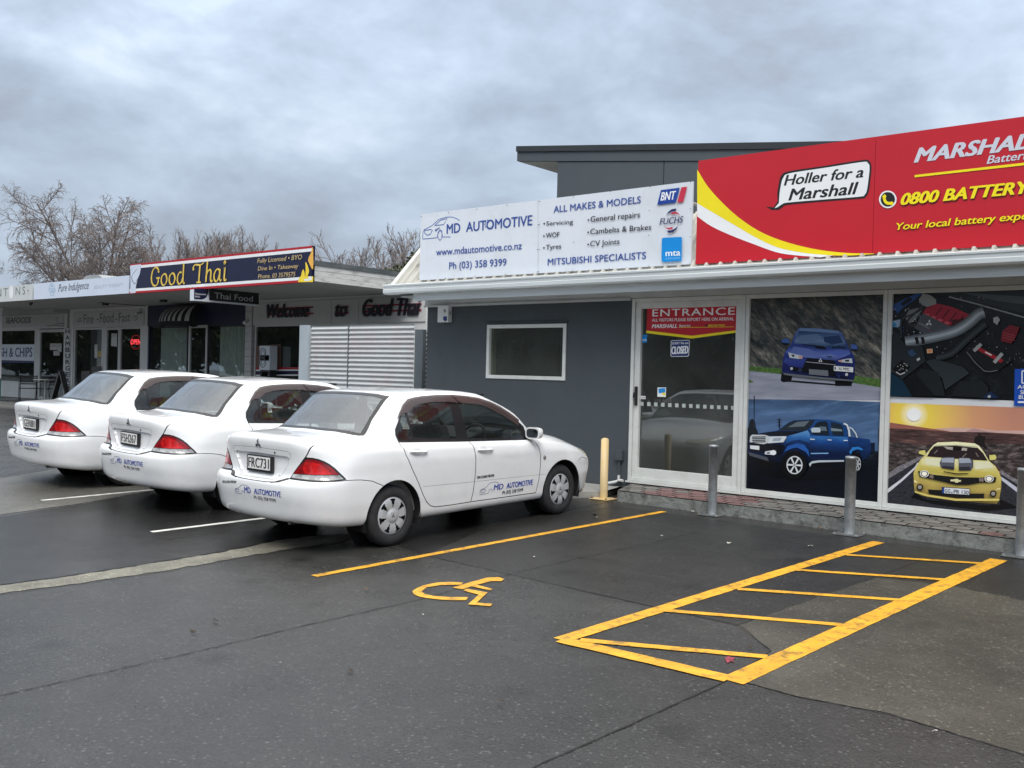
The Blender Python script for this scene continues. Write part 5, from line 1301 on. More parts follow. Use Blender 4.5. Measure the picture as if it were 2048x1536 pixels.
A.poly(q((560,770),(600,735),(760,745),(1160,780),(1340,790),(1430,850),(1440,960),(1280,965),(960,950),(510,890)), tone('yellow_bonnet', zz_(1910,915), zz_(1910,952), (232,228,190), (226,218,160), (204,190,98), (186,168,80))); A.poly(q((590,750),(770,755),(790,850),(600,820)), ink(226,224,190)); A.poly(q((1170,790),(1350,800),(1400,860),(1180,880)), ink(226,224,190))
A.poly(q((700,605),(960,598),(1215,625),(1280,690),(1330,775),(1000,755),(615,725),(650,660)), ink(44,34,36)); A.poly(q((810,608),(920,615),(920,650),(850,640)), ink(168,160,156)); A.poly(q((1030,620),(1090,628),(1085,660),(1020,655)), ink(176,168,160)); A.poly(q((920,612),(1025,618),(1015,652),(930,650)), ink(20,16,18))
A.poly(q((735,565),(960,558),(1190,580),(1220,612),(960,590),(705,595)), ink(240,238,196))
for pp in ((740,650,700,690),(1190,680,1220,730),(1080,690,1030,740)): A.stroke(q((pp[0],pp[1]),(pp[2],pp[3])), .012, ink(120,108,104))
A.poly(q((525,660),(590,650),(600,690),(590,715),(515,690)), ink(216,206,120)); A.poly(q((1350,710),(1420,705),(1437,740),(1420,765),(1355,770)), ink(216,206,120))
A.poly(q((790,740),(860,730),(940,738),(935,885),(780,855),(765,800)), ink(86,88,98)); A.poly(q((990,742),(1100,742),(1160,770),(1160,850),(1130,892),(990,892)), ink(86,88,98))
A.poly(q((790,745),(930,742),(932,800),(785,795)), ink(160,168,182)); A.poly(q((995,745),(1120,750),(1140,800),(995,805)), ink(160,168,182)); A.poly(q((800,838),(930,848),(932,884),(790,862)), ink(48,46,56)); A.poly(q((993,850),(1120,848),(1128,885),(993,890)), ink(48,46,56))
A.poly(q((810,900),(960,925),(1105,922),(1105,932),(960,938),(812,910)), ink(24,22,20))
A.poly(q((505,895),(680,940),(960,970),(1240,975),(1435,970),(1420,1030),(1240,1035),(1100,1060),(960,1060),(700,1000),(530,965)), ink(24,24,26))
for x, y in ((583,930),(1348,990)): 
    A.poly(q(*arc(x,y,54,42,0,350,20)), ink(225,226,220)); A.poly(q(*arc(x,y,43,33,0,350,20)), ink(56,54,56)); A.poly(q(*arc(x,y,32,26,0,350,20)), ink(250,246,230))
A.poly(q((650,940),(690,948),(690,990),(640,975)), ink(126,112,108)); A.poly(q((1230,980),(1285,985),(1280,1025),(1230,1020)), ink(126,112,108), True)
A.poly(q((893,1000),(940,996),(945,990),(985,992),(985,1003),(1020,1006),(1010,1026),(985,1024),(980,1036),(945,1034),(945,1022),(890,1018)), ink(222,214,170))
A.poly(q((625,1115),(800,1125),(1120,1165),(1290,1165),(1285,1232),(1000,1215),(640,1170)), ink(26,24,24))
for x, y in ((530,1088),(1396,1165)): A.poly(q(*arc(x,y,40,40,0,350,18)), ink(30,28,28)); A.poly(q(*arc(x,y,24,24,0,350,14)), ink(150,146,140))
A.poly(q((790,1085),(1122,1105),(1118,1188),(785,1165)), ink(20,22,28)); A.poly(q((798,1092),(1115,1112),(1112,1180),(793,1158)), ink(216,220,226)); A.poly(q((798,1092),(820,1094),(816,1160),(793,1158)), ink(40,70,150))
A.text('GG', *q((824,1152),(888,1157),(826,1110)), ink(20,28,48), .015); A.text('PR 130', *q((930,1162),(1105,1176),(932,1118)), ink(20,28,48), .015); A.poly(q(*arc(908,1152,9,8,0,340,8)), ink(60,80,120))
A.poly(q((465,1130),(620,1175),(960,1225),(1470,1225),(1465,1250),(960,1250),(620,1200),(470,1150)), ink(214,196,110)); A.poly(q((462,1005),(500,1025),(500,1035),(465,1030)), ink(240,232,180)); A.poly(q((1435,1108),(1480,1100),(1480,1110),(1438,1118)), ink(240,232,180))
A.build('window_picture', w2)

# ================================================================ stickers and notices on the entrance door
DG = dg-.0015
q = Z(1240, 580, 3.657)
red_s = mat('sign_red', srgb(186,26,40), .35, var=.04, spec=.4); yel_s = mat('sign_yellow', srgb(242,222,20), .35, var=.04); sign_white = mat('sign_white_ink', srgb(236,238,240), .4, var=.03); navy = mat('sign_navy', srgb(22,44,110), .35, var=.05); sky_blue = mat('sign_sky_blue', srgb(0,136,214), .35, var=.04); near_black = mat('sign_black', srgb(22,22,24), .4, var=.05)
def flat_thing(art, name, label, cat, group=None): return tag(art.build(name), label, cat, group)
A = Art(DG); A.poly(q((200,120),(885,100),(878,293),(525,336),(193,298)), red_s); A.poly(q((193,297),(525,335),(878,291),(877,308),(525,355),(192,315)), yel_s)
A.text('ENTRANCE', *q((237,193),(838,180),(238,143)), sign_white, .02, 0, 1.12); A.text('ALL VISITORS PLEASE REPORT HERE ON ARRIVAL', *q((235,231),(833,222),(236,209)), sign_white, .02)
A.text('MARSHALL', *q((233,278),(418,276),(238,251)), sign_white, .05, .25); A.text('Batteries', *q((432,271),(515,268),(436,252)), sign_white, .01, .25); A.poly(q((428,273),(832,268),(832,271),(428,276)), yel_s); A.text('0800 BATTERY', *q((645,266),(770,264),(648,254)), yel_s, .04, .25)
A.poly(q(*arc(632,260,9,9,0,340,10)), near_black)
flat_thing(A, 'entrance_sign', 'red and yellow pointed ENTRANCE notice across the top of the glass door', 'sign')
A = Art(DG); A.poly(q((372,374),(380,368),(502,365),(511,373),(504,478),(496,487),(378,488),(370,480)), sign_white); A.poly(q((376,376),(382,371),(500,369),(507,375),(500,476),(494,483),(380,484),(374,478)), navy)
A.text('SORRY We are', *q((380,399),(500,395),(382,382)), sign_white, .02, .15); A.text('CLOSED', *q((377,468),(497,463),(379,415)), sign_white, .05)
flat_thing(A, 'closed_sign', 'small dark blue CLOSED sign hanging inside the glass door', 'sign')
A = Art(DG); A.poly(q((150,328),(198,326),(197,384),(150,386)), sky_blue); A.text('mta', *q((160,371),(193,369),(161,358)), sign_white, .04); flat_thing(A, 'blue_sticker', 'square light blue sticker at the left edge of the door glass', 'sticker')
A = Art(DG); A.poly(q((275,713),(337,713),(335,783),(273,781)), sign_white); A.poly(q((280,722),(330,716),(332,748),(285,757)), sky_blue); A.poly(q((305,750),(332,752),(330,772),(312,768)), yel_s); flat_thing(A, 'card_sticker', 'white sticker with a blue card picture in the middle of the door', 'sticker')
A = Art(DG); A.poly(q((133,774),(187,776),(187,798),(133,797)), sign_white); A.text('SLIDE', *q((136,793),(184,794),(136,781)), near_black, .02); flat_thing(A, 'slide_label', 'tiny white SLIDE label beside the door handle', 'sticker')
frost = mat('frosted_vinyl', (.42,.46,.45), .7, var=.05)
for k in range(15):
    A = Art(DG); x = 147+51.2*k; y = 818+2.3*k; A.poly(q((x,y),(min(x+25,872),y+1),(min(x+25,872),y+29),(x,y+28)), frost)
    flat_thing(A, 'frosted_square', 'small frosted square in the row across the door glass', 'sticker', 'frosted squares across the door')
A = Art(DG+.0002); A.text('358 9399', *q((250,822),(378,826),(252,797)), mat('faint_lettering', (.10,.10,.10), .5, var=.05)); flat_thing(A, 'faint_number', 'faint telephone number on the door glass above the frosted squares', 'sticker')

# ================================================================ blue accessible-entry sign on the engine picture
A = Art(WY-.006); q = Z(1480, 570, 3.2)
blue_sign = mat('service_blue', srgb(0,72,176), .4, var=.03)
A.poly(q((1758,538),(1960,531),(1955,778),(1754,772)), blue_sign)
for P in ([(1805,550),(1920,546)],[(1805,550),(1805,628)],[(1805,628),(1920,628)],[(1920,546),(1920,628)]): A.stroke(q(*P), .012, sign_white)
A.stroke(q((1850,565),(1850,595),(1880,595),(1892,615)), .018, sign_white); A.stroke(q(*arc(1850,600,22,20,40,250,10)), .012, sign_white)
A.text('ACCESS', *q((1776,664),(1935,662),(1777,640)), sign_white, .02); A.text('SERVICE', *q((1795,698),(1935,697),(1796,674)), sign_white, .02); A.text('BUTTON', *q((1784,729),(1930,728),(1785,705)), sign_white, .02); A.poly(q((1778,744),(1935,743),(1935,756),(1778,755)), sign_white)
flat_thing(A, 'access_sign', 'blue access notice stuck on the engine bay window picture', 'sign')

# ================================================================ wall fittings
t = thing('alarm_box', atY((893,629), WY), 'white alarm box with a blue shield high on the slate wall', 'alarm')
aw = mat('alarm_white', (.66,.68,.68), .4, var=.04); c = atY((884,612), WY); d = atY((906,645), WY)
b = MB(); b.box(c.x+.005, d.x-.02, WY-.105, WY-.004, d.z, c.z+.005); b.build('case', [aw], t, bevel=.008)
A = Art(WY-.106); A.poly([(886.5,633),(894,632.5),(894,640),(890.5,643),(886.5,640)], navy); A.build('shield_mark', t); A.stroke([(888.5,618),(888.5,624),(891.5,624),(891.5,620.5),(888.5,620.5)], .012, near_black); A.build('letter_mark', t)
b = MB()
for k in range(5): b.box(d.x-.019, d.x-.0185, WY-.075, WY-.03, c.z-.10-.012*k, c.z-.095-.012*k)
b.build('vent', [near_black], t)
p0 = atY((1234.5,899), WY); p1 = atY((1248,921), WY)
t = thing('electrical_box', p0, 'small slate painted junction box low on the wall beside the door', 'junction box')
b = MB(); b.box(p0.x, p1.x, WY-.06, WY-.002, p1.z, p0.z); b.build('case', [slate], t, bevel=.005)
b = MB(); xm = (p0.x+p1.x)/2; b.tube([(xm,WY-.03,p1.z),(xm,WY-.03,PT+.09)], .013, 8); b.build('conduit', [slate], t)
b = MB(); b.tube([(xm,WY-.03,PT+.10),(xm,WY-.03,PT+.03),(xm-.04,WY-.05,PT+.005),(xm-.14,WY-.07,PT-.02)], .020, 8); b.tube([(xm,WY-.03,PT+.03),(xm+.08,WY-.05,PT+.03)], .02, 8); b.build('plastic_pipe', [white_alu], t)

# ================================================================ white sign board of the garage
SY = 10.535
def board(name, corners, Y, mt, label, thick=.03):
    P = [atY(p, Y) for p in corners]; xa, xb = (P[0].x+P[3].x)/2, (P[1].x+P[2].x)/2; za, zc = (P[2].z+P[3].z)/2, (P[0].z+P[1].z)/2
    t = thing(name, (xa, Y, za), label, 'sign'); b = MB(); b.box(xa, xb, Y, Y+thick, za, zc); b.build('panel', [mt], t)
    return t, xa, xb, za, zc
sb_white = mat('signboard_white', srgb(214,220,228), .35, var=.03, scale=1.5, dirt=(.45,.45,.44), dscale=2, damt=.25, spec=.4)
sgn, xa, xb, za, zc = board('sign_board', [(842,430),(1386,361),(1381,528),(838.5,561)], SY, sb_white, 'long white garage sign board with blue lettering above the gutter')
for x in np.linspace(xa+.15, xb-.15, 5): b = MB(); b.box(x-.025, x+.025, SY+.031, SY+.08, za-.02, zc-.05); b.tube([(x,SY+.06,zc-.2),(x,11.5,zc-.25)], .02, 6); b.build('bracket', [trim_m], sgn)
ink_b = mat('sign_blue_ink', srgb(44,74,150), .4, var=.04); ink_k = mat('sign_black_ink', srgb(26,30,44), .4, var=.05); line_b = mat('sign_line_blue', srgb(92,110,170), .4, var=.04)
A = Art(SY-.0005); q = Z(840, 370, 7.314)
for P in ([(38,790),(45,680),(60,655),(175,595),(275,505),(300,495),(400,470),(480,470),(540,495),(580,522)],[(38,790),(150,783),(250,770),(262,700),(290,650),(318,670),(330,760),(445,760)],[(215,590),(300,515),(398,490),(345,580),(215,592)],[(65,665),(160,650),(182,658),(150,720),(105,735),(68,705),(65,665)],[(262,770),(258,720),(290,665),(320,690),(318,780),(290,810),(265,775)],[(220,660),(288,622),(240,670),(222,668),(220,655)]):
    A.stroke(q(*P), .013, line_b)
A.build('logo', sgn); A.auto = sgn; A.text('MD', *q((390,712),(585,692),(390,575)), ink_b, .024); A.text('AUTOMOTIVE', *q((675,683),(1637,585),(690,545)), ink_b, .024)
A.auto = None; cx, cy = 1008, 572
for a in range(0, 360, 36): 
    c, s_ = math.cos(R(a)), math.sin(R(a)); A.poly(q(*[(cx+c*r-s_*t, cy+(s_*r+c*t)*1.05) for r, t in ((50,-10),(66,-8),(66,8),(50,10))]), ink_b, a > 0)
A.build('cog_mark', sgn); A.auto = sgn; A.text('www.mdautomotive.co.nz', *q((235,1032),(1487,938),(235,933)), ink_b, .014); A.text('Ph (03) 358 9399', *q((425,1230),(1262,1178),(428,1132)), ink_b, .014)
q = Z(820, 260, 3.4133)
A.text('ALL MAKES & MODELS', *q((980,564),(1574,498),(983,520)), ink_b, .018); A.text('MITSUBISHI SPECIALISTS', *q((940,923),(1610,878),(941,880)), ink_b, .018)
for s_, P in (('Servicing', [(930,652),(1112,640),(930,624)]),('WOF',[(928,737),(1019,730),(928,703)]),('Tyres',[(928,817),(1031,808),(928,785)]),('General repairs',[(1232,627),(1569,595),(1232,590)]),('Cambelts & Brakes',[(1230,711),(1646,680),(1230,675)]),('CV Joints',[(1230,794),(1429,778),(1230,758)])):
    A.text(s_, *q(*P), ink_k, .016); x, y = P[0]; A.poly(q(*arc(x-14,y-13,6,6,0,340,10)), ink_k); A.build('bullet', sgn)
A.auto = None; A.poly(q((873,490),(875,490),(875,968),(873,968)), trim_m); A.build('panel_seam', sgn)
for x, y in ((76,590),(262,562),(455,541),(661,514),(874,487),(884,486),(1116,456),(1368,421),(1639,388),(1915,355),(60,1018),(242,1013),(443,998),(650,987),(868,969),(878,968),(1109,961),(1360,946),(1629,930),(1908,908),(1633,549),(1629,719),(1117,766),(874,647),(882,646),(870,816),(881,815),(1915,537),(1912,728)): A.poly(q(*arc(x,y,3.2,3.2,0,340,6)), near_black, True); A.build('screw', sgn)
q = Z(1280, 360, 8.536); bl_ = mat('logo_blue', srgb(20,62,150), .4, var=.03); rd_ = mat('logo_red', srgb(196,44,70), .4, var=.03); nv_ = mat('logo_navy', srgb(34,38,92), .4, var=.03)
A.poly(q((357,172),(680,130),(608,385),(293,424)), bl_); A.text('BNT', *q((352,352),(610,327),(366,212)), sign_white, .03, .25); A.poly(q((706,125),(805,113),(735,375),(635,385)), rd_)
A.build('logo', sgn); A.text('FUCHS', *q((335,765),(735,724),(352,658)), nv_, .02, .2)
A.poly(q((440,615),(480,545),(540,498),(620,487),(612,530),(545,540),(480,575)), nv_); A.poly(q((535,552),(600,540),(655,565),(685,605),(640,580),(590,575),(530,588)), rd_); A.poly(q((410,790),(450,812),(500,815),(560,800),(552,838),(490,845),(445,825)), rd_); A.poly(q((470,865),(540,858),(600,825),(655,775),(620,845),(560,892),(505,902),(470,895)), nv_)
A.build('logo', sgn); A.poly(q((372,1010),(382,994),(405,985),(690,972),(708,976),(716,992),(710,1380),(400,1398),(378,1394),(368,1380)), sky_blue); A.text('mta', *q((438,1300),(686,1286),(438,1196)), sign_white, .03); A.text('ASSURED', *q((435,1358),(685,1346),(435,1328)), mat('pale_blue_ink', srgb(150,205,240), .4, var=.02), .01, 0, 1.3)
A.build('lettering', sgn)

# ================================================================ red battery sign board
RX = SY+.004
board_red = mat('signboard_red', srgb(192,28,42), .32, var=.03, scale=1.2, spec=.45)
P = [atY(p, RX) for p in ((1394.5,322),(1393.5,528),(1748,400))]
zc, za = P[0].z, P[1].z; xa = (P[0].x+P[1].x)/2; xs_ = P[2].x; xb = 2*xs_-xa
t = thing('battery_sign_board', (xa, RX, za), 'long red battery advertising board with yellow lettering on the roof edge', 'sign')
b = MB(); b.box(xa, xs_-.002, RX, RX+.03, za, zc); b.box(xs_+.002, xb, RX, RX+.03, za, zc); b.build('panel', [board_red], t)
for x in np.linspace(xa+.15, xb-.15, 5): b = MB(); b.box(x-.025, x+.025, RX+.031, RX+.08, za-.03, zc-.05); b.tube([(x,RX+.06,zc-.2),(x,11.5,zc-.25)], .02, 6); b.build('bracket', [trim_m], t)
A = Art(RX-.0005); q = Z(1380, 220, 3.066)
up = smooth2([(44,365),(110,470),(200,570),(300,660),(420,740),(560,800),(750,850),(950,876),(1128,880)], 4); lo = smooth2([(1128,883),(950,893),(770,884),(640,866),(530,840),(400,780),(280,710),(160,640),(44,572)], 4); lw = smooth2([(800,903),(640,890),(530,872),(400,826),(250,768),(130,712),(44,652)], 4)
A.poly(q(*(lo+lw[::-1] if False else [(44,572)]+lo[::-1]+lw)), sign_white) if False else None
wt = smooth2([(44,570),(160,638),(280,708),(400,778),(530,838),(640,864),(770,882),(880,892)], 4)
A.poly(q(*(wt+lw)), sign_white); A.poly(q(*(up+lo)), yel_s); A.build('swoosh', t)
bub = smooth2([(545,450),(558,405),(605,376),(830,342),(1060,306),(1100,315),(1113,350),(1106,430),(1096,500),(1078,532),(1048,543),(830,560),(610,580),(575,590),(545,610),(500,612)], 5)
A.poly(q(*(bub+[(465,592),(512,597),(538,560),(535,510)])), near_black)
bub = smooth2([(558,455),(572,415),(612,388),(830,354),(1055,319),(1090,325),(1101,352),(1094,430),(1084,495),(1070,520),(1044,531),(830,548),(605,567),(570,575),(540,594),(518,602)], 5)
A.poly(q(*(bub+[(545,570),(549,510)])), sign_white)
A.build('speech_bubble', t); A.auto = t; A.text('Holler for a', *q((577,463),(1060,411),(590,400)), near_black, .038, .25); A.text('Marshall', *q((605,554),(1030,513),(622,484)), near_black, .038, .25)
silver = mat('silver_lettering', srgb(206,210,222), .35, var=.03); yl = mat('letter_yellow', srgb(246,226,16), .35, var=.03); shd = mat('letter_edge', srgb(60,10,16), .4, var=.03)
A.text('MARSHALL', *q((1378,321),(2150,225),(1392,236)), silver, .065, .3); A.text('Batteries', *q((1820,330),(2140,290),(1834,280)), silver, .025, .25); A.auto = None
A.poly(q((1377,399),(2200,306),(2200,322),(1377,413)), yl)
A.build('underline', t); A.poly(q(*arc(1213,548,54,54,0,352,30)), sign_white); A.poly(q(*arc(1213,548,44,45,0,352,30)), near_black); A.stroke(q(*smooth2([(1188,528),(1196,558),(1214,572),(1240,570)])), .030, yl); A.poly(q((1178,528),(1195,516),(1205,530),(1190,548)), yl); A.poly(q((1218,580),(1236,560),(1250,568),(1240,584)), yl)
A.build('phone_emblem', t)
for d_, mm in (((4,5),shd),((0,0),yl)):
    A.text('0800 BATTERY', *q((1295+d_[0],581+d_[1]),(2088+d_[0],507+d_[1]),(1312+d_[0],512+d_[1])), mm, .06, .28)
for d_, mm in (((2,3),shd),((0,0),yl)):
    A.text('Your local battery experts', *q((1265+d_[0],736+d_[1]),(2175+d_[0],660+d_[1]),(1278+d_[0],693+d_[1])), mm, .030, .2)
A.build('lettering', t)

# ================================================================ grey building behind the garage
UY = 15.0
up_wall = mat('upper_cladding', (.060,.074,.086), .7, var=.06, scale=1, dirt=(.07,.08,.085), dscale=1.2, damt=.4)
cap_m = mat('roof_cap', (.022,.026,.030), .5, var=.1)
sof_m = mat('cream_soffit', (.46,.46,.43), .7, var=.05)
A0 = atY((1036,293), UY); A1 = atY((1560,285), UY); W0 = atY((1115,345), UY).x
sl = (A1.z-A0.z)/(A1.x-A0.x); zr = lambda x: A0.z+sl*(x-A0.x)
xr_ = 4.0
t = thing('grey_building', (W0, UY, .3), 'tall slate grey building with a thin overhanging roof behind the garage signs', 'building')
xs1 = atY((1326,400), UY).x
b = MB()
for x0, x1 in ((W0, xs1-.008), (xs1+.008, xr_)):
    b.prism([(x0,UY,.3),(x1,UY,.3),(x1,UY,zr(x1)-.31),(x0,UY,zr(x0)-.31)], (0,9,0))
b.build('wall', [up_wall], t)
b = MB(); b.prism([(A0.x,UY-.02,zr(A0.x)-.30),(xr_,UY-.02,zr(xr_)-.30),(xr_,UY-.02,zr(xr_)-.115),(A0.x,UY-.02,zr(A0.x)-.115)], (0,9.1,0)); b.build('fascia', [up_wall], t)
b = MB(); b.prism([(A0.x-.01,UY-.05,zr(A0.x)-.11),(xr_,UY-.05,zr(xr_)-.11),(xr_,UY-.05,zr(xr_)),(A0.x-.01,UY-.05,zr(A0.x))], (0,9.2,0)); b.build('roof', [cap_m], t)
b = MB(); b.prism([(A0.x+.04,UY+.05,zr(A0.x)-.302),(W0-.01,UY+.05,zr(W0)-.302),(W0-.01,UY+.05,zr(W0)-.308),(A0.x+.04,UY+.05,zr(A0.x)-.308)], (0,8.9,0)); b.build('soffit', [sof_m], t)

# ================================================================ corrugated fence and slat screen
FY = 12.3
fx = lambda p: atY((p, 650), FY).x
fz = atY((760,650), FY).z
corr = mat('painted_corrugated', (.47,.49,.50), .45, metal=.1, var=.06, scale=2, dirt=(.50,.28,.30), dscale=1.3, damt=.35, spec=.5)
post_m = mat('fence_post_grey', (.10,.12,.135), .6, var=.1); pale_post = mat('fence_post_pale', (.38,.43,.47), .5, var=.08)
t = thing('corrugated_fence', (fx(603), FY, .3), 'fence of horizontal corrugated white sheets with faint pink stains between shop and garage', 'fence')
def corrsheet(x0, x1, z0, z1, name):
    b = MB(); vs = []; n = int((z1-z0)/.0093); k = 0
    for i in range(n+1):
        z = z0+(z1-z0)*i/n; y = FY+.013*math.sin(2*math.pi*z/.089)
        vs += [(x0,y,z),(x1,y,z)]
    vs2 = [(v[0],v[1]+.002,v[2]) for v in vs]; m_ = len(vs)
    b.add(vs+vs2, [(2*i,2*i+1,2*i+3,2*i+2) for i in range(n)]+[(m_+2*i,m_+2*i+2,m_+2*i+3,m_+2*i+1) for i in range(n)], 0, True)
    return b.build(name, [corr], t)
corrsheet(fx(622)+.01, fx(696), .32, fz, 'sheet'); corrsheet(fx(699), fx(829), .32, fz+.01, 'sheet')
b = MB(); b.box(fx(604), fx(621), FY-.06, FY+.01, .3, fz+.02); b.build('end_post', [pale_post], t, bevel=.004)
b = MB(); b.box(fx(832), fx(848), FY-.02, FY+.07, .3, atY((840,659),FY).z); b.build('post', [post_m], t)
b = MB(); b.box(fx(695), fx(700), FY+.016, FY+.06, .3, fz-.01); b.build('joint_post', [post_m], t)
b = MB(); b.box(fx(603)+.01, fx(603)+.03, FY+.02, 15.4, .32, fz-.05); b.build('return_panel', [corr], t)
GX0, GX1 = atY((843,660),12.6).x, X0-.01
t = thing('slat_screen', (GX0, 12.6, .3), 'narrow screen of pale horizontal slats beside the slate garage wall', 'fence')
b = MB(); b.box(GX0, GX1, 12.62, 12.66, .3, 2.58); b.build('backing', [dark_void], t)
zz = atY((850,668),12.6).z
for k in range(26):
    b = MB(); z = zz-.082*k
    if z < .45: break
    b.box(GX0+.02, GX1, 12.585, 12.60, z-.045, z); b.build('slat', [white_alu], t)

# ================================================================ row of shops
SWY, SCY, FL = 15.5, 12.5, .51
S = lambda *p: atY(p, SWY)
shop_white = mat('shop_white', (.66,.67,.66), .6, var=.06, scale=1.5, dirt=(.34,.33,.3), dscale=1.5, damt=.4)
shop_cream = mat('shop_panel', (.55,.56,.55), .65, var=.05, scale=1)
shop_navy = mat('shop_navy', (.010,.013,.045), .5, var=.08)
soff_m = mat('canopy_soffit', (.42,.43,.42), .7, var=.07, scale=1, dirt=(.25,.25,.24), dscale=1, damt=.5)
shop_glass = glass('shop_glass', (.84,.88,.86), .42)
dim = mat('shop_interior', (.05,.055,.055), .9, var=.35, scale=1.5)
pane_frame = mat('shop_frame', (.58,.59,.58), .45, var=.05)
tile_m = mat('pillar_tile', (.48,.48,.47), .35, var=.06, scale=6)
XR = S(855,600).x+.3
walk = ground_mat('shop_pavement', (.10,.10,.095), (.16,.16,.15), (.35,.6), .8)
b = MB(); b.box(-90, XR+1.2, 12.2, 15.6, .1, FL-.004); tag(b.build('shop_footpath', [walk]), kind='structure')
shops = thing('shop_row', (S(494,650).x, SWY, FL), 'single storey row of small shops under a continuous white canopy', 'building')
SOF = 3.655
b = MB()
def wbox(x0, x1, z0, z1, y0=SWY, y1=SWY+.15): b.box(x0, x1, y0, y1, z0, z1)
zl = 3.03                                     # head of the shop windows
wbox(-60, S(-60,650).x, FL, SOF); 
wbox(S(-60,650).x, S(134,650).x, zl, SOF)
wbox(S(-60,790).x, S(69,790).x, FL, 1.05)
wbox(S(139,650).x, S(147,650).x, FL, SOF); wbox(S(281,650).x, S(297,650).x, FL, zl); wbox(S(147,650).x, S(297,650).x, zl, SOF)
wbox(S(507,650).x, XR+4, zl-.03, SOF); wbox(S(507,650).x, S(603,650).x, FL, 1.05); wbox(S(603,650).x, XR+4, FL, zl-.03)
b.build('wall', [shop_white], shops)
b = MB(); b.box(S(297,630).x, S(494,630).x, SWY-.03, SWY+.12, zl, SOF-.01); b.box(S(297,700).x, S(300,700).x, SWY-.03, SWY+.12, FL, zl); b.box(S(490,700).x, S(494,700).x, SWY-.03, SWY+.12, FL, zl); b.build('navy_fascia', [shop_navy], shops)
b = MB(); xa, xb = S(494,650).x, S(507,650).x
z = FL
while z < SOF-.02:
    b.box(xa+.002, xb-.002, SWY-.06, SWY+.1, z+.004, min(z+.20, SOF-.01)); z += .204
b.build('tiled_pillar', [tile_m], shops)
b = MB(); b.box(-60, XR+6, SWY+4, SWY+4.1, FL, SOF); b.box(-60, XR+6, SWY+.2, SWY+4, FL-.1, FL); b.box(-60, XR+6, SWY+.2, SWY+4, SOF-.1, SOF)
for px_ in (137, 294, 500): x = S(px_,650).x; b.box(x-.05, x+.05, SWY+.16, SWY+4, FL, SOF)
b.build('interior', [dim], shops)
# canopy
XC = -15.65
b = MB(); b.box(-60, XC-.03, SCY+.06, SWY, SOF, SOF+.03); b.build('canopy_soffit', [soff_m], shops)
b = MB(); b.box(-60, S(139,620).x, SWY-.55, SWY-.002, SOF-.13, SOF-.002); b.build('beam', [soff_m], shops)
peel = mat('peeling_white_boards', (.62,.62,.60), .7, var=.08, scale=3, stretch=(1,1,5), dirt=(.16,.15,.14), dscale=3.5, damt=.8, bump=.2, bscale=30)
b = MB()
for k in range(3): b.box(XC-.03, XC-.004*(k % 2), SCY, 24, SOF+.002+.112*k, SOF+.110+.112*k)
b.build('end_fascia', [peel], shops)
b = MB(); b.prism([(XC-.05,SCY-.02,3.985),(XC+.02,SCY-.02,3.985),(XC+.02,SCY-.02,4.085),(XC-.05,SCY-.02,4.085)], (0,12,0)); b.build('roof_flashing', [mat('lead_grey', (.12,.135,.14), .5, metal=.3, var=.2, dirt=(.2,.21,.2), dscale=3)], shops)
b = MB(); b.box(-60, XC-.06, SCY+.06, 26, 3.95, 4.03); b.build('roof', [mat('roof_grey', (.25,.26,.27), .5, var=.1)], shops)
b = MB(); b.prism([(-27.2,13.2,4.03),(-25.2,13.2,4.03),(-25.9,13.2,4.33),(-26.6,13.2,4.33)], (0,3,0)); b.build('roof_vent', [mat('vent_grey', (.35,.37,.37), .5, metal=.3)], shops)
# shopfront frames and panes: (x0,x1) in photo pixels at the wall
def front(x0, x1, z0, z1, name='window', fr=.06, gl=shop_glass, fm=pane_frame):
    a, c = S(x0,700).x, S(x1,700).x; o = frame(name, a, c, z0, z1, fr, SWY+.01, SWY+.07, fm, shops)
    g = MB(); g.box(a+fr-.01, c-fr+.01, SWY+.035, SWY+.041, z0+fr-.01, z1-fr+.01); g.build('pane', [gl], o); return o
front(-58, -2, 1.05, zl); front(-1, 69.5, 1.05, zl); front(77, 129, FL+.02, zl-.03, 'door', .10)
b = MB(); b.box(S(69.5,700).x, S(77,700).x, SWY+.012, SWY+.1, FL, zl); b.box(S(129,700).x, S(139,700).x, SWY+.012, SWY+.1, FL, zl); b.build('mullion', [shop_white], shops)
front(147, 204, FL+.3, zl-.01); front(210, 237.5, FL+.02, zl-.01, 'door', .08); front(238, 281.5, FL+.3, zl-.01)
b = MB(); b.box(S(204,700).x, S(210,700).x, SWY+.012, SWY+.09, FL, zl); b.build('mullion', [pane_frame], shops)
dark_frame = mat('dark_frame', (.015,.016,.022), .4, var=.05)
front(300, 374, FL+.3, zl, fm=dark_frame, fr=.04); front(376, 413, FL+.02, zl, 'door', .08); front(414, 490, FL+.3, zl, fm=dark_frame, fr=.04)
front(508, 602, 1.05, zl-.03, fr=.05)
# curtains
curt = mat('white_curtain', (.78,.79,.76), .9, var=.05)
def curtain(x0, x1, label):
    a, c = S(x0,700).x, S(x1,700).x; n = 60; b = MB(); vs = []
    for i in range(n+1):
        x = a+(c-a)*i/n; y = SWY+.16+.035*math.sin(i*1.25)+.02*math.sin(i*.53+1); vs += [(x,y,FL+.35),(x,y*.999+.015,zl-.05)]
    b.add(vs, [(2*i,2*i+2,2*i+3,2*i+1) for i in range(n)], 0, True); tag(b.build('curtain', [curt]), label, 'curtain')
curtain(311, 372, 'white gathered curtain left of the awning door in the navy shop'); curtain(429, 489, 'white gathered curtain right of the awning door in the navy shop')

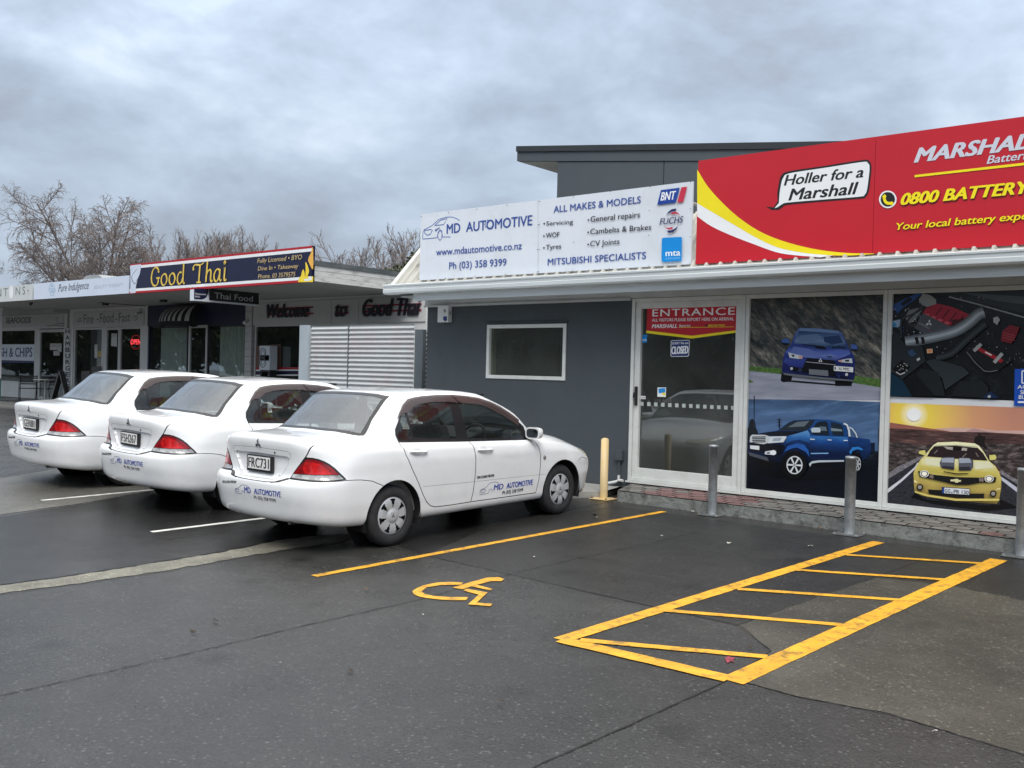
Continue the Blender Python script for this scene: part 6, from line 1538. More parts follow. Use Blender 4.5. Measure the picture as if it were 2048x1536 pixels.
# ---- signs along the canopy edge
pale_blue_w = mat('sign_pale', srgb(206,216,232), .4, var=.03); cream_w = mat('sign_cream', srgb(200,204,204), .45, var=.04, dirt=(.4,.4,.38), dscale=2, damt=.3)
grey_l = mat('sign_grey_letters', srgb(112,118,122), .5, var=.04); navy_d = mat('sign_deep_navy', srgb(20,24,58), .35, var=.06); gold = mat('sign_gold', srgb(228,196,84), .4, var=.22, scale=7); gold2 = mat('sign_pale_gold', srgb(206,182,128), .45, var=.15, scale=8); red_b = mat('sign_border_red', srgb(176,22,36), .4, var=.05)
def slab(name, x0, x1, z0, z1, Y, mt, label, thick=.05):
    t = thing(name, (x0, Y, z0), label, 'sign'); b = MB(); b.box(x0, x1, Y, Y+thick, z0, z1); b.build('panel', [mt], t); return t
F = lambda *p: atY(p, SCY)
t = slab('cream_shop_sign', -40, F(65,580).x, SOF-.01, 4.10, SCY, cream_w, 'cream shop sign with thin grey capitals at the far left of the canopy')
A = Art(SCY-.001); q = Z(0, 330, 4)
A.auto = t
for ch, x0, x1 in (('N',-32,10),('T',28,62),('N',124,160),('S',178,200)): A.text(ch, *q((x0,1052-.09*x0),(x1,1052-.09*x1),(x0,990-.09*x0)), grey_l, 0)
A.auto = None; A.poly(q(*arc(90,1018,16,54,0,350,24)), sign_white); A.build('oval_mark', t); A.poly(q(*arc(224,1005,5,6,0,340,8)), grey_l); A.build('dot', t)
t = slab('beauty_shop_sign', F(67.5,580).x, F(257.5,580).x, SOF-.005, 4.105, SCY+.002, pale_blue_w, 'pale white beauty shop sign with black handwriting on the canopy edge')
A = Art(SCY+.001); A.auto = t; A.text('Pure Indulgence', *q((465,1015),(710,990),(470,955)), near_black, 0, .35); A.text('BEAUTY THERAPY', *q((755,992),(985,968),(757,965)), mat('faint_grey_ink', srgb(176,186,200), .5, var=.02), 0, 0, 1.1)
A.auto = None; fq = mat('faint_blue_ink', srgb(168,192,214), .5, var=.02)
for cx, cy, r in ((415,985,22),(402,1000,14),(428,1000,14),(415,1030,14),(415,960,12)): A.stroke(q(*arc(cx,cy,r,r,0,360,16)), .022, fq)
A.build('emblem', t)
GX0_, GX1_ = F(262,560).x, XC; GZ0, GZ1 = 3.635, 4.375
t = slab('restaurant_fascia_sign', GX0_, GX1_, GZ0, GZ1, SCY-.03, navy_d, 'large navy restaurant sign with gold lettering and red and white borders', .08)
A = Art(SCY-.031); h = GZ1-GZ0; xa = GX0_+.12
A.rect(GX0_, GX1_, GZ1-.065*h, GZ1, red_b); A.rect(GX0_, GX1_, GZ1-.155*h, GZ1-.067*h, sign_white); A.rect(GX0_, GX1_, GZ0+.07*h, GZ0+.155*h, sign_white); A.rect(GX0_, GX1_, GZ0, GZ0+.068*h, red_b); A.build('border', t)
q = Z(250, 480, 5.12)
A.poly(q((55,262),(165,248),(160,300),(150,350),(128,400),(118,450),(112,470),(108,540),(55,546)), pale_blue_w); A.stroke(q(*smooth2([(120,300),(80,350),(72,400),(100,450),(125,400)])), .012, near_black); A.stroke(q(*smooth2([(60,365),(75,420),(100,450)])), .012, near_black); A.build('flower_mark', t)
yf = mat('flame_yellow', srgb(244,214,58), .4, var=.12, scale=8); of = mat('flame_orange', srgb(236,180,80), .4, var=.12, scale=8)
A.poly(q(*smooth2([(1770,432),(1785,385),(1800,370),(1810,330),(1825,300),(1838,330),(1845,380),(1850,300),(1848,225),(1870,260),(1885,320),(1870,370),(1890,390),(1925,370),(1925,430)],3)), yf); A.poly(q(*smooth2([(1915,80),(1925,80),(1928,180),(1925,300),(1900,270),(1888,240),(1875,210),(1885,170),(1905,130)],3)), of); A.poly(q((1830,400),(1880,395),(1915,380),(1915,405),(1880,420),(1840,420)), sign_white); A.build('flower_mark', t)
GL = {'G':(.60,[[(.53,.76),(.45,.95),(.30,1.0),(.13,.85),(.05,.52),(.08,.2),(.21,.02),(.37,.02),(.48,.16),(.50,.40)]],[[(.36,.42),(.60,.42)],[(.47,.80),(.55,.72)]]),
 'o':(.46,[[(.22,.62),(.09,.5),(.04,.28),(.10,.06),(.21,.0),(.34,.1),(.40,.32),(.34,.55),(.22,.62)]],[]),
 'd':(.50,[[(.30,.60),(.18,.62),(.06,.42),(.05,.16),(.15,0),(.27,.06),(.37,.3)]],[[(.36,1.05),(.42,1.05),(.38,.12),(.44,.0),(.50,.06)]]),
 'T':(.62,[[(.02,.66),(.0,.82),(.10,.95),(.24,.93),(.45,.92),(.62,1.02)]],[[(.40,.92),(.33,.0)],[(.20,.01),(.46,.01)]]),
 'h':(.46,[[(.09,.30),(.19,.55),(.30,.62),(.37,.50),(.35,.14),(.40,.0),(.47,.07)]],[[(.10,1.05),(.16,1.05),(.08,.0)]]),
 'a':(.48,[[(.32,.58),(.20,.62),(.07,.44),(.04,.18),(.13,0),(.24,.05),(.34,.3)]],[[(.37,.62),(.34,.12),(.40,.0),(.47,.07)]]),
 'i':(.22,[[(.06,.60),(.11,.62),(.08,.14),(.13,.0),(.20,.07)]],[[(.10,.84),(.07,.92),(.12,1.04),(.15,.92),(.10,.84)]]), ' ':(.40,[],[])}
def goldword(word, x0, x1, bl, br, tl):
    tot = sum(GL[c][0]+.05 for c in word); x = 0
    for c in word:
        w, sm, st = GL[c]
        for P in [smooth2(p, 5) for p in sm]+st: A.stroke([((x+p[0])/tot, p[1]) for p in P], .135, gold, bl, br, tl, (R(20), .42))
        x += w+.05
        if c != ' ': A.build('letter', t)
goldword('Good Thai', 0, 1, *q((262,472),(1050,414),(265,287)))
A.auto = t
for s_, P in (('Fully Licensed • BYO',[(1355,236),(1812,196),(1360,190)]),('Dine In • Takeaway',[(1360,314),(1776,285),(1364,272)]),('Phone. 03 3579575',[(1362,396),(1744,371),(1366,352)])): A.text(s_, *q(*P), gold2, .005, .15)
# hanging sign under the canopy, edge-on to the street
hp = atZ((388,577), 3.62); he = atX((519,590), hp.x); hb = atX((388,601), hp.x)
t = thing('hanging_sign', (hp.x, hp.y, hb.z), 'black and white lightbox sign hanging crosswise under the canopy', 'sign')
b = MB(); b.box(hp.x-.16, hp.x, hp.y, he.y, hb.z, 3.60); b.build('box', [sb_white], t)
class ArtX(Art):
    out = Vector((1, 0, 0))
    def place(s, p): return atX(p, s.Y+s.k*s.step)
    def flat(s, v): return (v.y, v.z)
    def lift(s, p, a): return Vector((a.x, p[0], p[1]))
    def map(s, bl, br, tl):
        s.k += 1; X = s.Y+s.k*s.step; a, b_, c = (atX(p, X) for p in (bl, br, tl)); return a, b_-a, c-a
    def poly(s, pts, m, same=False):
        s.k += 0 if same else 1; v = [atX(p, s.Y+s.k*s.step) for p in pts]; s._face(v, tessellate_polygon([v]), m)
    def _face(s, vs, fs, m):
        s.mb.add(vs, [f if (Vector(vs[f[1]])-Vector(vs[f[0]])).cross(Vector(vs[f[2]])-Vector(vs[f[0]])).x > 0 else tuple(f)[::-1] for f in fs], s.mi(m))
A = ArtX(hp.x+.001); A.poly(q((862,494),(1372,541),(1372,662),(862,617)), near_black); A.poly(q((708,497),(858,494),(855,540),(830,590),(790,610),(708,606)), navy_d)
A.build('panel_face', t); A.auto = t; A.text('Thai Food', *q((915,597),(1308,632),(917,536)), mat('worn_letters', srgb(176,180,182), .5, var=.15, scale=30), .02); A.text('Restaurant', *q((722,557),(830,565),(724,541)), sign_white, .01); A.text('BYO', *q((722,586),(768,590),(724,570)), sign_white, .02)
b = MB()
for y in (hp.y+.3, he.y-.3): b.tube([(hp.x-.08,y,3.60),(hp.x-.08,y,SOF)], .015, 6)
b.build('hanger', [post_m], t)
# ---- signs on the shop walls
def wall_sign(name, x0, x1, y0, y1, mt, label, art, dy=.03):
    a, c = S(x0,(y0+y1)/2), S(x1,(y0+y1)/2); z1, z0 = S((x0+x1)/2,y0).z, S((x0+x1)/2,y1).z
    t = thing(name, (a.x, SWY-dy, z0), label, 'sign'); b = MB(); b.box(a.x, c.x, SWY-dy, SWY-.003, z0, z1); b.build('panel', [mt], t)
    A = Art(SWY-dy-.001); A.auto = t; art(A)
    if A.mb.f: A.build('mark', t)
    return t
q2 = Z(0, 580, 6.827); q1 = Z(0, 330, 4)
def a_sea(A):
    A.text('SEAFOODS', *q1((45,1267),(248,1262),(46,1222)), near_black, .035, .2); 
    for P in ([(378,1290),(420,1282),(470,1286),(510,1292)],[(440,1275),(470,1268),(508,1270)],[(445,1225),(460,1222),(462,1240),(455,1258)]): A.stroke(q1(*smooth2(P)), .03, grey_l)
wall_sign('seafood_sign', -30, 128, 627, 655, shop_cream, 'white panel with black SEAFOODS lettering above the fish shop window', a_sea)
def a_fff(A):
    g = mat('thin_grey_ink', srgb(92,98,102), .5, var=.05)
    A.text('Fine', *q1((668,1270),(748,1266),(670,1195)), g); A.text('Food', *q1((798,1264),(908,1258),(800,1188)), g); A.text('Fast', *q1((950,1256),(1042,1250),(952,1184)), g)
    for x in (780,932): A.poly(q1(*arc(x,1235,7,7,0,340,8)), g); A.build('dot', A.auto)
    A.stroke(q1(*smooth2([(620,1250),(640,1225),(650,1245),(625,1255)])), .03, g); A.build('scroll', A.auto); A.stroke(q1(*smooth2([(1070,1215),(1092,1205),(1098,1225),(1080,1245)])), .03, g); A.build('scroll', A.auto)
    for x in (832,950): A.poly(q1((x,1165),(x+2,1165),(x+2,1295),(x,1295)), grey_l); A.build('seam', A.auto)
wall_sign('fine_food_sign', 148, 289, 622, 653, shop_cream, 'pale panel with thin grey Fine Food Fast lettering over the glass shopfront', a_fff)
def a_ham(A):
    for k, ch in enumerate('HAMBURGERS'): y = 667+12.25*k; A.text(ch, (131,y),(139,y+.3),(131,y-8.6), navy_d, .09)
wall_sign('vertical_hamburger_sign', 128.3, 141, 656.5, 796, shop_white, 'tall narrow white board with vertical navy HAMBURGERS letters between two shopfronts', a_ham)
def a_fish(A):
    A.text('FISH & CHIPS', *q2((-52,912),(438,912),(-50,792)), navy, .03); A.poly(q2((-200,972),(462,972),(462,992),(-200,992)), navy)
a, c = S(-1,705), S(67.5,705); t = thing('fish_and_chips_sign', (a.x, SWY, S(30,721).z), 'white band with navy FISH and CHIPS lettering across the left shop window', 'sign')
b = MB(); b.box(a.x, c.x, SWY+.028, SWY+.033, S(30,721).z, S(30,688.5).z); b.build('panel', [sb_white], t); A = Art(SWY+.0275); A.auto = t; a_fish(A); A.build('stripe', t)
def a_wel(A): 
    for x in (662, 717): A.poly([(x,600),(x+.8,600),(x+.8,648),(x,648)], grey_l); A.build('seam', A.auto)
wall_sign('welcome_panel', 508.5, 852, 599, 646.5, shop_cream, 'long pale wall panel carrying the black cut out welcome words', a_wel)
# cut-out welcome lettering, each word stands proud of the panel on two red rails
lett = mat('cutout_black', (.012,.012,.02), .5, var=.1)
q4 = Z(500, 480, 5.12)
for wd, P, rail in (('Welcome',[(192,800),(618,795),(196,662)],(188,660,707,768)),('to',[(892,786),(1005,784),(900,630)],(885,1022,690,752)),('Good Thai',[(1175,785),(1758,772),(1185,612)],(1164,1768,678,736))):
    bl, br, tl = (S(*p) for p in q4(*P)); t = thing('cutout_word', bl, 'black cut out word %s on two red rails on the shop panel' % wd, 'lettering', None)
    v, f, w = text_geo(wd, 0, .28); b = MB(); hgt = tl.z-bl.z; n = len(v)
    for k, ox in enumerate((-.024,-.008,.008,.024)):
        X = [bl.x+(br.x-bl.x)*(p[0]/w)+ox for p in v]; Zs = [bl.z+hgt*p[1] for p in v]
        for yy in (SWY-.068-.0007*k, SWY-.056-.0007*k): b.add([(X[i],yy,Zs[i]) for i in range(n)], f)
    b.build('letters', [lett], t)
    for ry in rail[2:]:
        a, c = S(500+rail[0]/5.12, 480+ry/5.12), S(500+rail[1]/5.12, 480+ry/5.12); b = MB(); b.box(a.x, c.x, SWY-.052, SWY-.036, a.z-.018, a.z+.018); b.build('rail', [mat('rail_red', (.30,.012,.03), .5, var=.1)], t)
# red, white and blue stripes at the foot of the welcome window; painted brick reflection and papers
A = Art(SWY+.033)
for y0, y1, mm in ((735,739,red_b),(739.3,742,sign_white),(742.3,749,navy_d),(749.3,752,sign_white)): A.poly([(509,y0),(601,y0-.5),(601,y1-.5),(509,y1)], mm)
flat_thing(A, 'striped_window_film', 'red white and navy striped film along the foot of the welcome window', 'window film')
A = Art(SWY+.034); brick = mat('brick_reflection_paint', srgb(112,84,74), .6, var=.35, scale=14); A.poly([(510,692),(532,690),(532,735),(510,736)], brick); A.poly([(534,690),(562,688),(562,734),(534,735)], brick); flat_thing(A, 'brick_reflection', 'brown reflection of brick columns painted in the welcome window', 'painted reflection')  # flat brown panels paint the brick columns mirrored in the glass
paper = mat('paper_white', (.6,.6,.58), .7, var=.05)
def notice(P, lab, mt=paper, dy=.034):
    A = Art(SWY+dy); A.poly(P, mt); y = P[0][1]
    for k in range(3): A.poly([(P[0][0]+1.2,y+2+2*k),(P[1][0]-1.2,y+2+2*k),(P[1][0]-1.2,y+2.6+2*k),(P[0][0]+1.2,y+2.6+2*k)], grey_l)
    flat_thing(A, 'paper_notice', lab, 'notice')
notice([(100,687),(114,687),(114,700),(100,700)], 'white paper notice on the dark fish shop door, left of the pair'); notice([(114.6,687),(123,687),(123,704),(114.6,704)], 'narrow white paper notice on the fish shop door, right of the pair'); notice([(107,702),(119,702),(119,711),(107,711)], 'small white paper notice lowest on the fish shop door')
notice([(223,667),(234,667),(234,693),(222,692)], 'long white paper notice on the fine food shop door'); notice([(189,689),(195,689),(195,716),(189,716)], 'narrow white vertical notice in the fine food shop window'); notice([(195.6,703),(204,703),(203,713),(195.6,713)], 'yellow notice low in the fine food shop window', mat('paper_yellow', (.55,.42,.10), .7, var=.05))
# neon sign
neon = mat('neon_red', (.6,.05,.06), .4, var=0, emit=((1,.06,.08), 2.2))
t = thing('neon_sign', S(263,684), 'red glowing neon OPEN sign inside the dark shop window', 'neon sign')
b = MB(); c = S(263,684)
b.tube([(c.x+.30*math.cos(2*math.pi*k/24), SWY+.14, c.z+.22*math.sin(2*math.pi*k/24)) for k in range(25)], .008, 6, cap=False); b.build('ring', [mat('neon_dim', (.25,.03,.03), .5, var=0, emit=((1,.08,.06), .35))], t)
b = MB(); v, f, w = text_geo('OPEN', 0, .1); b.add([(c.x-.30+.6*p[0]/w, SWY+.135, c.z-.07+.16*p[1]) for p in v], f); b.add([(c.x-.285+.6*p[0]/w, SWY+.134, c.z-.07+.16*p[1]) for p in v], f); b.build('letters', [neon], t)
# striped quarter-round awning over the navy shop door
ax0, ax1 = S(347,640).x, S(414,640).x; az0, az1 = 2.98, SOF-.05; pr = .75
t = thing('striped_awning', ((ax0+ax1)/2, SWY, az0), 'black and white striped dome awning over the navy restaurant door', 'awning')
b = MB(); ns, nr_ = 18, 8; vs = []; cxm = (ax0+ax1)/2; hwid = (ax1-ax0)/2
for j in range(nr_+1):
    e = R(90)*j/nr_
    for i in range(ns+1):
        u = -1+2*i/ns; k = math.sqrt(max(0, 1-u*u)); vs.append((cxm+hwid*u*(1 if j == 0 else math.cos(e*.55)), SWY-.03-pr*math.cos(e)*(.35+.65*k), az0+.12+(az1-az0-.12)*math.sin(e)))
for j in range(nr_):
    for i in range(ns):
        b.add([vs[j*(ns+1)+i],vs[j*(ns+1)+i+1],vs[(j+1)*(ns+1)+i+1],vs[(j+1)*(ns+1)+i]], [(0,1,2,3)], i % 2)
for i in range(ns):
    a, c = Vector(vs[i]), Vector(vs[i+1]); b.add([a,c,c-Vector((0,0,.12)),(a+c)/2-Vector((0,0,.16)),a-Vector((0,0,.12))], [(0,4,3,2,1)], 1)
b.build('canvas', [mat('awning_white', (.45,.45,.44), .8, var=.08), mat('awning_black', (.012,.012,.014), .8, var=.1)], t)
b = MB(); b.tube([vs[i] for i in range(ns+1)], .012, 6); b.build('frame', [black_trim], t)
# small fittings under the canopy
def camera_(p, Y, lab, mt, dirv):
    c = atY(p, Y); t = thing('security_camera', c, lab, 'camera'); d = Vector(dirv).normalized()
    b = MB(); b.tube([c, c+d*.26], .045, 10); b.build('housing', [mt], t); b = MB(); b.tube([c+d*.08, c+d*.08+Vector((0,0,.12))], .02, 6); b.lathe([(.05,.0),(.05,.02),(0,.02)], c+d*.08+Vector((0,0,.12)), 'z', 12); b.build('mount', [mt], t)
camera_((64,605), 13.2, 'black bullet security camera under the canopy by the cream sign', black_trim, (.8,-.5,-.25)); camera_((284,624), 15.2, 'white security camera with black lens beside the navy fascia', white_alu, (.3,-.9,-.3)); camera_((496,641), 15.2, 'white security camera on the tiled pillar', white_alu, (.5,-.8,-.3))
for p, lab in (((211,604), 'black floodlight under the canopy between two cables'), ((327,597), 'small black floodlight under the restaurant sign')):
    c = atY(p, 14.2); t = thing('floodlight', c, lab, 'floodlight'); b = MB(); b.box(c.x-.12,c.x+.12,c.y-.05,c.y+.05,c.z-.10,c.z+.08); b.build('housing', [black_trim], t, bevel=.01); b = MB(); b.box(c.x-.15,c.x-.13,c.y-.02,c.y+.02,c.z-.02,SOF); b.box(c.x+.13,c.x+.15,c.y-.02,c.y+.02,c.z-.02,SOF); b.build('bracket', [black_trim], t)
t = thing('cable', atY((165,601),14.0), 'thin black cables strung below the canopy soffit', 'cable'); 
for P in ([(165,601),(245,596),(312,591)],[(165,601),(210,606),(290,612)]): b = MB(); b.tube([atY(p,14.0) for p in P], .012, 5); b.build('wire', [black_trim], t)
# ---- pavement furniture
blk = mat('black_tube', (.014,.014,.016), .45, var=.1)
def chair(x, y, rz, lab):
    t = thing('cafe_chair', (x, y, FL), lab, 'chair', None, rz)
    for sx in (-1, 1):
        b = MB(); X = .26*sx
        b.tube([(X,-.27,0),(X,-.20,.42),(X,-.24,.62),(X,-.1,.67),(X,.18,.70),(X*.96,.27,.86)], .014, 6); b.tube([(X,.26,0),(X,.20,.42),(X*.97,.28,.88)], .014, 6); b.build('frame', [blk], t, world=False)
    b = MB(); b.box(-.25,.25,-.22,.22,.42,.445); b.build('seat', [blk], t, world=False)
    b = MB()
    for k in range(5): b.box(-.25,.25,.235+.012*k,.25+.012*k,.56+.065*k,.60+.065*k)
    b.build('backrest', [blk], t, world=False); return t
c1 = atY((56,790), 14.6); chair(c1.x, 14.6, R(62), 'black metal cafe chair standing left of the small table outside the fish shop')
c2 = atY((94,790), 15.05); chair(c2.x, 15.05, R(5), 'black metal cafe chair tucked behind the small table')
c = atY((90,790), 14.6); t = thing('cafe_table', (c.x, 14.6, FL), 'small cafe table with a pale top outside the fish shop', 'table')
b = MB(); b.lathe([(0,.74),(.36,.74),(.37,.75),(.36,.765),(0,.765)], (0,0,0), 'z', 28); b.build('tabletop', [mat('table_pale', (.42,.42,.40), .4, var=.1)], t, world=False)
b = MB(); b.tube([(0,0,.03),(0,0,.74)], .035, 10); b.build('leg', [mat('table_leg', (.45,.46,.46), .35, metal=.6)], t, world=False)
b = MB(); b.lathe([(.25,0),(.25,.02),(.04,.05),(0,.05)], (0,0,0), 'z', 20); b.build('base', [blk], t, world=False)
c = atY((122,790), 14.3); t = thing('sandwich_board', (c.x, 14.3, FL), 'grey chalk sandwich board with a white header standing on the shop pavement', 'sign', None, R(-38))
chalk = mat('chalkboard', (.10,.105,.105), .7, var=.2, scale=8); 
for s in (-1, 1):
    b = MB(); M = Matrix.Rotation(R(14)*s, 4, 'X'); b.box(-.32,.32,-.012,.012,-1.08,0,0,Matrix.Translation((0,0,1.06)) @ M); b.build('board', [chalk], t, world=False)
b = MB(); b.box(-.30,.30,-.016,-.0125,-.20,-.02,0,Matrix.Translation((0,0,1.06)) @ Matrix.Rotation(R(-14),4,'X')); b.build('header', [sign_white], t, world=False)
for k in range(5):
    b = MB(); b.box(-.2+.05*(k % 2),.18-.04*(k % 3),-.0155,-.0125,-.34-.14*k,-.31-.14*k,0,Matrix.Translation((0,0,1.06)) @ Matrix.Rotation(R(-14),4,'X')); b.build('chalk_line', [mat('chalk', (.42,.42,.40), .8, var=.2, scale=30)], t, world=False)
for P, lab in (([(163,742),(181,741),(180,760),(162,761)], 'small dark menu blackboard leaning in the fine food window'), ([(183,733),(203,732),(201,760),(182,760)], 'larger dark menu blackboard leaning in the fine food window')):
    A = Art(SWY-.02); A.poly(P, mat('wood_edge', (.10,.06,.04), .6, var=.2)); A.poly([(P[0][0]+1.5,P[0][1]+1.5),(P[1][0]-1.5,P[1][1]+1.5),(P[2][0]-1.5,P[2][1]-1),(P[3][0]+1.5,P[3][1]-1)], chalk); flat_thing(A, 'menu_blackboard', lab, 'blackboard')
c = atY((-3,700), 13.6); t = thing('pylon_post', (c.x, 13.6, FL), 'white post with a green foot at the left edge of the picture', 'post')
ce = atY((4.2,700), 13.9); zt_ = atY((2,612), 13.6).z
b = MB(); b.box(ce.x-.45, ce.x, 13.5, 13.9, 1.25, zt_); b.build('upper_panel', [sign_white], t, bevel=.02); b = MB(); b.box(ce.x-.44, ce.x-.005, 13.51, 13.89, FL, 1.25); b.build('foot', [mat('teal_green', (.05,.16,.13), .5, var=.1)], t)

# two condensers behind the dark glass
for k, (p, lab) in enumerate((((535,707), 'upper white condenser unit seen in the welcome window'), ((535,725), 'lower white condenser unit seen in the welcome window'))):
    c = atY(p, SWY-.2); t = thing('condenser_unit', (c.x, SWY-.2, c.z), lab, 'condenser unit', 'condenser units'); b = MB(); b.box(c.x-.30, c.x+.30, SWY-.3, SWY-.08, c.z-.33, c.z+.33) if False else b.box(c.x-.22, c.x+.22, SWY-.3, SWY-.05, c.z-.20, c.z+.20); b.build('case', [sb_white], t, bevel=.01)
    b = MB(); b.tube([(c.x-.06+.13*math.cos(2*math.pi*j/20), SWY-.303, c.z+.13*math.sin(2*math.pi*j/20)) for j in range(21)], .012, 6, cap=False); b.tube([(c.x-.06+.07*math.cos(2*math.pi*j/20), SWY-.303, c.z+.07*math.sin(2*math.pi*j/20)) for j in range(21)], .008, 6, cap=False); b.build('fan_guard', [grey_l], t)
c = atY((535,745), SWY-.2); t = thing('condenser_stand', (c.x, SWY-.2, FL), 'dark stand carrying the two white condenser units', 'stand'); b = MB(); cz = atY((535,725), SWY-.2).z-.20
for x in (-.18,.18): b.box(c.x+x-.03, c.x+x+.03, SWY-.28, SWY-.07, FL, cz)
b.box(c.x-.149,c.x+.149,SWY-.28,SWY-.07,cz-.05,cz-.005); b.build('frame', [blk], t)

# ================================================================ trees
bark = mat('winter_bark', (.14,.125,.118), .9, var=.35, scale=3); twig_m = mat('winter_twigs', (.19,.16,.148), .9, var=.3, scale=2); birch_bark = mat('birch_bark', (.20,.19,.18), .8, var=.4, scale=4, stretch=(1,1,3))
def tube3(vs, fs, path, r0, r1, n=3):
    base = len(vs); up = None; L = len(path)
    for i, p in enumerate(path):
        t = (path[min(i+1, L-1)]-path[max(i-1, 0)]); t = t/max(np.linalg.norm(t), 1e-9)
        if up is None or abs(up@t) > .95: up = np.cross(t, (0,0,1.0) if abs(t[2]) < .9 else (1.0,0,0))
        up = up-t*(up@t); up = up/max(np.linalg.norm(up), 1e-9); w = np.cross(t, up); r = r0+(r1-r0)*i/max(L-1, 1)
        for k in range(n): a = 2*math.pi*k/n; vs.append(p+(up*math.cos(a)+w*math.sin(a))*r)
    for i in range(L-1):
        for k in range(n): fs.append((base+i*n+k, base+i*n+(k+1) % n, base+(i+1)*n+(k+1) % n, base+(i+1)*n+k))
KIND = {   # stem share of height, children per level, child length share, branching angle, tip pull, wander
 'birch':   dict(stem=.30, nb=(11,14,12,7), ln=(.62,.44,.44,.62), ang=(.15,1.05,.5,1.0), pull=(.06,.04,-.30,-.8), wob=(.05,.09,.13,.16)),
 'upright': dict(stem=.22, nb=(12,16,9,4), ln=(.74,.36,.42,.55), ang=(.10,.50,.35,.75), pull=(.10,.30,.28,.20), wob=(.05,.07,.10,.12)),
 'spread':  dict(stem=.22, nb=(10,12,9,5), ln=(.78,.46,.42,.5), ang=(.35,1.1,.3,.7), pull=(.02,.06,.05,.0), wob=(.06,.10,.14,.16))}
def bare_tree(name, px, dist, topy, label, kind, group, seed, lean=(0,0), wide=1.0, src=None, rz=0.0):
    g = np.random.default_rng(seed); d = ray(px); k = dist/math.hypot(d.x, d.y); base = np.array((d.x*k, d.y*k, gz(Y1)-.1))
    dt = ray((px[0], topy)); H = CAM_H+dt.z*dist/math.hypot(dt.x, dt.y)-base[2]
    if src is not None:                                   # another of the same growth, turned and resized
        t = copy_tree(src); t.location = base; t.rotation_euler = (0,0,rz); s = H/src['height']; t.scale = (s*wide, s*wide, s); tag(t, label); t['group'] = group; return t
    t = thing(name, base, label, 'tree', group); t['height'] = H; tv, tf, cv, cf = [], [], [], []; K = KIND[kind]
    def grow(p, dr, L, r, lev):
        n = (5,7,5,4,4)[lev]; path = [p.copy()]; q = p.copy(); dd = dr.copy()
        for i in range(n):
            if lev > 0:
                dd = dd+g.normal(0, K['wob'][lev-1], 3); dd[2] += K['pull'][lev-1]*(i/n if kind == 'birch' else .5)
                if kind == 'birch' and lev == 1 and i > 4: dd[2] -= .16
            dd /= np.linalg.norm(dd); q = q+dd*L/n; path.append(q.copy())
        tube3(tv if lev == 0 else cv, tf if lev == 0 else cf, path, r, r*(.8 if lev == 0 else .5), (7,4,3,3,3)[lev])
        if lev == 4: return
        nb = K['nb'][lev]
        for j in range(nb):
            f = (.55+.45*(j+.5)/nb) if lev == 0 else (.10+.90*(j+g.uniform(.1,.9))/nb); i = min(int(f*n), n-1); pp = path[i]+(path[i+1]-path[i])*(f*n-i); ax = path[i+1]-path[i]; ax /= np.linalg.norm(ax)
            if lev == 0: a = 2*math.pi*(j*.381+g.uniform(-.06,.06)); sd = np.array((math.cos(a), math.sin(a), 0.0)); ang = K['ang'][0]+(K['ang'][1]-K['ang'][0])*((j*.618+.2) % 1)
            else: sd = g.normal(0, 1, 3); sd -= ax*(sd@ax); sd /= np.linalg.norm(sd); ang = g.uniform(K['ang'][2], K['ang'][3])
            nd = ax*math.cos(ang)+sd*math.sin(ang)
            ll = H*K['ln'][0] if lev == 0 else L*K['ln'][lev]*(1.15-.55*f)
            grow(pp, nd, ll*g.uniform(.8,1.15), (H*.0085, .020, .010, .0065)[lev] if lev < 1 else max((0,.026,.015,.0105)[lev], r*.36 if lev < 2 else 0), lev+1)
    grow(base.copy(), np.array((lean[0],lean[1],1.0))/math.sqrt(1+lean[0]**2+lean[1]**2), H*K['stem'], H*.016, 0)
    zs = sorted(v[2] for v in cv); s = H/(zs[-1]-base[2])
    for nm, vs, fs, mm in (('trunk', tv, tf, birch_bark if kind == 'birch' else bark), ('crown', cv, cf, twig_m)):
        me = bpy.data.meshes.new(nm); me.from_pydata([tuple((v-base)*(wide*s,wide*s,s)) for v in vs], [], fs); me.materials.append(mm); me.update(); link(nm, me, t)
    return t
bt = 'bare winter trees behind the shop row'
b1 = bare_tree('birch_tree', (200,690), 52, 372, 'big weeping bare birch rising behind the beauty shop sign', 'birch', None, 15, (-.03,0), .95)
bare_tree('birch_tree', (-150,690), 50, 440, 'bare weeping tree cut off by the left edge of the picture', 'birch', 'weeping birches', 5, src=b1, rz=2.0); b1['group'] = 'weeping birches'
u1 = None
for i, (x, ty, lab) in enumerate(((356,462,'bare upright tree just right of the big birch'),(394,455,'bare upright tree behind the gold word on the navy sign'),(432,440,'tallest of the bare upright trees behind the navy sign'),(470,448,'bare upright tree behind the middle of the navy sign'),(508,472,'bare upright tree at the right end of the row behind the navy sign'))):
    o = bare_tree('bare_tree', (x,690), 58+3*(i % 2), ty, lab, 'upright', bt, 20, src=u1, rz=1.3*i, wide=1.0)
    if u1 is None: u1 = o
u1 = None
for i, (x, ty, lab) in enumerate(((686,470,'bare spreading tree behind the white end boards of the canopy'),(752,446,'bare spreading tree left of the white garage sign'),(832,440,'bare spreading tree half hidden by the white garage sign'))):
    o = bare_tree('bare_tree', (x,690), 40+4*i, ty, lab, 'spread', bt, 43, (-.15,0), 1.0, src=u1, rz=1.9*i)
    if u1 is None: u1 = o
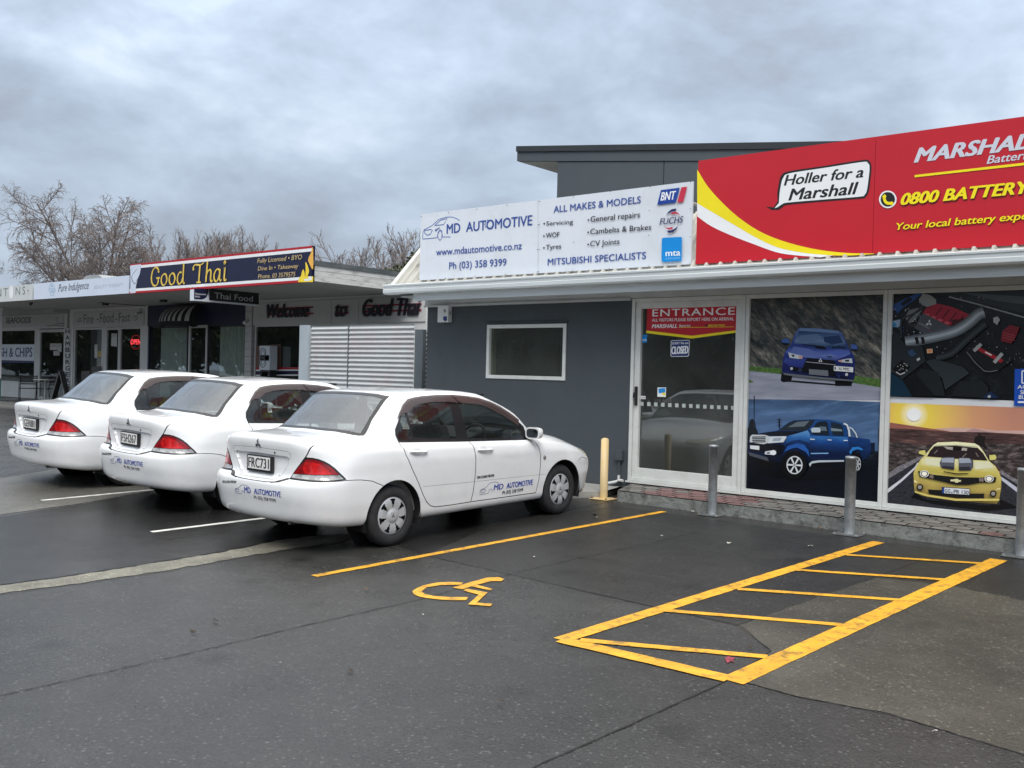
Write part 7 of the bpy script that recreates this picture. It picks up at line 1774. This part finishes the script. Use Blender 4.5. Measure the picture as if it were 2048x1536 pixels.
# evergreen bush
def bush(px, dist, topy, wid, label, seed):
    g = np.random.default_rng(seed); d = ray(px); k = dist/math.hypot(d.x, d.y); base = Vector((d.x*k, d.y*k, gz(Y1))); dt = ray((px[0], topy)); H = CAM_H+dt.z*dist/math.hypot(dt.x, dt.y)-base.z
    t = thing('evergreen_shrub', base, label, 'shrub'); b = MB(); b.tube([base, base+Vector((0,0,H*.6))], [.10,.04], 7); b.build('trunk', [bark], t)
    b = MB()
    for i in range(5200):
        u = g.normal(0, 1, 3); u /= np.linalg.norm(u); r = g.uniform(.55,1)**.5*(1+.18*math.sin(5*u[0]+3*u[2]+seed)); c = base+Vector((u[0]*wid*r, u[1]*wid*r, H*.58+u[2]*H*.42*r)); s = g.uniform(.05,.12)
        a = Vector(g.normal(0,1,3)).normalized(); e = a.orthogonal().normalized(); b.add([c+a*s, c+e*s*.5, c-a*s, c-e*s*.5], [(0,1,2,3)], int(g.uniform(0,2.99)))
    b.build('foliage', [mat('leaf_dark', (.020,.032,.014), .7, var=.3), mat('leaf_mid', (.045,.060,.022), .7, var=.3), mat('leaf_olive', (.07,.075,.030), .7, var=.3)], t)
bush((822,690), 34, 512, 1.3, 'dark evergreen shrub showing between canopy and garage roof', 3); bush((775,690), 36, 540, .8, 'small olive shrub top behind the canopy end boards', 8)

# ================================================================ unseen far side of the street, added to darken the reflections in the glass
for i, (x, y, w, h, c) in enumerate(((-62,-34,22,4.2,(.22,.20,.17)),(-30,-38,18,5.0,(.16,.15,.15)),(-4,-40,20,4.4,(.26,.25,.23)),(24,-38,18,5.2,(.18,.13,.11)))):
    t = thing('unseen_house', (x, y, gz(Y0)), ('unseen low tan house added across the street, farthest left','unseen dark grey house added across the street','unseen pale house added across the street','unseen brick house added across the street, farthest right')[i], 'house'); b = MB(); b.box(x-w/2,x+w/2,y-8,y,gz(Y0),gz(Y0)+h*.62); b.build('wall', [mat('house_wall_%d' % i, c, .8)], t)
    z = gz(Y0)+h*.62; b = MB(); b.prism([(x-w/2-.5,y+.6,z),(x-w/2-.5,y-4,z+h*.38),(x-w/2-.5,y-8.6,z)], (w+1,0,0)); b.build('roof', [mat('house_roof', (.05,.05,.055), .7)], t)
    b = MB(); b.box(x-2,x+1,y+.005,y+.03,gz(Y0)+1,gz(Y0)+2.2); b.build('window', [near_black], t)
def big_tree(x, y, h, w, lab, seed):
    g = np.random.default_rng(seed); base = Vector((x, y, gz(Y0))); t = thing('unseen_tree', base, lab, 'tree', 'unseen evergreen trees added across the street'); b = MB(); b.tube([base, base+Vector((0,0,h*.5))], [.28,.12], 7); b.build('trunk', [bark], t); b = MB()
    for i in range(2200):
        u = g.normal(0,1,3); u /= np.linalg.norm(u); r = g.uniform(.25,1)**.5*(1+.2*math.sin(4*u[0]+3*u[2]+seed)); c = base+Vector((u[0]*w*r, u[1]*w*r, h*.55+u[2]*h*.45*r)); s = g.uniform(.4,.8); a = Vector(g.normal(0,1,3)).normalized(); e = a.orthogonal().normalized(); b.add([c+a*s, c+e*s*.6, c-a*s, c-e*s*.6], [(0,1,2,3)], int(g.uniform(0,2.99)))
    b.build('foliage', [MATS['leaf_dark'], MATS['leaf_mid'], MATS['leaf_olive']], t)
for i in range(23): big_tree(-205+11.8*i+random.uniform(-3,3), -29-random.uniform(0,3), random.uniform(7,11.5), random.uniform(4.5,6.5), 'unseen broad evergreen tree added across the street to darken reflections', 60+i)

add_cars()
